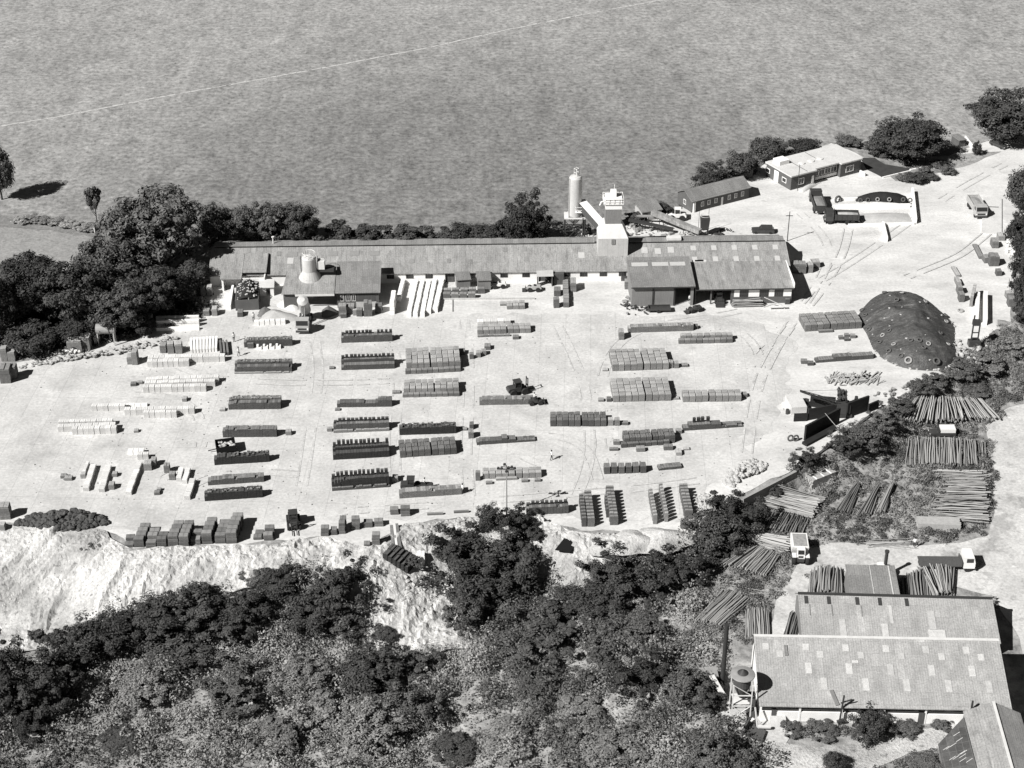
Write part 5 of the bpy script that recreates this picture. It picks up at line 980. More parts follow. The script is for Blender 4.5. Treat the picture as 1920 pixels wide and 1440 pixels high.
def person_mesh(pose):
    J = dict(pelvis=(0, 0, .95), waist=(0, 0, 1.1), chest=(0, 0, 1.32), neck=(0, 0, 1.5), jaw=(0, -.03, 1.58), head=(0, -.015, 1.68), crown=(0, 0, 1.77)); E = [('pelvis', 'waist'), ('waist', 'chest'), ('chest', 'neck'), ('neck', 'jaw'), ('jaw', 'head'), ('head', 'crown')]
    for s, t in ((-1, 'L'), (1, 'R')):
        st = .18 * s if pose == 'walk' else .02 * s
        if pose == 'sit': hip, kn, an, to = (.1 * s, -.02, .9), (.13 * s, -.45, .92), (.13 * s, -.5, .48), (.14 * s, -.66, .45)
        else: hip, kn, an, to = (.1 * s, 0, .88), (.11 * s, -st * .6 - .02, .49), (.11 * s, -st + .03, .09), (.12 * s, -st - .14, .04)
        sh = (.19 * s, 0, 1.43); el = (.25 * s, st * .5 + .03, 1.14); wr = (.24 * s, st - .1, .92)
        if pose == 'sit': el, wr = (.25 * s, -.1, 1.18), (.16 * s, -.38, 1.22)
        d = Vector(wr) - Vector(el); d.normalize(); pm = Vector(wr) + d * .08
        J.update({'hip' + t: hip, 'knee' + t: kn, 'ankle' + t: an, 'toe' + t: to, 'shoulder' + t: sh, 'elbow' + t: el, 'wrist' + t: wr, 'palm' + t: tuple(pm)})
        E += [('pelvis', 'hip' + t), ('hip' + t, 'knee' + t), ('knee' + t, 'ankle' + t), ('ankle' + t, 'toe' + t), ('chest', 'shoulder' + t), ('shoulder' + t, 'elbow' + t), ('elbow' + t, 'wrist' + t), ('wrist' + t, 'palm' + t)]
        for i, L in enumerate((.06, .08, .085, .078, .06)):
            b = pm if i else Vector(wr) + d * .03; k = b + Vector((0, (i - 2.5) * .02, 0)) + d * L * .5 + Vector((-.01 * s if i else 0, -.03 if i == 0 else 0, 0)); t2 = k + d * L * .4 + Vector((-.02 * s, 0, 0))
            J['fingerA%s%d' % (t, i)] = tuple(k); J['fingerB%s%d' % (t, i)] = tuple(t2); E += [('palm' + t if i else 'wrist' + t, 'fingerA%s%d' % (t, i)), ('fingerA%s%d' % (t, i), 'fingerB%s%d' % (t, i))]
    RAD = dict(pelvis=(.16, .12), waist=(.15, .11), chest=(.18, .12), neck=.06, jaw=.075, head=.1, crown=.07, hip=.095, knee=.065, ankle=.045, toe=.045, shoulder=.075, elbow=.05, wrist=.035, palm=(.02, .04))
    for t in 'LR':
        for i in range(5): RAD['fingerA%s%d' % (t, i)] = .01; RAD['fingerB%s%d' % (t, i)] = .008
    for k in list(J):
        if k not in RAD: RAD[k] = RAD[k.rstrip('LR')] if k.rstrip('LR') in RAD else .03
    m = body('person_' + pose, J, E, RAD)
    for p in m.polygons:
        c = p.center; arm = abs(c.x) > .2 and c.z < 1.2
        p.material_index = 2 if c.z > 1.5 or (arm and c.z < 1.1 and pose != 'sit') else 1 if c.z < .99 and not arm else 0; p.use_smooth = True
    return m
PM = {k: person_mesh(k) for k in ('walk', 'stand', 'sit')}
hq = MB(); hq.lathe([(.02, 1.83), (.08, 1.81), (.115, 1.74), (.112, 1.66)], (0, .012, 0), 12); HAIR = hq.mesh('hair', M_hair, True)
fq = MB(); fq.box(-.055, -.02, -.118, -.108, 1.68, 1.695); fq.box(.02, .055, -.118, -.108, 1.68, 1.695); fq.box(-.03, .03, -.112, -.102, 1.605, 1.615); FACE = fq.mesh('face_marks', M_hair)
nq = MB(); nq.hexa([(-.015, -.1, 1.63), (.015, -.1, 1.63), (.015, -.14, 1.635), (-.015, -.14, 1.635), (-.008, -.1, 1.68), (.008, -.1, 1.68), (.008, -.112, 1.68), (-.008, -.112, 1.68)]); NOSE = nq.mesh('nose', M_skin)
def person(px, py, rz, pose, label, z=0.0, s=1.08):
    P = G(px, py); o = bpy.data.objects.new('person', PM[pose]); link(o); o.location = (P[0], P[1], P[2] + .05 + z); o.rotation_euler = (0, 0, rz); o.scale = (s, s, s); tag(o, label, 'person', 'people at work')
    for n, m in (('hair', HAIR), ('eyes_and_mouth', FACE), ('nose', NOSE)): link(bpy.data.objects.new(n, m), o)
person(1034, 863, R(100), 'walk', 'person in white shirt walking alone across the open concrete'); person(867, 926, R(-60), 'stand', 'person in white shirt standing at the end of a block row')
person(439, 641, R(20), 'stand', 'person standing by the white beams near the trees'); person(1293, 569, R(10), 'stand', 'person standing at the mouth of the dark workshop bay')
person(1714, 1027, R(160), 'walk', 'person in white walking past the poles in the timber yard'); person(476, 603, R(200), 'stand', 'person standing left of the row of six white packs')
person(448, 668, R(80), 'walk', 'person walking away from the dark beams with a shadow')

# ------------------------------------------------------------------ vehicles (x forward, z up)
M_tyre = mat('tyre_rubber', .03, var=.1, fine=0); M_rim = mat('wheel_rim', .35, var=.05, fine=0)
M_cabd = mat('dark_paint', .05, var=.12, fine=0, rough=.4, spec=.4); M_cabw = mat('white_van_paint', .75, var=.06, fine=0, rough=.45, spec=.4); M_cabg = mat('grey_paint', .38, var=.1, fine=0, rough=.45, spec=.4)
def xprism(prof, y0, y1):
    n = len(prof); a = sum(prof[i][0] * prof[(i + 1) % n][1] - prof[(i + 1) % n][0] * prof[i][1] for i in range(n))
    if a < 0: prof = prof[::-1]
    return MB().add([(x, y0, z) for x, z in prof] + [(x, y1, z) for x, z in prof], [tuple(range(n)), tuple(range(n, 2 * n))[::-1]] + [(i, n + i, n + (i + 1) % n, (i + 1) % n) for i in range(n)])
def wheel(e, x, y, r=.5, w=.3):
    t = MB().lathe([(r * .55, -w / 2), (r * .93, -w / 2), (r, -w * .3), (r, w * .3), (r * .93, w / 2), (r * .55, w / 2)], (0, 0, 0), 18, 'Y').build('wheel', M_tyre, e, (x, y, r)); MB().lathe([(r * .54, -w * .42), (r * .54, w * .42)], n=14, axis='Y').build('rim', M_rim, t)
def cab(e, x0, x1, w, z0, z1, m):
    s = .25
    c = xprism([(x0, z0), (x1, z0), (x1 + .02, z0 + (z1 - z0) * .5), (x1 - s, z1), (x0, z1)], -w / 2, w / 2).build('cab', m, e)
    zc = z0 + (z1 - z0) * .54
    xprism([(x1 + .03, zc), (x1 + .05, zc), (x1 - s * .75, z1 - .12), (x1 - s * .75 - .03, z1 - .12)], -w / 2 + .12, w / 2 - .12).build('windscreen', M_glass, c)
    for s2 in (-1, 1): B(x0 + .35, x1 - .3, s2 * (w / 2) - .015, s2 * (w / 2) + .015, zc, z1 - .2).build('side_window', M_glass, c)
    B(x1 + .005, x1 + .06, -w * .32, w * .32, z0 + .25, z0 + .55).build('grille', M_dark, c)
    for s2 in (-1, 1): B(x1 + .005, x1 + .07, s2 * w * .42 - .12, s2 * w * .42 + .12, z0 + .28, z0 + .5).build('headlight', M_frame, c)
    B(x1 - .05, x1 + .18, -w / 2, w / 2, z0 - .25, z0 + .02).build('bumper', M_dark, e)
def lorry(px, py, rz, label, mc, mb, L=7.2, load=None, w=2.45, bed='tip', cat='lorry'):
    P = G(px, py); e = empty('tipper_lorry' if bed == 'tip' else 'flatbed_lorry', label, cat, tuple(P), rz)
    cab(e, L / 2 - 1.7, L / 2, w, .75, 2.75, mc); B(-L / 2, L / 2 - 1.75, -.5, .5, .62, .95).build('chassis', M_dark, e)
    for s in (-1, 1):
        wheel(e, L / 2 - 1.0, s * (w / 2 - .18)); wheel(e, -L / 2 + 1.2, s * (w / 2 - .18)); 
        if bed == 'tip': wheel(e, -L / 2 + 2.35, s * (w / 2 - .18))
    a, b = -L / 2, L / 2 - 1.95
    if bed == 'tip':
        h0, h1 = 1.15, 2.35; q = MB(); q.box(a, b, -w / 2, w / 2, h0 - .1, h0); q.box(a, b, -w / 2, -w / 2 + .08, h0, h1); q.box(a, b, w / 2 - .08, w / 2, h0, h1); q.box(a, a + .08, -w / 2 + .08, w / 2 - .08, h0, h1 - .1); q.box(b - .08, b, -w / 2 + .08, w / 2 - .08, h0, h1 + .3)
        q.build('tipper_body', mb, e)
        if load:
            q = MB(); n = 8; q.add([(a + .1 + (b - a - .2) * i / n, -w / 2 + .1 + (w - .2) * j / 4, h0 + .55 + .5 * math.sin(math.pi * i / n) * math.sin(math.pi * (j + .6) / 5.2) + random.uniform(0, .06)) for j in range(5) for i in range(n + 1)], [(j * (n + 1) + i, j * (n + 1) + i + 1, (j + 1) * (n + 1) + i + 1, (j + 1) * (n + 1) + i) for j in range(4) for i in range(n)]); q.build('load', load, e)
        q = MB()
        for i in range(5): x = a + .5 + i * (b - a - .9) / 4; q.box(x - .05, x + .05, -w / 2 - .05, -w / 2 - .003, h0 - .05, h1); q.box(x - .05, x + .05, w / 2 + .003, w / 2 + .05, h0 - .05, h1)
        q.build('body_ribs', mb, e)
        for s in (-1, 1): B(a - .06, a - .005, s * .85 - .18, s * .85 + .18, .72, .92).build('tail_light', M_frame, e)
    else:
        B(a, b, -w / 2, w / 2, 1.05, 1.2).build('flat_bed', mb, e); B(b - .08, b, -w / 2, w / 2, 1.203, 1.9).build('headboard', mb, e)
    return e
lorry(1532, 389, R(90), 'dark tipper lorry with tall empty body parked by the office', M_cabd, M_dark, load=mat('lorry_bed_floor', .22), L=8.0)
lorry(1577, 417, R(177), 'dark tipper lorry loaded with pale sand beside the sand bays', M_cabd, M_dark, load=M_sand, L=7.0)
lorry(1830, 397, R(-88), 'grey tipper lorry facing the camera beside the white slab', M_cabg, M_cabg, load=M_steel, L=7.4)
lorry(1772, 1064, R(-1), 'flat lorry with white cab and long empty bed in the timber yard', M_cabw, M_wood, L=8.2, bed='flat')

P = G(571, 610); e = empty('tanker_lorry', 'bulk tanker lorry facing the camera with its tank raised below the squat silo', 'tanker lorry', tuple(P), R(-90))
cab(e, 1.9, 3.5, 2.4, .75, 2.85, M_cabg); B(-4, 1.85, -.5, .5, .62, .95).build('chassis', M_dark, e)
for s in (-1, 1):
    for x in (2.6, -1.6, -2.9): wheel(e, x, s * 1.02)
a, b = Vector((-2.6, 0, 1.9)), Vector((.3, 0, 5.4)); d = (b - a).normalized(); q = MB(); q.tube(a - d * .5, a, .5, 1.05, 18); q.tube(a, b, 1.05, 1.05, 18); q.tube(b, b + d * .45, 1.05, .45, 18); q.build('tank', M_silo, e)
for s in (-1, 1): MB().tube((1.2, s * .3, 1.0), (.6, s * .3, 4.4), .1, n=8).build('ram', M_steel, e)
MB().tube((-2.9, .3, 1.4), (-3.9, .9, .3), .1, n=8).build('hose', M_dark, e); B(1.3, 1.7, -1.0, 1.0, .95, 2.3).build('headboard', M_dark, e)

def loader(px, py, rz, label, m, s=1.0, z=0, roof=True, forks=False, name='wheel_loader', driver=None, bucket_z=.5):
    P = G(px, py); e = empty(name, label, name.split('_')[-1] if name != 'forklift_truck' else 'forklift', (P[0], P[1], P[2] + z), rz); e.scale = (s, s, s)
    xprism([(-2.0, .7), (.3, .7), (.3, 1.35), (-.4, 1.5), (-1.8, 1.45), (-2.05, 1.2)], -.75, .75).build('body', m, e)
    for x, r in ((-1.2, .62), (.9, .62)):
        for t in (-1, 1): wheel(e, x, t * .85, r, .42)
    B(.3, 1.5, -.55, .55, .6, 1.0).build('front_frame', m, e)
    if roof:
        q = MB()
        for x in (-.75, .35):
            for y in (-.6, .6): q.bar((x, y, 1.4), (x + .05, y, 2.45), .09)
        c = q.build('cab_frame', m, e); B(-.9, .5, -.7, .7, 2.45, 2.56).build('cab_roof', m, c); B(-.7, .3, -.56, .56, 1.52, 2.38).build('cab_glass', M_glass, c)
    else: B(-.6, -.1, -.35, .35, 1.5, 1.75).build('seat', M_dark, e)
    if forks:
        q = MB(); q.bar((1.55, -.4, .2), (1.6, -.4, 2.9), .14); q.bar((1.55, .4, .2), (1.6, .4, 2.9), .14); q.bar((1.55, -.4, 2.8), (1.55, .4, 2.8), .12); q.bar((1.55, -.4, 1.5), (1.55, .4, 1.5), .12); q.build('mast', M_dark, e)
        for t in (-1, 1): B(1.65, 2.9, t * .35 - .07, t * .35 + .07, .25, .33).build('fork', M_dark, e)
    else:
        q = MB(); q.bar((.9, -.5, 1.1), (2.0, -.5, bucket_z + .1), .16); q.bar((.9, .5, 1.1), (2.0, .5, bucket_z + .1), .16); q.bar((1.4, -.5, .9), (1.4, .5, .9), .1); q.build('lift_arm', m, e)
        xprism([(1.95, bucket_z - .35), (2.9, bucket_z - .35), (2.75, bucket_z - .25), (2.15, bucket_z - .22), (2.1, bucket_z + .45), (1.95, bucket_z + .5)], -1.0, 1.0).build('bucket', M_dark if m is not M_cabw else m, e)
    if driver: o = bpy.data.objects.new('person', PM['sit']); link(o); o.location = (P[0] + math.cos(rz) * -.3, P[1] + math.sin(rz) * -.3, P[2] + z + .75 * s); o.rotation_euler = (0, 0, rz + math.pi / 2); tag(o, driver, 'person', 'people at work'); [link(bpy.data.objects.new(n, m_), o) for n, m_ in (('hair', HAIR), ('eyes_and_mouth', FACE), ('nose', NOSE))]
    return e
loader(972, 737, R(20), 'black forklift with roof frame working alone on open concrete', M_cabd, 1.0, forks=True, name='forklift_truck')
loader(1005, 757, R(10), 'small open dumper with a driver at the end of a smooth row', M_cabd, .7, roof=False, name='site_dumper', driver='person in white shirt driving the small open dumper')
loader(773, 918, R(0), 'dark loader with roof frame behind a low grey block row', M_cabd, .9, driver=None)
loader(793, 919, R(180), 'low open loader with a driver behind a low grey block row', M_cabd, .8, roof=False, driver='person in white driving the low loader behind a block row')
loader(551, 986, R(-80), 'tall narrow dark forklift standing by the yard edge', M_cabd, 1.0, forks=True, name='forklift_truck')
loader(1000, 545, R(180), 'small open tipping truck in front of the porch', M_cabg, .75, roof=False, name='site_dumper')
loader(934, 539, R(185), 'small pale tipping truck beside the tall box store', M_cabw, .75, roof=False, name='site_dumper')
loader(1268, 411, R(175), 'pale wheeled loader with cab standing behind the long shed', M_cabw, 1.0)
loader(1348, 566, R(-90), 'dark tractor parked just inside the open fronted store', M_cabd, .85)
loader(1302, 584, R(200), 'stubby dark engine machine outside the workshop bay', M_cabd, .7, roof=False, name='site_dumper')
P = G(1498, 1045); e = empty('site_lorry', 'dirty white machine with big wheels facing the camera on the timber track', 'dumper', tuple(P), R(-93))
for x, r in ((1.6, .75), (-1.3, .6)):
    for t in (-1, 1): wheel(e, x, t * 1.0, r, .5)
B(-2.0, 2.2, -.5, .5, .7, 1.1).build('chassis', M_dark, e); xprism([(-2.6, 1.15), (.4, 1.15), (.9, 2.5), (-2.9, 2.5)], -1.25, 1.25).build('skip', M_cabw, e); B(-2.6, .5, -1.0, 1.0, 2.503, 2.56).build('load', mat('dirty_load', .3, var=.3, sc=2), e)
cab(e, .95, 1.9, 1.2, 1.11, 2.7, M_cabw)
for t in (-1, 1): B(1.1, 2.2, t * 1.0 - .3, t * 1.0 + .3, 1.55, 1.65).build('mudguard', M_cabw, e)
def car(px, py, rz, label, m, L=4.3, top=None, name='parked_car', cat='car', estate=False):
    P = G(px, py); e = empty(name, label, cat, tuple(P), rz); h = .75
    xprism([(-L / 2, .3), (L / 2, .3), (L / 2, .72), (L / 2 - .25, .82), (.75, .9), (-L / 2 + .05, .92)], -.82, .82).build('body', m, e)
    xb = -L / 2 + (.1 if estate else .75)
    c = xprism([(xb, .9), (.85, .9), (.35, 1.42), (xb + .35, 1.44)], -.72, .72).build('cabin', M_glass, e); B(xb + .3, .38, -.7, .7, 1.425, 1.5).build('roof', top or m, c)
    for x in (-L / 2 + .8, L / 2 - .8):
        for t in (-1, 1): wheel(e, x, t * .74, .32, .18)
    for t in (-1, 1): B(L / 2 - .01, L / 2 + .04, t * .6 - .14, t * .6 + .14, .5, .68).build('headlight', M_frame, e)
car(1430, 436, R(178), 'dark estate car parked behind the end of the long shed', M_cabd, 4.6, estate=True)
car(1872, 275, R(-55), 'dark saloon car parked on the verge under the far trees', M_cabd)
e = car(1766, 816, R(180), 'dark pickup with bright white canopy beside the pole stacks', M_cabd, 4.4, top=M_cabw, name='pickup_truck', cat='pickup')
P = G(1774, 816); one('canopy', MB().poly([(-1.3, -.8), (1.2, -.8), (1.2, .8), (-1.3, .8)], .95, lambda x, y: 1.75 - abs(y) * .12), M_cabw, 'white canvas canopy on the back of the pickup', 'canopy', tuple(P), R(180))
def trailer(px, py, rz, label, m, L=3.2, w=2.0, h=.9, load=None, tilt=0):
    P = G(px, py); e = empty('trailer', label, 'trailer', tuple(P), rz)
    q = MB(); q.box(-L / 2, L / 2, -w / 2, w / 2, .6, .7); q.box(-L / 2, L / 2, -w / 2, -w / 2 + .08, .7, .7 + h); q.box(-L / 2, L / 2, w / 2 - .08, w / 2, .7, .7 + h); q.box(-L / 2, -L / 2 + .08, -w / 2 + .08, w / 2 - .08, .7, .7 + h); q.box(L / 2 - .08, L / 2, -w / 2 + .08, w / 2 - .08, .7, .7 + h); q.build('box_body', m, e)
    for t in (-1, 1): wheel(e, -.2, t * (w / 2 - .1), .38, .2)
    q = MB(); q.bar((-L / 2, 0, .6), (-L / 2 - 1.3, 0, .45), .12); q.build('drawbar', M_dark, e)
    if load:
        q = MB()
        for i in range(26): q.rock((random.uniform(-L / 2 + .3, L / 2 - .3), random.uniform(-w / 2 + .3, w / 2 - .3), .75 + h * .5), random.uniform(.2, .4), .6)
        o = q.build('load', load, e); o['kind'] = 'stuff'
trailer(424, 845, R(14), 'dark box trailer of white rubble above a black block row', M_black, 3.2, 2.6, .9, M_bld)
trailer(1236, 584, R(2), 'flat black trailer in front of the grey workshop doors', M_cabd, 4.2, 1.6, .35)
# boiler with a funnel
P = G(1653, 1082); e = empty('steam_boiler', 'black boiler with a stout funnel behind the small grey roof', 'boiler', tuple(P), R(0))
MB().tube((-1.3, 0, 1.3), (1.1, 0, 1.3), .85, n=16).build('boiler', M_cabd, e); MB().lathe([(.28, 1.9), (.26, 4.6), (.36, 4.65), (.36, 4.9)], (.3, 0, 0), 12).build('funnel', M_cabd, e); B(-1.5, 1.2, -.7, .7, .05, .6).build('base', M_dark, e); B(-.9, .1, -.5, .4, 2.05, 2.5).build('white_tank', M_cabw, e)
for t in (-1, 1): wheel(e, -.8, t * .95, .55, .2); wheel(e, .8, t * .95, .4, .2)

# ------------------------------------------------------------------ structures about the yard
def pole(px, py, h, r, label, arms=0, m=M_dark, name='pole', lean=0):
    P = G(px, py); e = empty(name, label, 'pole', tuple(P)); MB().tube((0, 0, -.1), (lean, 0, h), r, r * .75, 8).build('shaft', m, e)
    if arms: q = MB(); q.bar((-.7, 0, h * .86), (.7, 0, h * .86), .12); q.build('cross_arm', m, e)
pole(1476, 452, 6.6, .1, 'black telegraph pole at the gable of the long shed', 1); pole(1735, 305, 5.6, .11, 'telegraph pole among the garden shrubs by the entrance'); pole(1309, 436, 5.2, .05, 'left thin post by the raised hopper'); pole(1327, 434, 5.8, .05, 'right thin post by the raised hopper')
pole(167, 629, 3.2, .08, 'thin post in front of the dark trees by the tank'); pole(1582, 815, 4.2, .06, 'pale pole propped in front of the timber bays', m=M_light, lean=-3.5)
P = G(950, 966); e = empty('lamp_mast', 'tall floodlight mast with a crown of lamps at the yard edge', 'lamp mast', tuple(P))
MB().tube((0, 0, 0), (0, 0, 8.9), .13, .07, 10).build('shaft', M_steel, e); q = MB(); q.bar((-1.3, 0, 8.6), (1.3, 0, 8.6), .1); q.bar((0, -.8, 8.8), (0, .8, 8.8), .1); q.bar((-.9, .2, 9.0), (.9, -.2, 9.0), .08); q.build('cross_arm', M_dark, e)
for x, y, z in ((-1.25, 0, 8.8), (-.75, -.2, 8.9), (-.3, .3, 9.3), (.3, -.3, 9.1), (.8, .2, 8.9), (1.25, 0, 8.8), (0, -.7, 8.7)): MB().hexa([(x - .2, y - .1, z - .2), (x + .2, y - .1, z - .2), (x + .16, y + .1, z - .1), (x - .16, y + .1, z - .1), (x - .24, y - .25, z + .1), (x + .24, y - .25, z + .1), (x + .16, y + .1, z + .18), (x - .16, y + .1, z + .18)]).build('lamp', M_dark, e)
# elevated tank on a stand
P = G(202, 645); e = empty('water_tank', 'round tank on a stand in front of the dark trees', 'tank', tuple(P), R(3))
MB().tube((-1.7, 0, 3.2), (1.7, 0, 3.2), .95, n=18).build('tank', M_steel, e)
for x in (-1.5, 1.4):
    q = MB(); q.bar((x, -.7, 0), (x, -.7, 2.6), .2); q.bar((x, .7, 0), (x, .7, 2.6), .2); q.bar((x, -.7, 2.4), (x, .7, 2.4), .18); q.build('leg', M_cem, e)
q = MB(); q.bar((.9, -.98, 1.0), (.6, -.98, 3.9), .1); q.build('ladder', M_dark, e); B(-2.3, -1.9, -.5, .5, .02, 1.7).build('side_post', M_cem, e)
# plant behind the shed
def rbar(a, za, b, zb, w, h, m, label, name='conveyor'):
    A, Bp = G(*a), G(*b); A[2] += za; Bp[2] += zb; e = empty(name, label, name, tuple(A)); d = Vector(Bp - A); q = MB(); q.bar((0, 0, 0), d, w, h); q.build('belt_frame', m, e)
    for t in (.2, .7): k = d * t; z = -(A[2]) ; q = MB(); q.bar((k.x - .4, k.y, k.z), (k.x - .4, k.y, z), .14); q.bar((k.x + .4, k.y, k.z), (k.x + .4, k.y, z), .14); q.bar((k.x - .4, k.y, k.z - .1), (k.x + .4, k.y, k.z - .1), .14); q.build('trestle', M_dark, e)
rbar((1222, 419), 2.6, (1312, 446), 1.4, 1.2, .9, M_roof, 'thick tube conveyor sloping down behind the ridge'); rbar((1178, 430), 2.2, (1262, 438), 1.0, .9, .4, M_dark, 'dark belt conveyor beside the white tower foot')
rbar((1180, 418), 1.6, (1225, 420), 1.8, .6, .3, M_steel, 'short grey conveyor nearest the hedge')
P = G(1320, 441); e = empty('raised_hopper', 'dark hopper raised on a frame behind the long shed ridge', 'hopper', tuple(P)); MB().hexa([(-.8, -.7, 1.6), (.8, -.7, 1.6), (.8, .7, 1.6), (-.8, .7, 1.6), (-.95, -.9, 4.0), (.95, -.9, 4.0), (.95, .9, 4.0), (-.95, .9, 4.0)]).build('hopper', M_cabd, e)
q = MB(); [q.bar((x, y, 0), (x, y, 1.7), .15) for x in (-.7, .7) for y in (-.6, .6)]; q.bar((-.7, -.6, .9), (.7, -.6, .9), .1); q.bar((-.7, .6, .9), (.7, .6, .9), .1); q.bar((-.7, -.6, 1.0), (-.7, .6, 1.0), .1); q.bar((.7, -.6, 1.0), (.7, .6, 1.0), .1); q.build('leg_frame', M_dark, e); q = MB(); q.torus((0, 0, 4.4), .95, .04, n=14, m=5); q.build('guard_rail', M_light, e)
def scrap(pts, n, label, m=M_dark, r=(.3, .9), name='scrap_heap'):
    poly = wpoly(pts); Pp = np.array(poly); q = MB(); k = 0
    while k < n:
        x, y = random.uniform(Pp[:, 0].min(), Pp[:, 0].max()), random.uniform(Pp[:, 1].min(), Pp[:, 1].max())
        if not inside(poly, np.array([x]), np.array([y]))[0]: continue
        z = H(x, y)[0]; s = random.uniform(*r)
        if random.random() < .5: q.rbox((x, y, z + s * .4), (s * random.uniform(.5, 2), s * random.uniform(.4, 1), s * random.uniform(.3, .8)), random.uniform(0, 3), random.uniform(-.4, .4))
        else: q.tube((x, y, z + .2), (x + random.uniform(-s, s), y + random.uniform(-s, s), z + random.uniform(.2, s)), s * random.uniform(.1, .35), n=8)
        k += 1
    o = q.build(name, m); o['kind'] = 'stuff'; tag(o, label, 'scrap')
scrap([(1163, 586), (1166, 572), (1184, 568), (1200, 574), (1222, 580), (1220, 590), (1180, 592)], 34, 'heap of dark machine parts at the corner of the workshop', M_cabd, (.3, .8)); scrap([(1165, 572), (1170, 552), (1184, 550), (1186, 574)], 14, 'rusty parts along the end wall of the workshop', M_steel, (.3, .7))
scrap([(1175, 432), (1190, 418), (1240, 425), (1300, 440), (1250, 446), (1180, 444)], 40, 'jumble of plant and pipes behind the long shed', M_steel, (.3, 1.0)); scrap([(1085, 448), (1118, 440), (1118, 430), (1090, 432)], 24, 'pale plant parts under the silo frame', M_light, (.3, .8))
scrap([(1335, 438), (1370, 428), (1375, 436), (1345, 444)], 12, 'dark plant parts right of the raised hopper', M_dark, (.3, .8)); scrap([(1500, 500), (1520, 486), (1545, 500), (1535, 508)], 18, 'bits and pieces along the gable shadow', M_pkm, (.2, .6))
scrap([(860, 552), (910, 548), (920, 544), (870, 545)], 10, 'tools and boards against the box stores', M_wood, (.2, .6)); scrap([(1350, 740 + 612), (1375, 1345), (1420, 1352), (1400, 1362)], 14, 'boards and stones under the drum tower', M_light, (.2, .6))
# sand bays with walls, tarpaulined heap and loose tyres
def wl2(a, b, h, th, m, label, name='bay_wall'): wall_line(a, b, h, th, label, m, name, 'wall')
wl2((1716, 420), (1710, 362), 1.3, .5, M_wht, 'white end wall of the sand bays'); wl2((1590, 424), (1714, 421), .5, .35, M_wht, 'low white wall along the front of the sand bays'); wl2((1655, 424), (1662, 454), 1.1, .45, M_wht, 'white wall stub running forward from the sand bays'); wl2((1560, 392), (1705, 389), .9, .35, M_wht, 'white wall between the two sand bays'); wl2((1563, 376), (1612, 374), .5, .35, M_wht, 'short white wall left of the tarpaulined heap')
def ridge(fa, fb, dep, h, m, name, label, cat, nn=(18, 10), bumps=.12, pw=.6, z0=0.0):
    f = Fr(fa, fb); q = MB(); a, b = nn
    for j in range(b + 1):
        for i in range(a + 1):
            u, v = i / a, j / b; z = h * (max(0, math.sin(math.pi * u)) ** pw) * (max(0, math.sin(math.pi * v)) ** pw); z *= 1 + bumps * (2 * float(fbm(u * 5 + fa[0], v * 4, 3, 3)) - 1)
            q.v.append((f.L * u, dep * v, z + z0 - .02))
    q.f = [(j * (a + 1) + i, j * (a + 1) + i + 1, (j + 1) * (a + 1) + i + 1, (j + 1) * (a + 1) + i) for j in range(b) for i in range(a)]
    return f, one(name, q, m, label, cat, f.loc, f.rz, smooth=True)
M_tarp = mat('black_tarpaulin', .022, var=.3, sc=.6, fine=.15, fs=4, rough=.7, spec=.2, bump=.4)
f, o = ridge((1610, 387), (1709, 384), 4.5, 2.1, M_tarp, 'tarpaulined_heap', 'long black tarpaulined heap in the rear sand bay', 'heap')
ridge((1570, 390), (1700, 386), 2.2, .8, M_dust, 'sand_heap', 'low white heap in front of the tarpaulin in the rear bay', 'heap', bumps=.3); ridge((1600, 421), (1714, 419), 5.0, 1.0, M_sand, 'sand_heap', 'brown sand heap in the front bay beside the loaded lorry', 'heap', bumps=.35)
TY = MB().torus((0, 0, .12), .38, .13, n=16, m=7).mesh('tyre', mat('old_tyre', .1, var=.2, fine=0), True); TYW = MB().torus((0, 0, .12), .36, .12, n=16, m=7).mesh('tyre', mat('painted_tyre', .3, var=.2, fine=0), True); tyn = 0
def tyre(P, label, group, white=False, rot=(0, 0, 0), s=1.0):
    o = bpy.data.objects.new('tyre', TYW if white else TY); link(o); o.location = tuple(P); o.rotation_euler = rot; o.scale = (s, s, s); tag(o, label, 'tyre', group)
for px, zz, wh in ((1613, .9, 0), (1627, 1.0, 0), (1645, 1.15, 1), (1667, 1.15, 1), (1693, 1.1, 0), (1706, 1.0, 0)):
    P = W(px, 386); tyre((P[0], P[1] + .55, zz + .1), 'tyre hung against the front of the tarpaulined heap', 'tyres on the tarpaulined heap', wh, (R(65), 0, 0))
P = W(1570, 378); tyre((P[0], P[1], .45), 'big tyre standing by the empty tipper at the rear bay', None, rot=(R(75), 0, R(30)), s=1.9)
# the big sheeted mound
M_mound = mat('mound_sheet', .07, var=.35, sc=.35, fine=.3, fs=2.6, rough=.55, spec=.4, bump=.7, stretch=(.5, 2.2, 1), blotch=[(.8, .56, .08, 1.7), (2.0, .6, .05, 1.8)])
P0 = G(1704, 622); mx, my = 84 / spx(P0), dm(70, P0)
def mz(u, v):                                                   # u across -1..1, v away -1..1
    r = np.abs(u) ** 2.3 + np.abs(v) ** 3.0
    ridge_ = np.clip(1 - np.abs(u - .06 + .12 * v) ** 1.7, 0, 1)
    z = np.clip(1 - r, 0, 1) ** .55 * (.3 + .7 * ridge_) * 3.7 * (1 + .05 * v)
    wr = np.abs(fbm(u * 4 + v * 1.5 + 3, v * 11 - u * 3 + 9, 3, 71) - .5)
    return (z + np.clip(z * 2, 0, 1) * .5 * wr) * (1 + .42 * (fbm(u * 2.4 + 7, v * 2.6, 3, 40) - .5) + .06 * np.sin(v * 13 + u * 4 + 2 * fbm(u * 2, v * 2, 2, 4)))
uu, vv = np.meshgrid(np.linspace(-1, 1, 100), np.linspace(-1, 1, 120)); zz = mz(uu, vv)
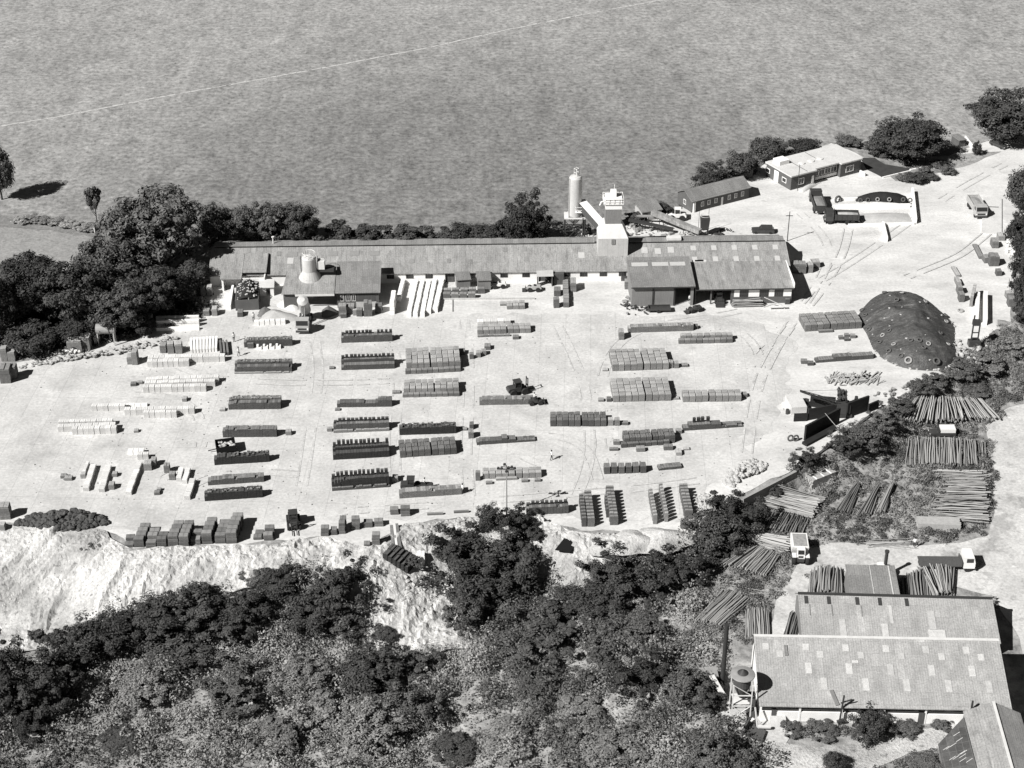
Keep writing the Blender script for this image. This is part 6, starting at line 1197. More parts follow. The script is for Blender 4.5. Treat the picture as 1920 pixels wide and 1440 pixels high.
skew = lambda u, v: (P0[0] + u * mx * (1 + .06 * np.sin(v * 5)) + v * .6, P0[1] + v * my * (1 - .15 * u * u) - u * 1.2)
X, Y = skew(uu, vv); n1, n2 = uu.shape; ii = np.arange(n1 * n2).reshape(n1, n2); q = MB(); q.v = list(zip(X.ravel(), Y.ravel(), (zz - .03).ravel()))
fcs = np.stack([ii[:-1, :-1], ii[:-1, 1:], ii[1:, 1:], ii[1:, :-1]], -1).reshape(-1, 4); q.f = [tuple(t) for t in fcs if zz.ravel()[list(t)].max() > .02]
one('sheeted_mound', q, M_mound, 'huge mound under a black sheet held down with tyres and stones', 'mound', smooth=True)
for i, (u, v) in enumerate(((.0, .72), (-.85, .3), (-.92, -.1), (-.7, -.35), (-.55, -.3), (-.78, -.5), (-.5, -.62), (-.6, -.75), (-.38, -.86), (-.25, -.93), (.02, -.62), (.08, -.74), (.2, -.66), (.3, -.92), (.6, -.3), (.8, .2), (.88, .5), (-.2, .4), (.45, .55), (-.9, .52), (-.15, -.6), (.72, -.5), (-.4, .75))):
    x, y = skew(u, v); e_ = .02; gx_ = (float(mz(np.array(u + e_), np.array(v))) - float(mz(np.array(u - e_), np.array(v)))) / (2 * e_ * mx); gy_ = (float(mz(np.array(u), np.array(v + e_))) - float(mz(np.array(u), np.array(v - e_)))) / (2 * e_ * my)
    tyre((x, y, float(mz(np.array(u), np.array(v))) + .05), 'tyre lying on the slope of the huge black mound', 'tyres weighting the black mound', i % 3 == 0, (math.atan(gy_), -math.atan(gx_), 0), 1.5 if i in (9, 13) else 1.0)
q = MB()
for i in range(24):
    u, v = random.uniform(-.95, .95), random.uniform(-.97, .9); z = float(mz(np.array(u), np.array(v)))
    if z > .05: x, y = skew(u, v); q.rock((x, y, z + .05), random.uniform(.12, .28), .5)
for i in range(60):
    t = random.uniform(0, 6.28); u, v = .99 * math.cos(t), .99 * math.sin(t); u, v = np.sign(u) * abs(u) ** .75, np.sign(v) * abs(v) ** .7; x, y = skew(u, v); q.rock((float(x), float(y), .15), random.uniform(.15, .4), .6)
o = q.build('weight_stones', M_bld); o['kind'] = 'stuff'; tag(o, 'pale stones scattered over and round the black mound', 'stones')
q = MB(); x, y = skew(.08, -.9); [q.bar((float(x) - .5 + i * .25, float(y) - .2, .5), (float(x) - .5 + i * .25, float(y) + .5, 1.9), .2, .05) for i in range(5)]; q.bar((float(x) - .6, float(y) + .1, 1.0), (float(x) + .7, float(y) + .1, 1.0), .1); one('pallet', q, M_wht, 'pale pallet leaning on the front of the black mound', 'pallet')
P = W(1801, 584); tyre((P[0], P[1], .05), 'tyre lying flat beside the pale row by the mound', None, True, s=1.3)
# hoist frame, slab
P = G(1825, 648); e = empty('hoist_frame', 'dark two legged hoist frame standing beside the mound', 'frame', tuple(P))
for x in (-.55, .65): q = MB(); q.bar((x, 0, 0), (x, .1, 6.2 if x < 0 else 4.6), .22); q.build('leg', M_dark, e)
q = MB()
for z in (1.6, 2.7): q.bar((-.55, 0, z), (.65, 0, z), .16)
q.build('cross_bar', M_dark, e); B(-.75, .55, -.4, .4, 4.3, 5.3).build('winch_box', M_cabd, e); B(-1.0, 1.1, -.7, .7, .02, 1.1).build('base', M_cabd, e)
slab = [W(1843, 372), W(1878, 374), W(1878, 442), (W(1840, 438))]; one('weighbridge', MB().poly([tuple(p[:2]) for p in slab], .01, .3), M_felt, 'flat white slab beside the grey tipper lorry', 'slab'); 
a, b = W(1846, 390), W(1872, 391); q = MB(); q.bar((a[0], a[1], .32), (b[0], b[1], .32), .25, .06); one('joint_bar', q, M_dark, 'dark bar across the white slab', 'bar')
# office garden
M_tar = mat('dark_tarmac', .05, var=.2, sc=.8, fine=.2); sheet('drive', [(1612, 296), (1640, 296), (1660, 308), (1706, 316), (1700, 324), (1655, 333), (1625, 318)], M_tar, .045, 2, amp=.2)
sheet('lawn', [(1700, 278), (1800, 268), (1800, 285), (1780, 292), (1712, 293)], mat('lawn_grass', .09, var=.2, sc=.5, fine=.25), .045, 2, amp=.3)
for a, b, h, lb in (((1655, 334), (1705, 322), .3, 'white kerb along the office drive'), ((1706, 320), (1780, 305), .3, 'white kerb by the garden shrubs'), ((1809, 262), (1826, 283), 1.0, 'white angled wall by the gate shelter'), ((1718, 292), (1720, 280), 1.2, 'short dark wall on the lawn'), ((1612, 326), (1622, 331), .9, 'white low wall at the office corner')): wl2(a, b, h, .3, M_wht if 'white' in lb else M_wood, lb, 'garden_wall')
f, o = ridge((1505, 362), (1535, 346), 1.5, .7, M_dust, 'sand_heap', 'low pale heap against the corner of the white office', 'heap')
# timber bays
M_sleep = mat('black_sleepers', .025, var=.25, sc=1, fine=.2, fs=6, stretch=(.5, .5, 8))
for a, b, h, th, lb in (((1508, 826), (1572, 792), 2.9, .35, 'long black sleeper wall in front of the timber bays'), ((1488, 790), (1513, 789), 1.5, .3, 'short black sleeper wall at the left of the timber bays'), ((1514, 788), (1566, 778), 2.2, .3, 'black sleeper wall across the middle timber bay'), ((1586, 784), (1626, 770), 3.0, .35, 'tallest black sleeper wall of the timber bays'), ((1627, 774), (1646, 766), 1.7, .3, 'low black end wall of the timber bays'), ((1518, 762), (1565, 766), 2.2, .3, 'rearmost black sleeper wall under the boom')): wl2(a, b, h, th, M_sleep, lb, 'sleeper_wall')
a, b = Fr((1483, 778), (1512, 776)), 0; one('concrete_block', B(0, a.L, 0, 4.2, 0, 1.45), M_felt, 'big white concrete base behind the short sleeper wall', 'base', a.loc, a.rz)
for px, py, lb in ((1476, 776, 'black drum standing left of the timber bays'), (1513, 757, 'black drum on the middle timber bay'), (1605, 752, 'black drum at the back of the tallest sleeper wall')): P = G(px, py); one('oil_drum', MB().lathe([(.3, 0), (.3, .3), (.32, .31), (.32, .6), (.3, .61), (.3, .9)], n=14), M_cabd, lb, 'drum', tuple(P))
P = G(1580, 778); e = empty('crane', 'dark derrick crane with a lattice boom over the timber bays', 'crane', tuple(P)); B(-1.2, 1.0, -.9, .9, .6, 2.4).build('machine_house', M_cabd, e); B(-1.5, 1.4, -1.1, 1.1, 0, .55).build('track_base', M_dark, e)
q = MB(); tip = Vector((-7.6, .3, 4.6)); root = Vector((-.8, 0, 2.3))
for s in (-1, 1):
    for t in (-1, 1): q.bar(root + Vector((0, s * .35, t * .3)), tip + Vector((0, s * .12, t * .1)), .1)
for i in range(9):
    t = i / 9; t2 = (i + 1) / 9; w0 = .35 - .23 * t
    for s in (-1, 1): q.bar(root.lerp(tip, t) + Vector((0, s * w0, -.3 * (1 - t))), root.lerp(tip, t2) + Vector((0, s * w0, .3 * (1 - t2))), .06)
q.build('boom', M_cabd, e); q = MB(); q.bar((.3, 0, 2.4), (.1, 0, 5.0), .16); q.build('gantry', M_dark, e); q = MB(); q.tube((.1, 0, 5.0), tip, .025, n=5); q.build('cable', M_dark, e)
for i, px in enumerate((1481, 1491)): P = G(px, 826); tyre((P[0], P[1], .55), 'wheel standing at the foot of the long sleeper wall', 'loose wheels by the timber bays', False, (R(80), 0, R(20)), 1.2)
a = Fr((1513, 838), (1572, 806)); one('plank_stack', B(0, a.L, 0, 1.1, 0, .5), M_sleep, 'flat stack of dark sleepers below the long sleeper wall', 'stack', a.loc, a.rz)

# ------------------------------------------------------------------ timber yard: poles, planks
M_pole = [mat('peeled_pole', .36, var=.15, sc=2, fine=.1, objr=.3), mat('grey_pole', .29, var=.15, sc=2, fine=.1, objr=.4), mat('dark_pole', .18, var=.15, sc=2, fine=.1, objr=.5)]
def bent(m, a, b):
    q = MB(); rings = ((0, 0, 0, 1.0), (.35, a, 0, .9), (.7, b, .1, .78), (1, 0, 0, .62)); n = 8
    q.add([(x, y + r * math.cos(2 * math.pi * i / n), z + r * math.sin(2 * math.pi * i / n)) for x, y, z, r in rings for i in range(n)], [(j * n + i, j * n + (i + 1) % n, (j + 1) * n + (i + 1) % n, (j + 1) * n + i) for j in range(3) for i in range(n)] + [tuple(range(n))[::-1], tuple(range(3 * n, 4 * n))])
    return q.mesh('timber_pole', m)
POLE = [[bent(m, .5, .9) for m in M_pole], [bent(m, -.6, -.3) for m in M_pole], [bent(m, .3, -.6) for m in M_pole]]
mass = [MB() for _ in M_pole]
def poles(bl, br, tl, tr, n, r, tone, label, h=.9, jit=.15, nm=3.5, hang=.0):
    Bl, Br, Tl, Tr = G(*bl), G(*br), G(*tl), G(*tr)
    def ends(t, j):
        a, b = Bl + (Br - Bl) * t, Tl + (Tr - Tl) * t
        a = a + np.array((random.uniform(-j, j), random.uniform(-j, j), 0)); b = b + np.array((random.uniform(-j, j), random.uniform(-j, j), 0))
        return a, b
    for i in range(n):
        t = (i + random.uniform(.3, .7)) / n; a, b = ends(t, jit * 1.4); zz = h * (math.sin(math.pi * min(.93, max(.07, t))) ** .4) + random.uniform(-.1, .12)
        a[2] = H(a[0], a[1])[0] + zz * random.uniform(.85, 1.05); b[2] = H(b[0], b[1])[0] + zz
        d = Vector(b - a); o = bpy.data.objects.new('timber_pole', random.choice(POLE)[tone]); link(o); o.location = tuple(a); o.rotation_euler = d.to_track_quat('X', 'Z').to_euler(); rr = r * random.uniform(.7, .95); o.scale = (d.length, rr, rr); tag(o, label, 'timber pole', label[:60])
    for i in range(int(n * nm)):
        t = random.random(); a, b = ends(t, jit * 1.8); zz = h * (math.sin(math.pi * min(.93, max(.07, t))) ** .4) * random.uniform(.1, .9)
        a[2] = H(a[0], a[1])[0] + zz; b[2] = H(b[0], b[1])[0] + zz * random.uniform(.8, 1.1); mass[tone].tube(a, b, r * .8, r * .55, 6)
poles((1686, 788), (1876, 790), (1712, 752), (1838, 752), 34, .13, 0, 'pole in the fanned stack at the top of the timber yard, above the white pickup', 1.5)
poles((1698, 874), (1852, 878), (1700, 824), (1848, 832), 36, .14, 1, 'pole in the upright packed stack below the white pickup', .9)
poles((1846, 985), (1848, 900), (1748, 982), (1782, 900), 30, .13, 0, 'pole in the tall pale stack of level poles beside the road', 1.3, .5)
poles((1842, 898), (1844, 886), (1745, 893), (1760, 886), 6, .12, 0, 'pole in the thin level group above the tall pale stack', .7, .4)
poles((1520, 972), (1545, 938), (1436, 950), (1470, 928), 18, .14, 0, 'pole in the pale level stack nearest the plank pile', 1.1, .3)
poles((1415, 995), (1505, 1007), (1436, 962), (1517, 975), 20, .13, 2, 'pole in the dark slanting stack below the pale level one', .9)
poles((1475, 1040), (1478, 1012), (1402, 1022), (1412, 1002), 12, .14, 0, 'pole in the level stack left of the white dumper', .9, .3)
poles((1336, 1062), (1435, 1084), (1395, 1027), (1462, 1048), 26, .14, 1, 'pole in the fanned stack left of the narrow lane', 1.1)
poles((1302, 1166), (1352, 1178), (1358, 1110), (1408, 1130), 24, .13, 1, 'pole in the slanting stack above the chimney', .8)
poles((1396, 1200), (1444, 1202), (1398, 1150), (1440, 1148), 15, .14, 1, 'pole in the upright stack between lane and chimney', .9)
poles((1467, 1196), (1490, 1196), (1482, 1152), (1500, 1152), 7, .13, 2, 'pole in the dark slanting bundle against the upper sawmill shed', .8)
poles((1513, 1118), (1580, 1120), (1520, 1074), (1578, 1070), 17, .15, 1, 'pole in the short upright stack left of the small grey roof', 1.2)
poles((1686, 1138), (1748, 1140), (1684, 1092), (1742, 1070), 15, .15, 2, 'pole in the dark upright stack right of the small grey roof', 1.2)
poles((1750, 1126), (1786, 1118), (1718, 1070), (1792, 1072), 15, .15, 1, 'pole in the tangled upright stack below the flat lorry', 1.4)
poles((1862, 1122), (1862, 1140), (1762, 1132), (1754, 1140), 7, .13, 1, 'pole in the level stack along the back of the upper sawmill shed', .9, .3)
for a, b, n, t in (((1562, 962), (1592, 965), 7, 0), ((1606, 968), (1634, 968), 8, 1), ((1640, 965), (1662, 962), 6, 2)):
    poles(a, b, (a[0] + 44 - t * 6, a[1] - 55), (b[0] + 20 - t * 4, b[1] - 50), n, .13, 2 if t < 2 else 1, ('pole in the left bundle of three leaning in the grass', 'pole in the middle bundle of three leaning in the grass', 'pole in the right bundle of three leaning in the grass')[t], .8)
poles((1312, 1080), (1320, 1090), (1440, 1108), (1452, 1102), 4, .1, 0, 'loose pole lying below the fanned stack', .2, .8, 1.5)
poles((1620, 1017), (1625, 1025), (1712, 1015), (1712, 1026), 5, .1, 0, 'loose pole lying beside the walking person', .2, .6, 1.5)
for i, q in enumerate(mass):
    o = q.build('pole_mass', M_pole[i]); o['kind'] = 'stuff'; tag(o, ('pale', 'grey', 'dark')[i] + ' poles lying deeper in the timber stacks', 'poles')
def planks(a, b, dep, h, label, n=14, m=None, straps=0):
    f = Fr(a, b); e = empty('plank_stack', label, 'plank stack', f.loc, f.rz); q = MB(); w = dep / n; lay = max(2, int(h / .25))
    for k in range(lay):
        for i in range(n): j = random.uniform(-.15, .15); q.box(j, f.L + j, i * w + .01, (i + 1) * w - .015, k * h / lay + .005, (k + 1) * h / lay - .02)
    q.build('planks', m or M_pole[1], e)
    for s in range(straps): x = f.L * (s + .6) / (straps + .2); B(x - .09, x + .09, -.02, dep, h - .01, h + .06).build('batten', M_frame, e)
planks((1720, 992), (1800, 995), 2.0, 1.1, 'low weathered plank stack below the tall pale pole stack', 10)
planks((1522, 920), (1566, 894), 3.8, 1.9, 'tidy plank stack with three white battens near the retaining wall', 16, M_pole[1], 3)
planks((1752, 1142), (1862, 1144), 1.0, .5, 'flat white board stack along the back of the upper sawmill shed', 6, M_light)
planks((1502, 1136), (1552, 1138), 1.2, .5, 'short pale board stack at the back of the upper sawmill shed', 5, M_light)
# debris pile of timber in the yard
P0_ = G(1600, 715)
for i in range(60):
    px = random.choice((random.uniform(1553, 1600), random.uniform(1600, 1648))); py = random.uniform(706, 724); A = G(px, py); t = random.uniform(-.6, 2.4) if px < 1590 else random.uniform(.5, 1.3); L_ = random.uniform(1.0, 2.6)
    if i == 0: LM = MB()
    LM.bar(A + np.array((0, 0, .15)), A + np.array((L_ * math.cos(t), L_ * math.sin(t), random.uniform(.1, .5))), random.uniform(.1, .22))
for i in range(20): A = G(random.uniform(1580, 1625), random.uniform(706, 722)); LM.rbox((A[0], A[1], .3), (random.uniform(.4, 1.6), .5, .4), random.uniform(0, 3))
o = LM.build('timber_debris', M_pk); o['kind'] = 'stuff'; tag(o, 'tangle of broken boards below the stepped row', 'debris')
f = Fr((1372, 578), (1432, 576)); q = MB()
for i in range(26): q.bar((random.uniform(0, .5), random.uniform(0, 1.5), .1 + .045 * i), (f.L - random.uniform(0, .5), random.uniform(0, 1.5), .1 + .045 * i), .18, .1)
o = one('board_pile', q, M_pk, 'pile of loose boards against the open fronted store', 'board pile', f.loc, f.rz); o['kind'] = 'stuff'
q = MB(); q.bar((0, -.8, .6), (3.4, -.8, .6), .5, .08); q.bar((.4, -.8, 0), (.4, -.8, .56), .1); q.bar((3, -.8, 0), (3, -.8, .56), .1); q.bar((-1, -.6, 2.6), (2.6, -.6, .7), .12); f = Fr((1440, 577), (1470, 576)); one('work_bench', q, M_light, 'pale bench with a leaning plank at the open fronted store', 'bench', f.loc, f.rz)

# ------------------------------------------------------------------ trees, bushes and scrub, all leaf by leaf
def leafmesh(name, C, N, S, m, flop=1.0):
    n = len(C); N = N / np.linalg.norm(N, axis=1, keepdims=True)
    r = rng.normal(size=(n, 3)); U = np.cross(N, r); U /= np.linalg.norm(U, axis=1, keepdims=True); V = np.cross(N, U)
    S = S[:, None]; asp = rng.uniform(.6, 1.0, (n, 1))
    p = np.stack([C - U * S, C - V * S * asp * .6 + N * S * .15, C + U * S, C + V * S * asp * .6 + N * S * .1], 1).reshape(-1, 3)
    me = bpy.data.meshes.new(name); me.vertices.add(4 * n); me.vertices.foreach_set('co', p.astype(np.float32).ravel())
    me.loops.add(4 * n); me.loops.foreach_set('vertex_index', np.arange(4 * n, dtype=np.int32)); me.polygons.add(n); me.polygons.foreach_set('loop_start', np.arange(0, 4 * n, 4, dtype=np.int32)); me.polygons.foreach_set('loop_total', np.full(n, 4, dtype=np.int32))
    me.materials.append(m); me.update(calc_edges=True); me.validate(); return me
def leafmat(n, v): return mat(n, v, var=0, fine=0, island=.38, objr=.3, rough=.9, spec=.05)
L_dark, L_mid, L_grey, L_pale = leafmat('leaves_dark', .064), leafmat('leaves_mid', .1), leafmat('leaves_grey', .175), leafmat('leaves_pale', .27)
M_bark = mat('bark', .06, var=.2, sc=2)
def crown(seed, nc, nl, leaf, low, m, spread=.72, cr=(.26, .42), ragged=.12):
    g = np.random.default_rng(seed); v_ = seed // 37 % 3; cr = (cr[0] * (1, .8, 1.15)[v_], cr[1] * (1, .9, 1.2)[v_]); ragged = ragged * (1, 1.5, .9)[v_]
    d = g.normal(size=(nc, 3)); d /= np.linalg.norm(d, axis=1, keepdims=True); rad = spread * g.uniform(.55, 1.0, (nc, 1)) ** .5 * g.uniform(1 - ragged, 1 + ragged, (nc, 1))
    c = d * rad; cz = low + (2 - low) / 2; c[:, 2] = c[:, 2] * (2 - low) / 2 * .98
    r = g.uniform(*cr, nc)
    k = g.integers(0, nc, nl); q = g.normal(size=(nl, 3)); q /= np.linalg.norm(q, axis=1, keepdims=True)
    C = c[k] + q * r[k][:, None] * g.uniform(.45, 1.05, (nl, 1)) * np.array((1, 1, (2 - low) / 2 * .85)); 
    Nn = q * .8 + c[k] * .5 + g.normal(size=(nl, 3)) * .38 + np.array((0, 0, .25))
    C[:, 2] += cz; ok = C[:, 2] > .02
    return leafmesh('crown', C[ok], Nn[ok], leaf * g.uniform(.6, 1.3, nl)[ok], m)
def trunk(seed, low):
    g = random.Random(seed); q = MB(); q.tube((0, 0, -.05), (.02, 0, .9), .06, .035, 8)
    for i in range(6): a = i * 1.05 + g.random(); z = .35 + .1 * i; q.tube((0, 0, z), (math.cos(a) * .5, math.sin(a) * .5, z + .45), .025, .008, 6)
    return q.mesh('trunk', M_bark)
PROTO = {}
def proto(kind, m, i):
    k = (kind, m.name, i)
    if k not in PROTO:
        sd = 1000 + i * 37 + len(kind)
        a = dict(big=(sd, 120, 22000, .042, .2, m, .78, (.13, .28), .25), mid=(sd, 60, 10000, .055, .12, m, .72, (.22, .36)), bush=(sd, 40, 6500, .07, .0, m, .76, (.16, .36), .35), thin=(sd, 16, 1500, .13, .5, m, .62, (.16, .3), .4), wild=(sd, 80, 11000, .052, .0, m, .82, (.1, .3), .5))[kind]
        PROTO[k] = (crown(*a), trunk(sd, a[4]))
    return PROTO[k]
def tree(px, py, w, h, kind, m, label, name='tree', group=None, i=None):
    P = G(px, py); ww = w / spx(P) / 2 * 1.04; hh = hm(h, P) / 2; i = random.randrange(3) if i is None else i
    if kind != 'thin': hh = max(.6, (h - .42 * w * math.sin(ang(P))) / (spx(P) * math.cos(ang(P))) / 2)
    c, t = proto(kind, m, i); e = empty(name, label, name.split('_')[-1] if name != 'tree' else 'tree', tuple(P), random.uniform(0, 6.28), group); e.scale = (ww, ww, hh)
    link(bpy.data.objects.new('trunk', t), e); link(bpy.data.objects.new('crown', c), e)
TR = 'trees round the works'; BU = 'bushes on the bank and in the scrub'
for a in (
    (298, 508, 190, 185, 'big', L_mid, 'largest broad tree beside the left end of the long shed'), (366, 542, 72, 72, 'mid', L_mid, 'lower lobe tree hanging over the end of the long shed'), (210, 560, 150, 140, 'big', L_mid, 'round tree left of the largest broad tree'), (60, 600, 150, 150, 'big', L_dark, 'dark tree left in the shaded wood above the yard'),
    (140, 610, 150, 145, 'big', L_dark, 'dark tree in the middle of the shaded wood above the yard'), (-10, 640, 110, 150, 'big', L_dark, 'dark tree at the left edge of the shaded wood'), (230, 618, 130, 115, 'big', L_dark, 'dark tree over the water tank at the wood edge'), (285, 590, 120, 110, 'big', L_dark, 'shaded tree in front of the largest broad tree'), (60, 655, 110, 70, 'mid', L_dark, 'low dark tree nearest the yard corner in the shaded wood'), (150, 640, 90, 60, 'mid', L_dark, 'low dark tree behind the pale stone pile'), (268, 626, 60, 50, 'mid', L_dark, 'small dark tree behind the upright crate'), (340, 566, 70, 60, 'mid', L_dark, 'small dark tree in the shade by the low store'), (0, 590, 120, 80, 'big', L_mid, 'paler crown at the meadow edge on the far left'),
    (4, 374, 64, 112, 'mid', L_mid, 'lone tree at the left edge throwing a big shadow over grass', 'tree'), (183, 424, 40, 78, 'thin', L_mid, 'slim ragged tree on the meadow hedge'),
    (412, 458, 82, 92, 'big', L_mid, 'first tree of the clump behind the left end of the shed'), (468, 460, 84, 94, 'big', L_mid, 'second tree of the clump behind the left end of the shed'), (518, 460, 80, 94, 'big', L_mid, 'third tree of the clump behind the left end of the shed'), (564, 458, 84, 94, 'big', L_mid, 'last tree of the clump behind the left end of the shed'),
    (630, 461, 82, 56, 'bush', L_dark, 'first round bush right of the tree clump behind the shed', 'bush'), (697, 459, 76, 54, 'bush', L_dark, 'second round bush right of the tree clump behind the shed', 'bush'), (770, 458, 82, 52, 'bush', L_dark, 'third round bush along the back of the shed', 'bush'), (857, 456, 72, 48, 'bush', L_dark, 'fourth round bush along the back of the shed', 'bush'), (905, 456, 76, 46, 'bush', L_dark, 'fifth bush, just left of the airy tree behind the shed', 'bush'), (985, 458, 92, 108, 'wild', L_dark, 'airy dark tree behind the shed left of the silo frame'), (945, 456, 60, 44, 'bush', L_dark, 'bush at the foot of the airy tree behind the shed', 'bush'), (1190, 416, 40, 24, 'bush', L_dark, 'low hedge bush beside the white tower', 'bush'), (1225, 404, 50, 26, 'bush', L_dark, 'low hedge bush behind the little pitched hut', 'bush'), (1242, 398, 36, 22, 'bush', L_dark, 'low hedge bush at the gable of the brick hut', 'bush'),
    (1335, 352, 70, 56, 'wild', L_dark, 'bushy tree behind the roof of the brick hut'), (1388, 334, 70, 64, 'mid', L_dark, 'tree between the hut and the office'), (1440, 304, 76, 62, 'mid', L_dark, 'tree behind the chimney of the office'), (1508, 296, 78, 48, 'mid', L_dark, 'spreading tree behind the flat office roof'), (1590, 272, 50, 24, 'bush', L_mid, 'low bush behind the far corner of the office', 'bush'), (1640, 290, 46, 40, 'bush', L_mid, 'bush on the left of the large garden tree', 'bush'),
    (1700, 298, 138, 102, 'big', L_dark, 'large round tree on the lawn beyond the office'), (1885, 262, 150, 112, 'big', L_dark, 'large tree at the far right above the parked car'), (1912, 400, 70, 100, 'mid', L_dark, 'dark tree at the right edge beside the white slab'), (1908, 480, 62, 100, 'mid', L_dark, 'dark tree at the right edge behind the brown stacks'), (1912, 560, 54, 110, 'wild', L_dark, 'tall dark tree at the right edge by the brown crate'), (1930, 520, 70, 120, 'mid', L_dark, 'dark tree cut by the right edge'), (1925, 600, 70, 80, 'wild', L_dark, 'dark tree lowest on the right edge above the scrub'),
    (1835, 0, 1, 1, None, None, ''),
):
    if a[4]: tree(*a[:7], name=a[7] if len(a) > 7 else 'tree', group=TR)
for a in (
    (1697, 338, 34, 18, 'shrub left of the office garden row'), (1715, 342, 40, 26, 'darkest shrub in the office garden row'), (1732, 328, 26, 20, 'round pale shrub by the telegraph pole'), (1760, 312, 36, 16, 'wispy shrub over the garden kerb'), (1775, 326, 30, 20, 'sparse shrub at the end of the garden row'), (1830, 290, 18, 28, 'little dark conifer beside the angled white wall'), (1745, 336, 30, 14, 'low shrub in the middle of the garden row'), (1700, 306, 34, 18, 'shrub under the large garden tree'), (1662, 292, 40, 16, 'rockery shrub near the office drive')):
    tree(*a[:4], 'bush', L_dark if 'dark' in a[4] else L_mid, a[4], 'shrub', 'garden shrubs')
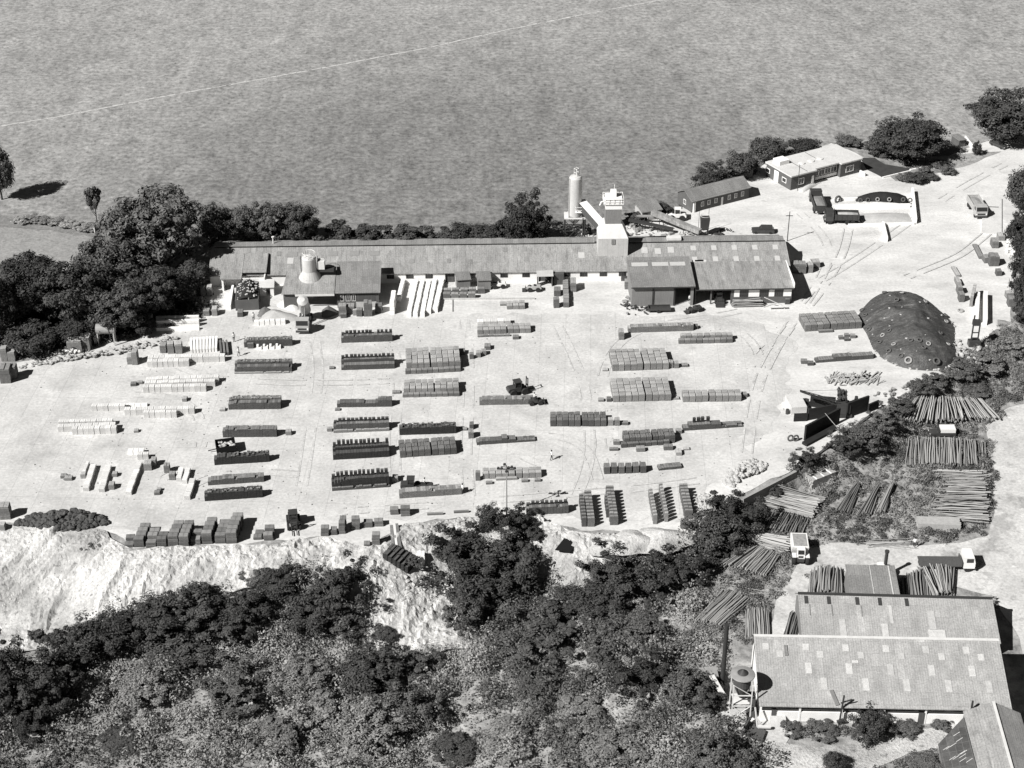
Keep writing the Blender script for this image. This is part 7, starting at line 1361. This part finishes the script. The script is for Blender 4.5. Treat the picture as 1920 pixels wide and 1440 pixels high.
for a in (
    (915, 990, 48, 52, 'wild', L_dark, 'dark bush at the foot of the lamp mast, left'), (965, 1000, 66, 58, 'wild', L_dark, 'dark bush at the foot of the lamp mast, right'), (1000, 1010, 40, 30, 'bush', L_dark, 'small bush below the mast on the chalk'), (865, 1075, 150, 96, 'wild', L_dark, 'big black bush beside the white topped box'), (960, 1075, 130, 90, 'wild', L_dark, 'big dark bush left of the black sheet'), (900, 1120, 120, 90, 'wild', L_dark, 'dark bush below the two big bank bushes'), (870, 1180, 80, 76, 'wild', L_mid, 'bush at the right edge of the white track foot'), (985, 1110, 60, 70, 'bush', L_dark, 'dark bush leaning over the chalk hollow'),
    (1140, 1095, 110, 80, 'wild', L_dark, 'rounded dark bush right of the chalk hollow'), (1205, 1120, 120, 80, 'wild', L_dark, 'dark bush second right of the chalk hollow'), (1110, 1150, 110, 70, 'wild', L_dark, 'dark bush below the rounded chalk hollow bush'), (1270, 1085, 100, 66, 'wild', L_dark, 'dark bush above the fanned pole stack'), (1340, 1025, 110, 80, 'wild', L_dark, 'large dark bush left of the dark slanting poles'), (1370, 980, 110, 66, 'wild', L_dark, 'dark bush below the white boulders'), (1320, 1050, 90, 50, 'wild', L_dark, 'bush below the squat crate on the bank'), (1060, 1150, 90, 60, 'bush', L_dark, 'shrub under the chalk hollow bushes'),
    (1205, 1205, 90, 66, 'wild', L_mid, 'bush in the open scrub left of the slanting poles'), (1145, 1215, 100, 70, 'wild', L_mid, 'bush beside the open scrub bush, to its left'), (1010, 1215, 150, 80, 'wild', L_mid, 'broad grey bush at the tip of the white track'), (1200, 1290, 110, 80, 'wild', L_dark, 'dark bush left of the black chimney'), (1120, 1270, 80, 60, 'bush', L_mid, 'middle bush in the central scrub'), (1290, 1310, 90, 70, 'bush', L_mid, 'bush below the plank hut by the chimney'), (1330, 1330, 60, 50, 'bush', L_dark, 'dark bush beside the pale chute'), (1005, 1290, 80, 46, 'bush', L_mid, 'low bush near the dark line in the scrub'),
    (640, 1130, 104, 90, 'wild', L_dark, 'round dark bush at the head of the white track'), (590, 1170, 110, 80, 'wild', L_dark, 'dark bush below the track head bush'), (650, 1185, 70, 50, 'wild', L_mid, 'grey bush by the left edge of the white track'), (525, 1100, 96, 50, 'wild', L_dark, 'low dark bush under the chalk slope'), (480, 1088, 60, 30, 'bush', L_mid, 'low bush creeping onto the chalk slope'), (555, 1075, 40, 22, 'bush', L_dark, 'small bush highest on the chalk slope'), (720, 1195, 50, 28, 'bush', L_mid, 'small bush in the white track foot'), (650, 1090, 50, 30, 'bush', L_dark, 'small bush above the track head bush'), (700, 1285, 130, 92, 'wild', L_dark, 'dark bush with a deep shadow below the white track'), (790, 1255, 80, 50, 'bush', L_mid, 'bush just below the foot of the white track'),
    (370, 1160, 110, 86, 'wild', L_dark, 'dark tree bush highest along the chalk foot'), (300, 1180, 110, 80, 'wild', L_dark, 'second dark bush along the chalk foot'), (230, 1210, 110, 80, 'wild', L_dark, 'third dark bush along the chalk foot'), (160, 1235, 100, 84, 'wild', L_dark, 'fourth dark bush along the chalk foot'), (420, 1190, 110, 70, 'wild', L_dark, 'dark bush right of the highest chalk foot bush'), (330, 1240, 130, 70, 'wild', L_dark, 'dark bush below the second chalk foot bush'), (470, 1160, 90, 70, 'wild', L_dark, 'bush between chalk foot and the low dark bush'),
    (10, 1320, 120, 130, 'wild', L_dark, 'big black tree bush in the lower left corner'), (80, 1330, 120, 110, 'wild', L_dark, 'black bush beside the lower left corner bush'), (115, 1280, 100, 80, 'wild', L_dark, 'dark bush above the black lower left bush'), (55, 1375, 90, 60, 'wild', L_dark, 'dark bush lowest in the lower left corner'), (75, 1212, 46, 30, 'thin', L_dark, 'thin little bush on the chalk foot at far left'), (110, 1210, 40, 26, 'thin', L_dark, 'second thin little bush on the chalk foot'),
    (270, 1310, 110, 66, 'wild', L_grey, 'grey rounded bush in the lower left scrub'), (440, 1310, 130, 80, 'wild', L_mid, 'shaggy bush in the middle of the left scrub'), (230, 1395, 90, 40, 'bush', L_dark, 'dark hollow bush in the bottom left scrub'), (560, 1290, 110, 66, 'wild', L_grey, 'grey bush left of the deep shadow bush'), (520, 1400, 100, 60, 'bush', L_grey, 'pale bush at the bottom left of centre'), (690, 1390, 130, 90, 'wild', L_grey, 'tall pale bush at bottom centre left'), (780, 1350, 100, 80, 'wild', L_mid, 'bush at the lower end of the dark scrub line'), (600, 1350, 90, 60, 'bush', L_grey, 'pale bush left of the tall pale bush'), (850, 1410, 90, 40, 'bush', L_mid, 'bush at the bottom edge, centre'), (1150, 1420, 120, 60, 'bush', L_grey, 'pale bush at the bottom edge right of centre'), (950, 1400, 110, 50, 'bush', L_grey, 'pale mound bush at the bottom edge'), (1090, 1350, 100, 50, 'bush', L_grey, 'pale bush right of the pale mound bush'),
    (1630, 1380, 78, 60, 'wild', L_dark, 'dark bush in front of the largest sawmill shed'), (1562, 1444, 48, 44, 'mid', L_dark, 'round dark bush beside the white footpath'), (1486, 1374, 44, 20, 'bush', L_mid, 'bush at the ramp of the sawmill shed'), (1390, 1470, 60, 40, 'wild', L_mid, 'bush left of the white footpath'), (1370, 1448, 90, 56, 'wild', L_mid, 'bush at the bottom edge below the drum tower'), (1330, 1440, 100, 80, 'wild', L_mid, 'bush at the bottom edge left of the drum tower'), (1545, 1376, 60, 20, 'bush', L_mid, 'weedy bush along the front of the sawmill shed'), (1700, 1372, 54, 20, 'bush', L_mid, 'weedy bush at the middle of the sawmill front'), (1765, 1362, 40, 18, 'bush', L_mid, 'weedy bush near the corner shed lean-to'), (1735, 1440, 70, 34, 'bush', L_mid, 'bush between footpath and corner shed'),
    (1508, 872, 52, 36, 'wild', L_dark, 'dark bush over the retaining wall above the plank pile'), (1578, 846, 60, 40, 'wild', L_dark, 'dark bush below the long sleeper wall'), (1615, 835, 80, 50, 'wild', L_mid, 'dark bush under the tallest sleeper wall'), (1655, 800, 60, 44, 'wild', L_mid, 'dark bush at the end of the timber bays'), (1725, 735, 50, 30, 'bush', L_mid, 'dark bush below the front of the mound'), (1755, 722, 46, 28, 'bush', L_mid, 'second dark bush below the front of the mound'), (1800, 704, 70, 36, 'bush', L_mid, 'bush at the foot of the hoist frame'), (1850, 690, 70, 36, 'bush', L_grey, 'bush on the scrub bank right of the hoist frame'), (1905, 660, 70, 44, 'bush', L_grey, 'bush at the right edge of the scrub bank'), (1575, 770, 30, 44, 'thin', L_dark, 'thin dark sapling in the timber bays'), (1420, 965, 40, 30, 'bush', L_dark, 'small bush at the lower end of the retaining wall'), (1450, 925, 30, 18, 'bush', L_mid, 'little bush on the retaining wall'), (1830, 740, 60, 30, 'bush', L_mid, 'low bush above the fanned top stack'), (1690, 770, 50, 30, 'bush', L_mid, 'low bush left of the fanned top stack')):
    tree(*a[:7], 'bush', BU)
# low pale hedge on the meadow
for i, (px, py) in enumerate(((40, 416), (62, 416), (84, 418), (106, 420), (128, 424), (150, 428), (168, 432))): tree(px, py, 34, 17, 'bush', L_pale, 'pale tuft bush in the meadow hedge', 'bush', 'pale hedge across the meadow')
pole(178, 438, 1.3, .12, 'white stump post at the end of the meadow hedge', m=M_frame, name='post')

def scrub(name, pp, dens, hum, leaf, m, label, size=(.5, 1.3), cover=8, hi=(.5, 1.0), dark=None):
    """mounds of leaves over a low leaf cover; dens = mounds per 10 square metres"""
    poly = wpoly(pp); Pp = np.array(poly); bb = np.ptp(Pp[:, 0]) * np.ptp(Pp[:, 1]); mats = m if isinstance(m, list) else [m]
    def spots(n):
        x = rng.uniform(Pp[:, 0].min(), Pp[:, 0].max(), n); y = rng.uniform(Pp[:, 1].min(), Pp[:, 1].max(), n)
        k = inside(poly, x + 2.4 * (vn(x / 1.5, y / 1.5, 3) - .5), y + 2.4 * (vn(x / 1.5, y / 1.5, 8) - .5)); return x[k], y[k]
    mx_, my_ = spots(int(bb * dens / 10)); n = len(mx_); big = fbm(mx_ / 7.0, my_ / 7.0, 2, 50)
    r = rng.uniform(*size, n) * (.5 + 1.1 * big) * rng.choice([.6, 1, 1, 1.5], n); h = hum * r * rng.uniform(*hi, n)
    grp = np.minimum(len(mats) - 1, (fbm(mx_ / 9.0, my_ / 9.0, 2, 91) * 1.6 - .3 + rng.uniform(-.3, .3, n)).clip(0, .999) * len(mats)).astype(int)
    cnt = np.maximum(14, (r ** 2 * 3.2 / leaf ** 2).astype(int)); k = np.repeat(np.arange(n), cnt); N_ = len(k)
    q = rng.normal(size=(N_, 3)); q[:, 2] = np.abs(q[:, 2]); q /= np.linalg.norm(q, axis=1, keepdims=True)
    lump = 1 + .35 * np.sin(q[:, 0] * 5 + k * 1.7) * np.sin(q[:, 1] * 5 + k * 2.3)
    rr = r[k] * rng.uniform(.7, 1.08, N_) * lump
    x, y = mx_[k] + q[:, 0] * rr, my_[k] + q[:, 1] * rr; z = H(x, y) + q[:, 2] * h[k] * lump * rng.uniform(.75, 1.1, N_) + .05
    Nn = q * np.array((1.0, 1.0, .9)) + rng.normal(size=(N_, 3)) * .45
    cx, cy = spots(int(bb * cover)); nc = len(cx); cz = H(cx, cy) + rng.uniform(.02, .25, nc) * min(1, hum)
    for g_, mm in enumerate(mats):
        s1 = grp[k] == g_; s2 = rng.integers(0, len(mats), nc) == g_
        C = np.concatenate([np.stack([x, y, z], 1)[s1], np.stack([cx, cy, cz], 1)[s2]]); NN = np.concatenate([Nn[s1], (np.array((0, 0, 1.0)) + rng.normal(size=(nc, 3)) * .5)[s2]])
        o = bpy.data.objects.new(name, leafmesh(name, C, NN, leaf * rng.uniform(.5, 1.35, len(C)), mm)); link(o); o['kind'] = 'stuff'; tag(o, ('darker ', 'mid grey ', 'palest ', '')[g_ if len(mats) > 1 else 3] + label, 'undergrowth')
SA = [(-80, 1250), (20, 1232), (150, 1192), (330, 1132), (480, 1112), (570, 1072), (640, 1132), (690, 1222), (800, 1237), (885, 1217), (860, 1112), (840, 1042), (920, 1022), (1000, 1092), (1090, 1122), (1110, 1092), (1180, 1062), (1290, 1032), (1335, 1000), (1400, 1010), (1330, 1060), (1300, 1110), (1290, 1180), (1345, 1210), (1345, 1330), (1390, 1400), (1460, 1405), (1500, 1480), (-80, 1480)]
scrub('undergrowth', SA, 2.6, 1.15, .2, [L_mid, L_grey, L_pale], 'rough scrub covering the slope at the bottom of the picture', size=(.7, 2.0), cover=7)
SB = [(1345, 1000), (1400, 950), (1490, 890), (1570, 840), (1650, 780), (1780, 695), (1880, 612), (1990, 565), (1990, 735), (1890, 758), (1845, 800), (1858, 880), (1862, 960), (1845, 1000), (1790, 1015), (1700, 1020), (1560, 1016), (1495, 1030), (1465, 1090), (1450, 1140), (1435, 1200), (1345, 1208), (1295, 1180), (1300, 1110), (1335, 1060)]
scrub('weeds', SB, 14, .9, .13, [L_mid, L_grey], 'rough weeds between the pole stacks of the timber yard', size=(.25, .7))
scrub('weeds', [(1465, 1372), (1500, 1366), (1780, 1362), (1690, 1370), (1600, 1378), (1520, 1380), (1475, 1378)], 12, .9, .13, L_grey, 'weeds along the front of the largest sawmill shed', size=(.3, .7))
scrub('weeds', [(1640, 1442), (1700, 1422), (1768, 1408), (1775, 1480), (1610, 1480)], 10, 1.0, .14, L_grey, 'weeds between the footpath and the corner shed', size=(.3, .8))
scrub('weeds', [(1510, 1130), (1520, 1070), (1600, 1085), (1760, 1090), (1690, 1135), (1600, 1140)], 8, .8, .13, L_grey, 'weeds round the boiler behind the sawmill', size=(.2, .5))
scrub('undergrowth', [(800, 990), (880, 980), (1010, 985), (1000, 1020), (930, 1030), (850, 1030), (770, 1010)], 3, .9, .15, L_mid, 'sparse weeds on the bank below the lamp mast', size=(.3, .7), cover=2)
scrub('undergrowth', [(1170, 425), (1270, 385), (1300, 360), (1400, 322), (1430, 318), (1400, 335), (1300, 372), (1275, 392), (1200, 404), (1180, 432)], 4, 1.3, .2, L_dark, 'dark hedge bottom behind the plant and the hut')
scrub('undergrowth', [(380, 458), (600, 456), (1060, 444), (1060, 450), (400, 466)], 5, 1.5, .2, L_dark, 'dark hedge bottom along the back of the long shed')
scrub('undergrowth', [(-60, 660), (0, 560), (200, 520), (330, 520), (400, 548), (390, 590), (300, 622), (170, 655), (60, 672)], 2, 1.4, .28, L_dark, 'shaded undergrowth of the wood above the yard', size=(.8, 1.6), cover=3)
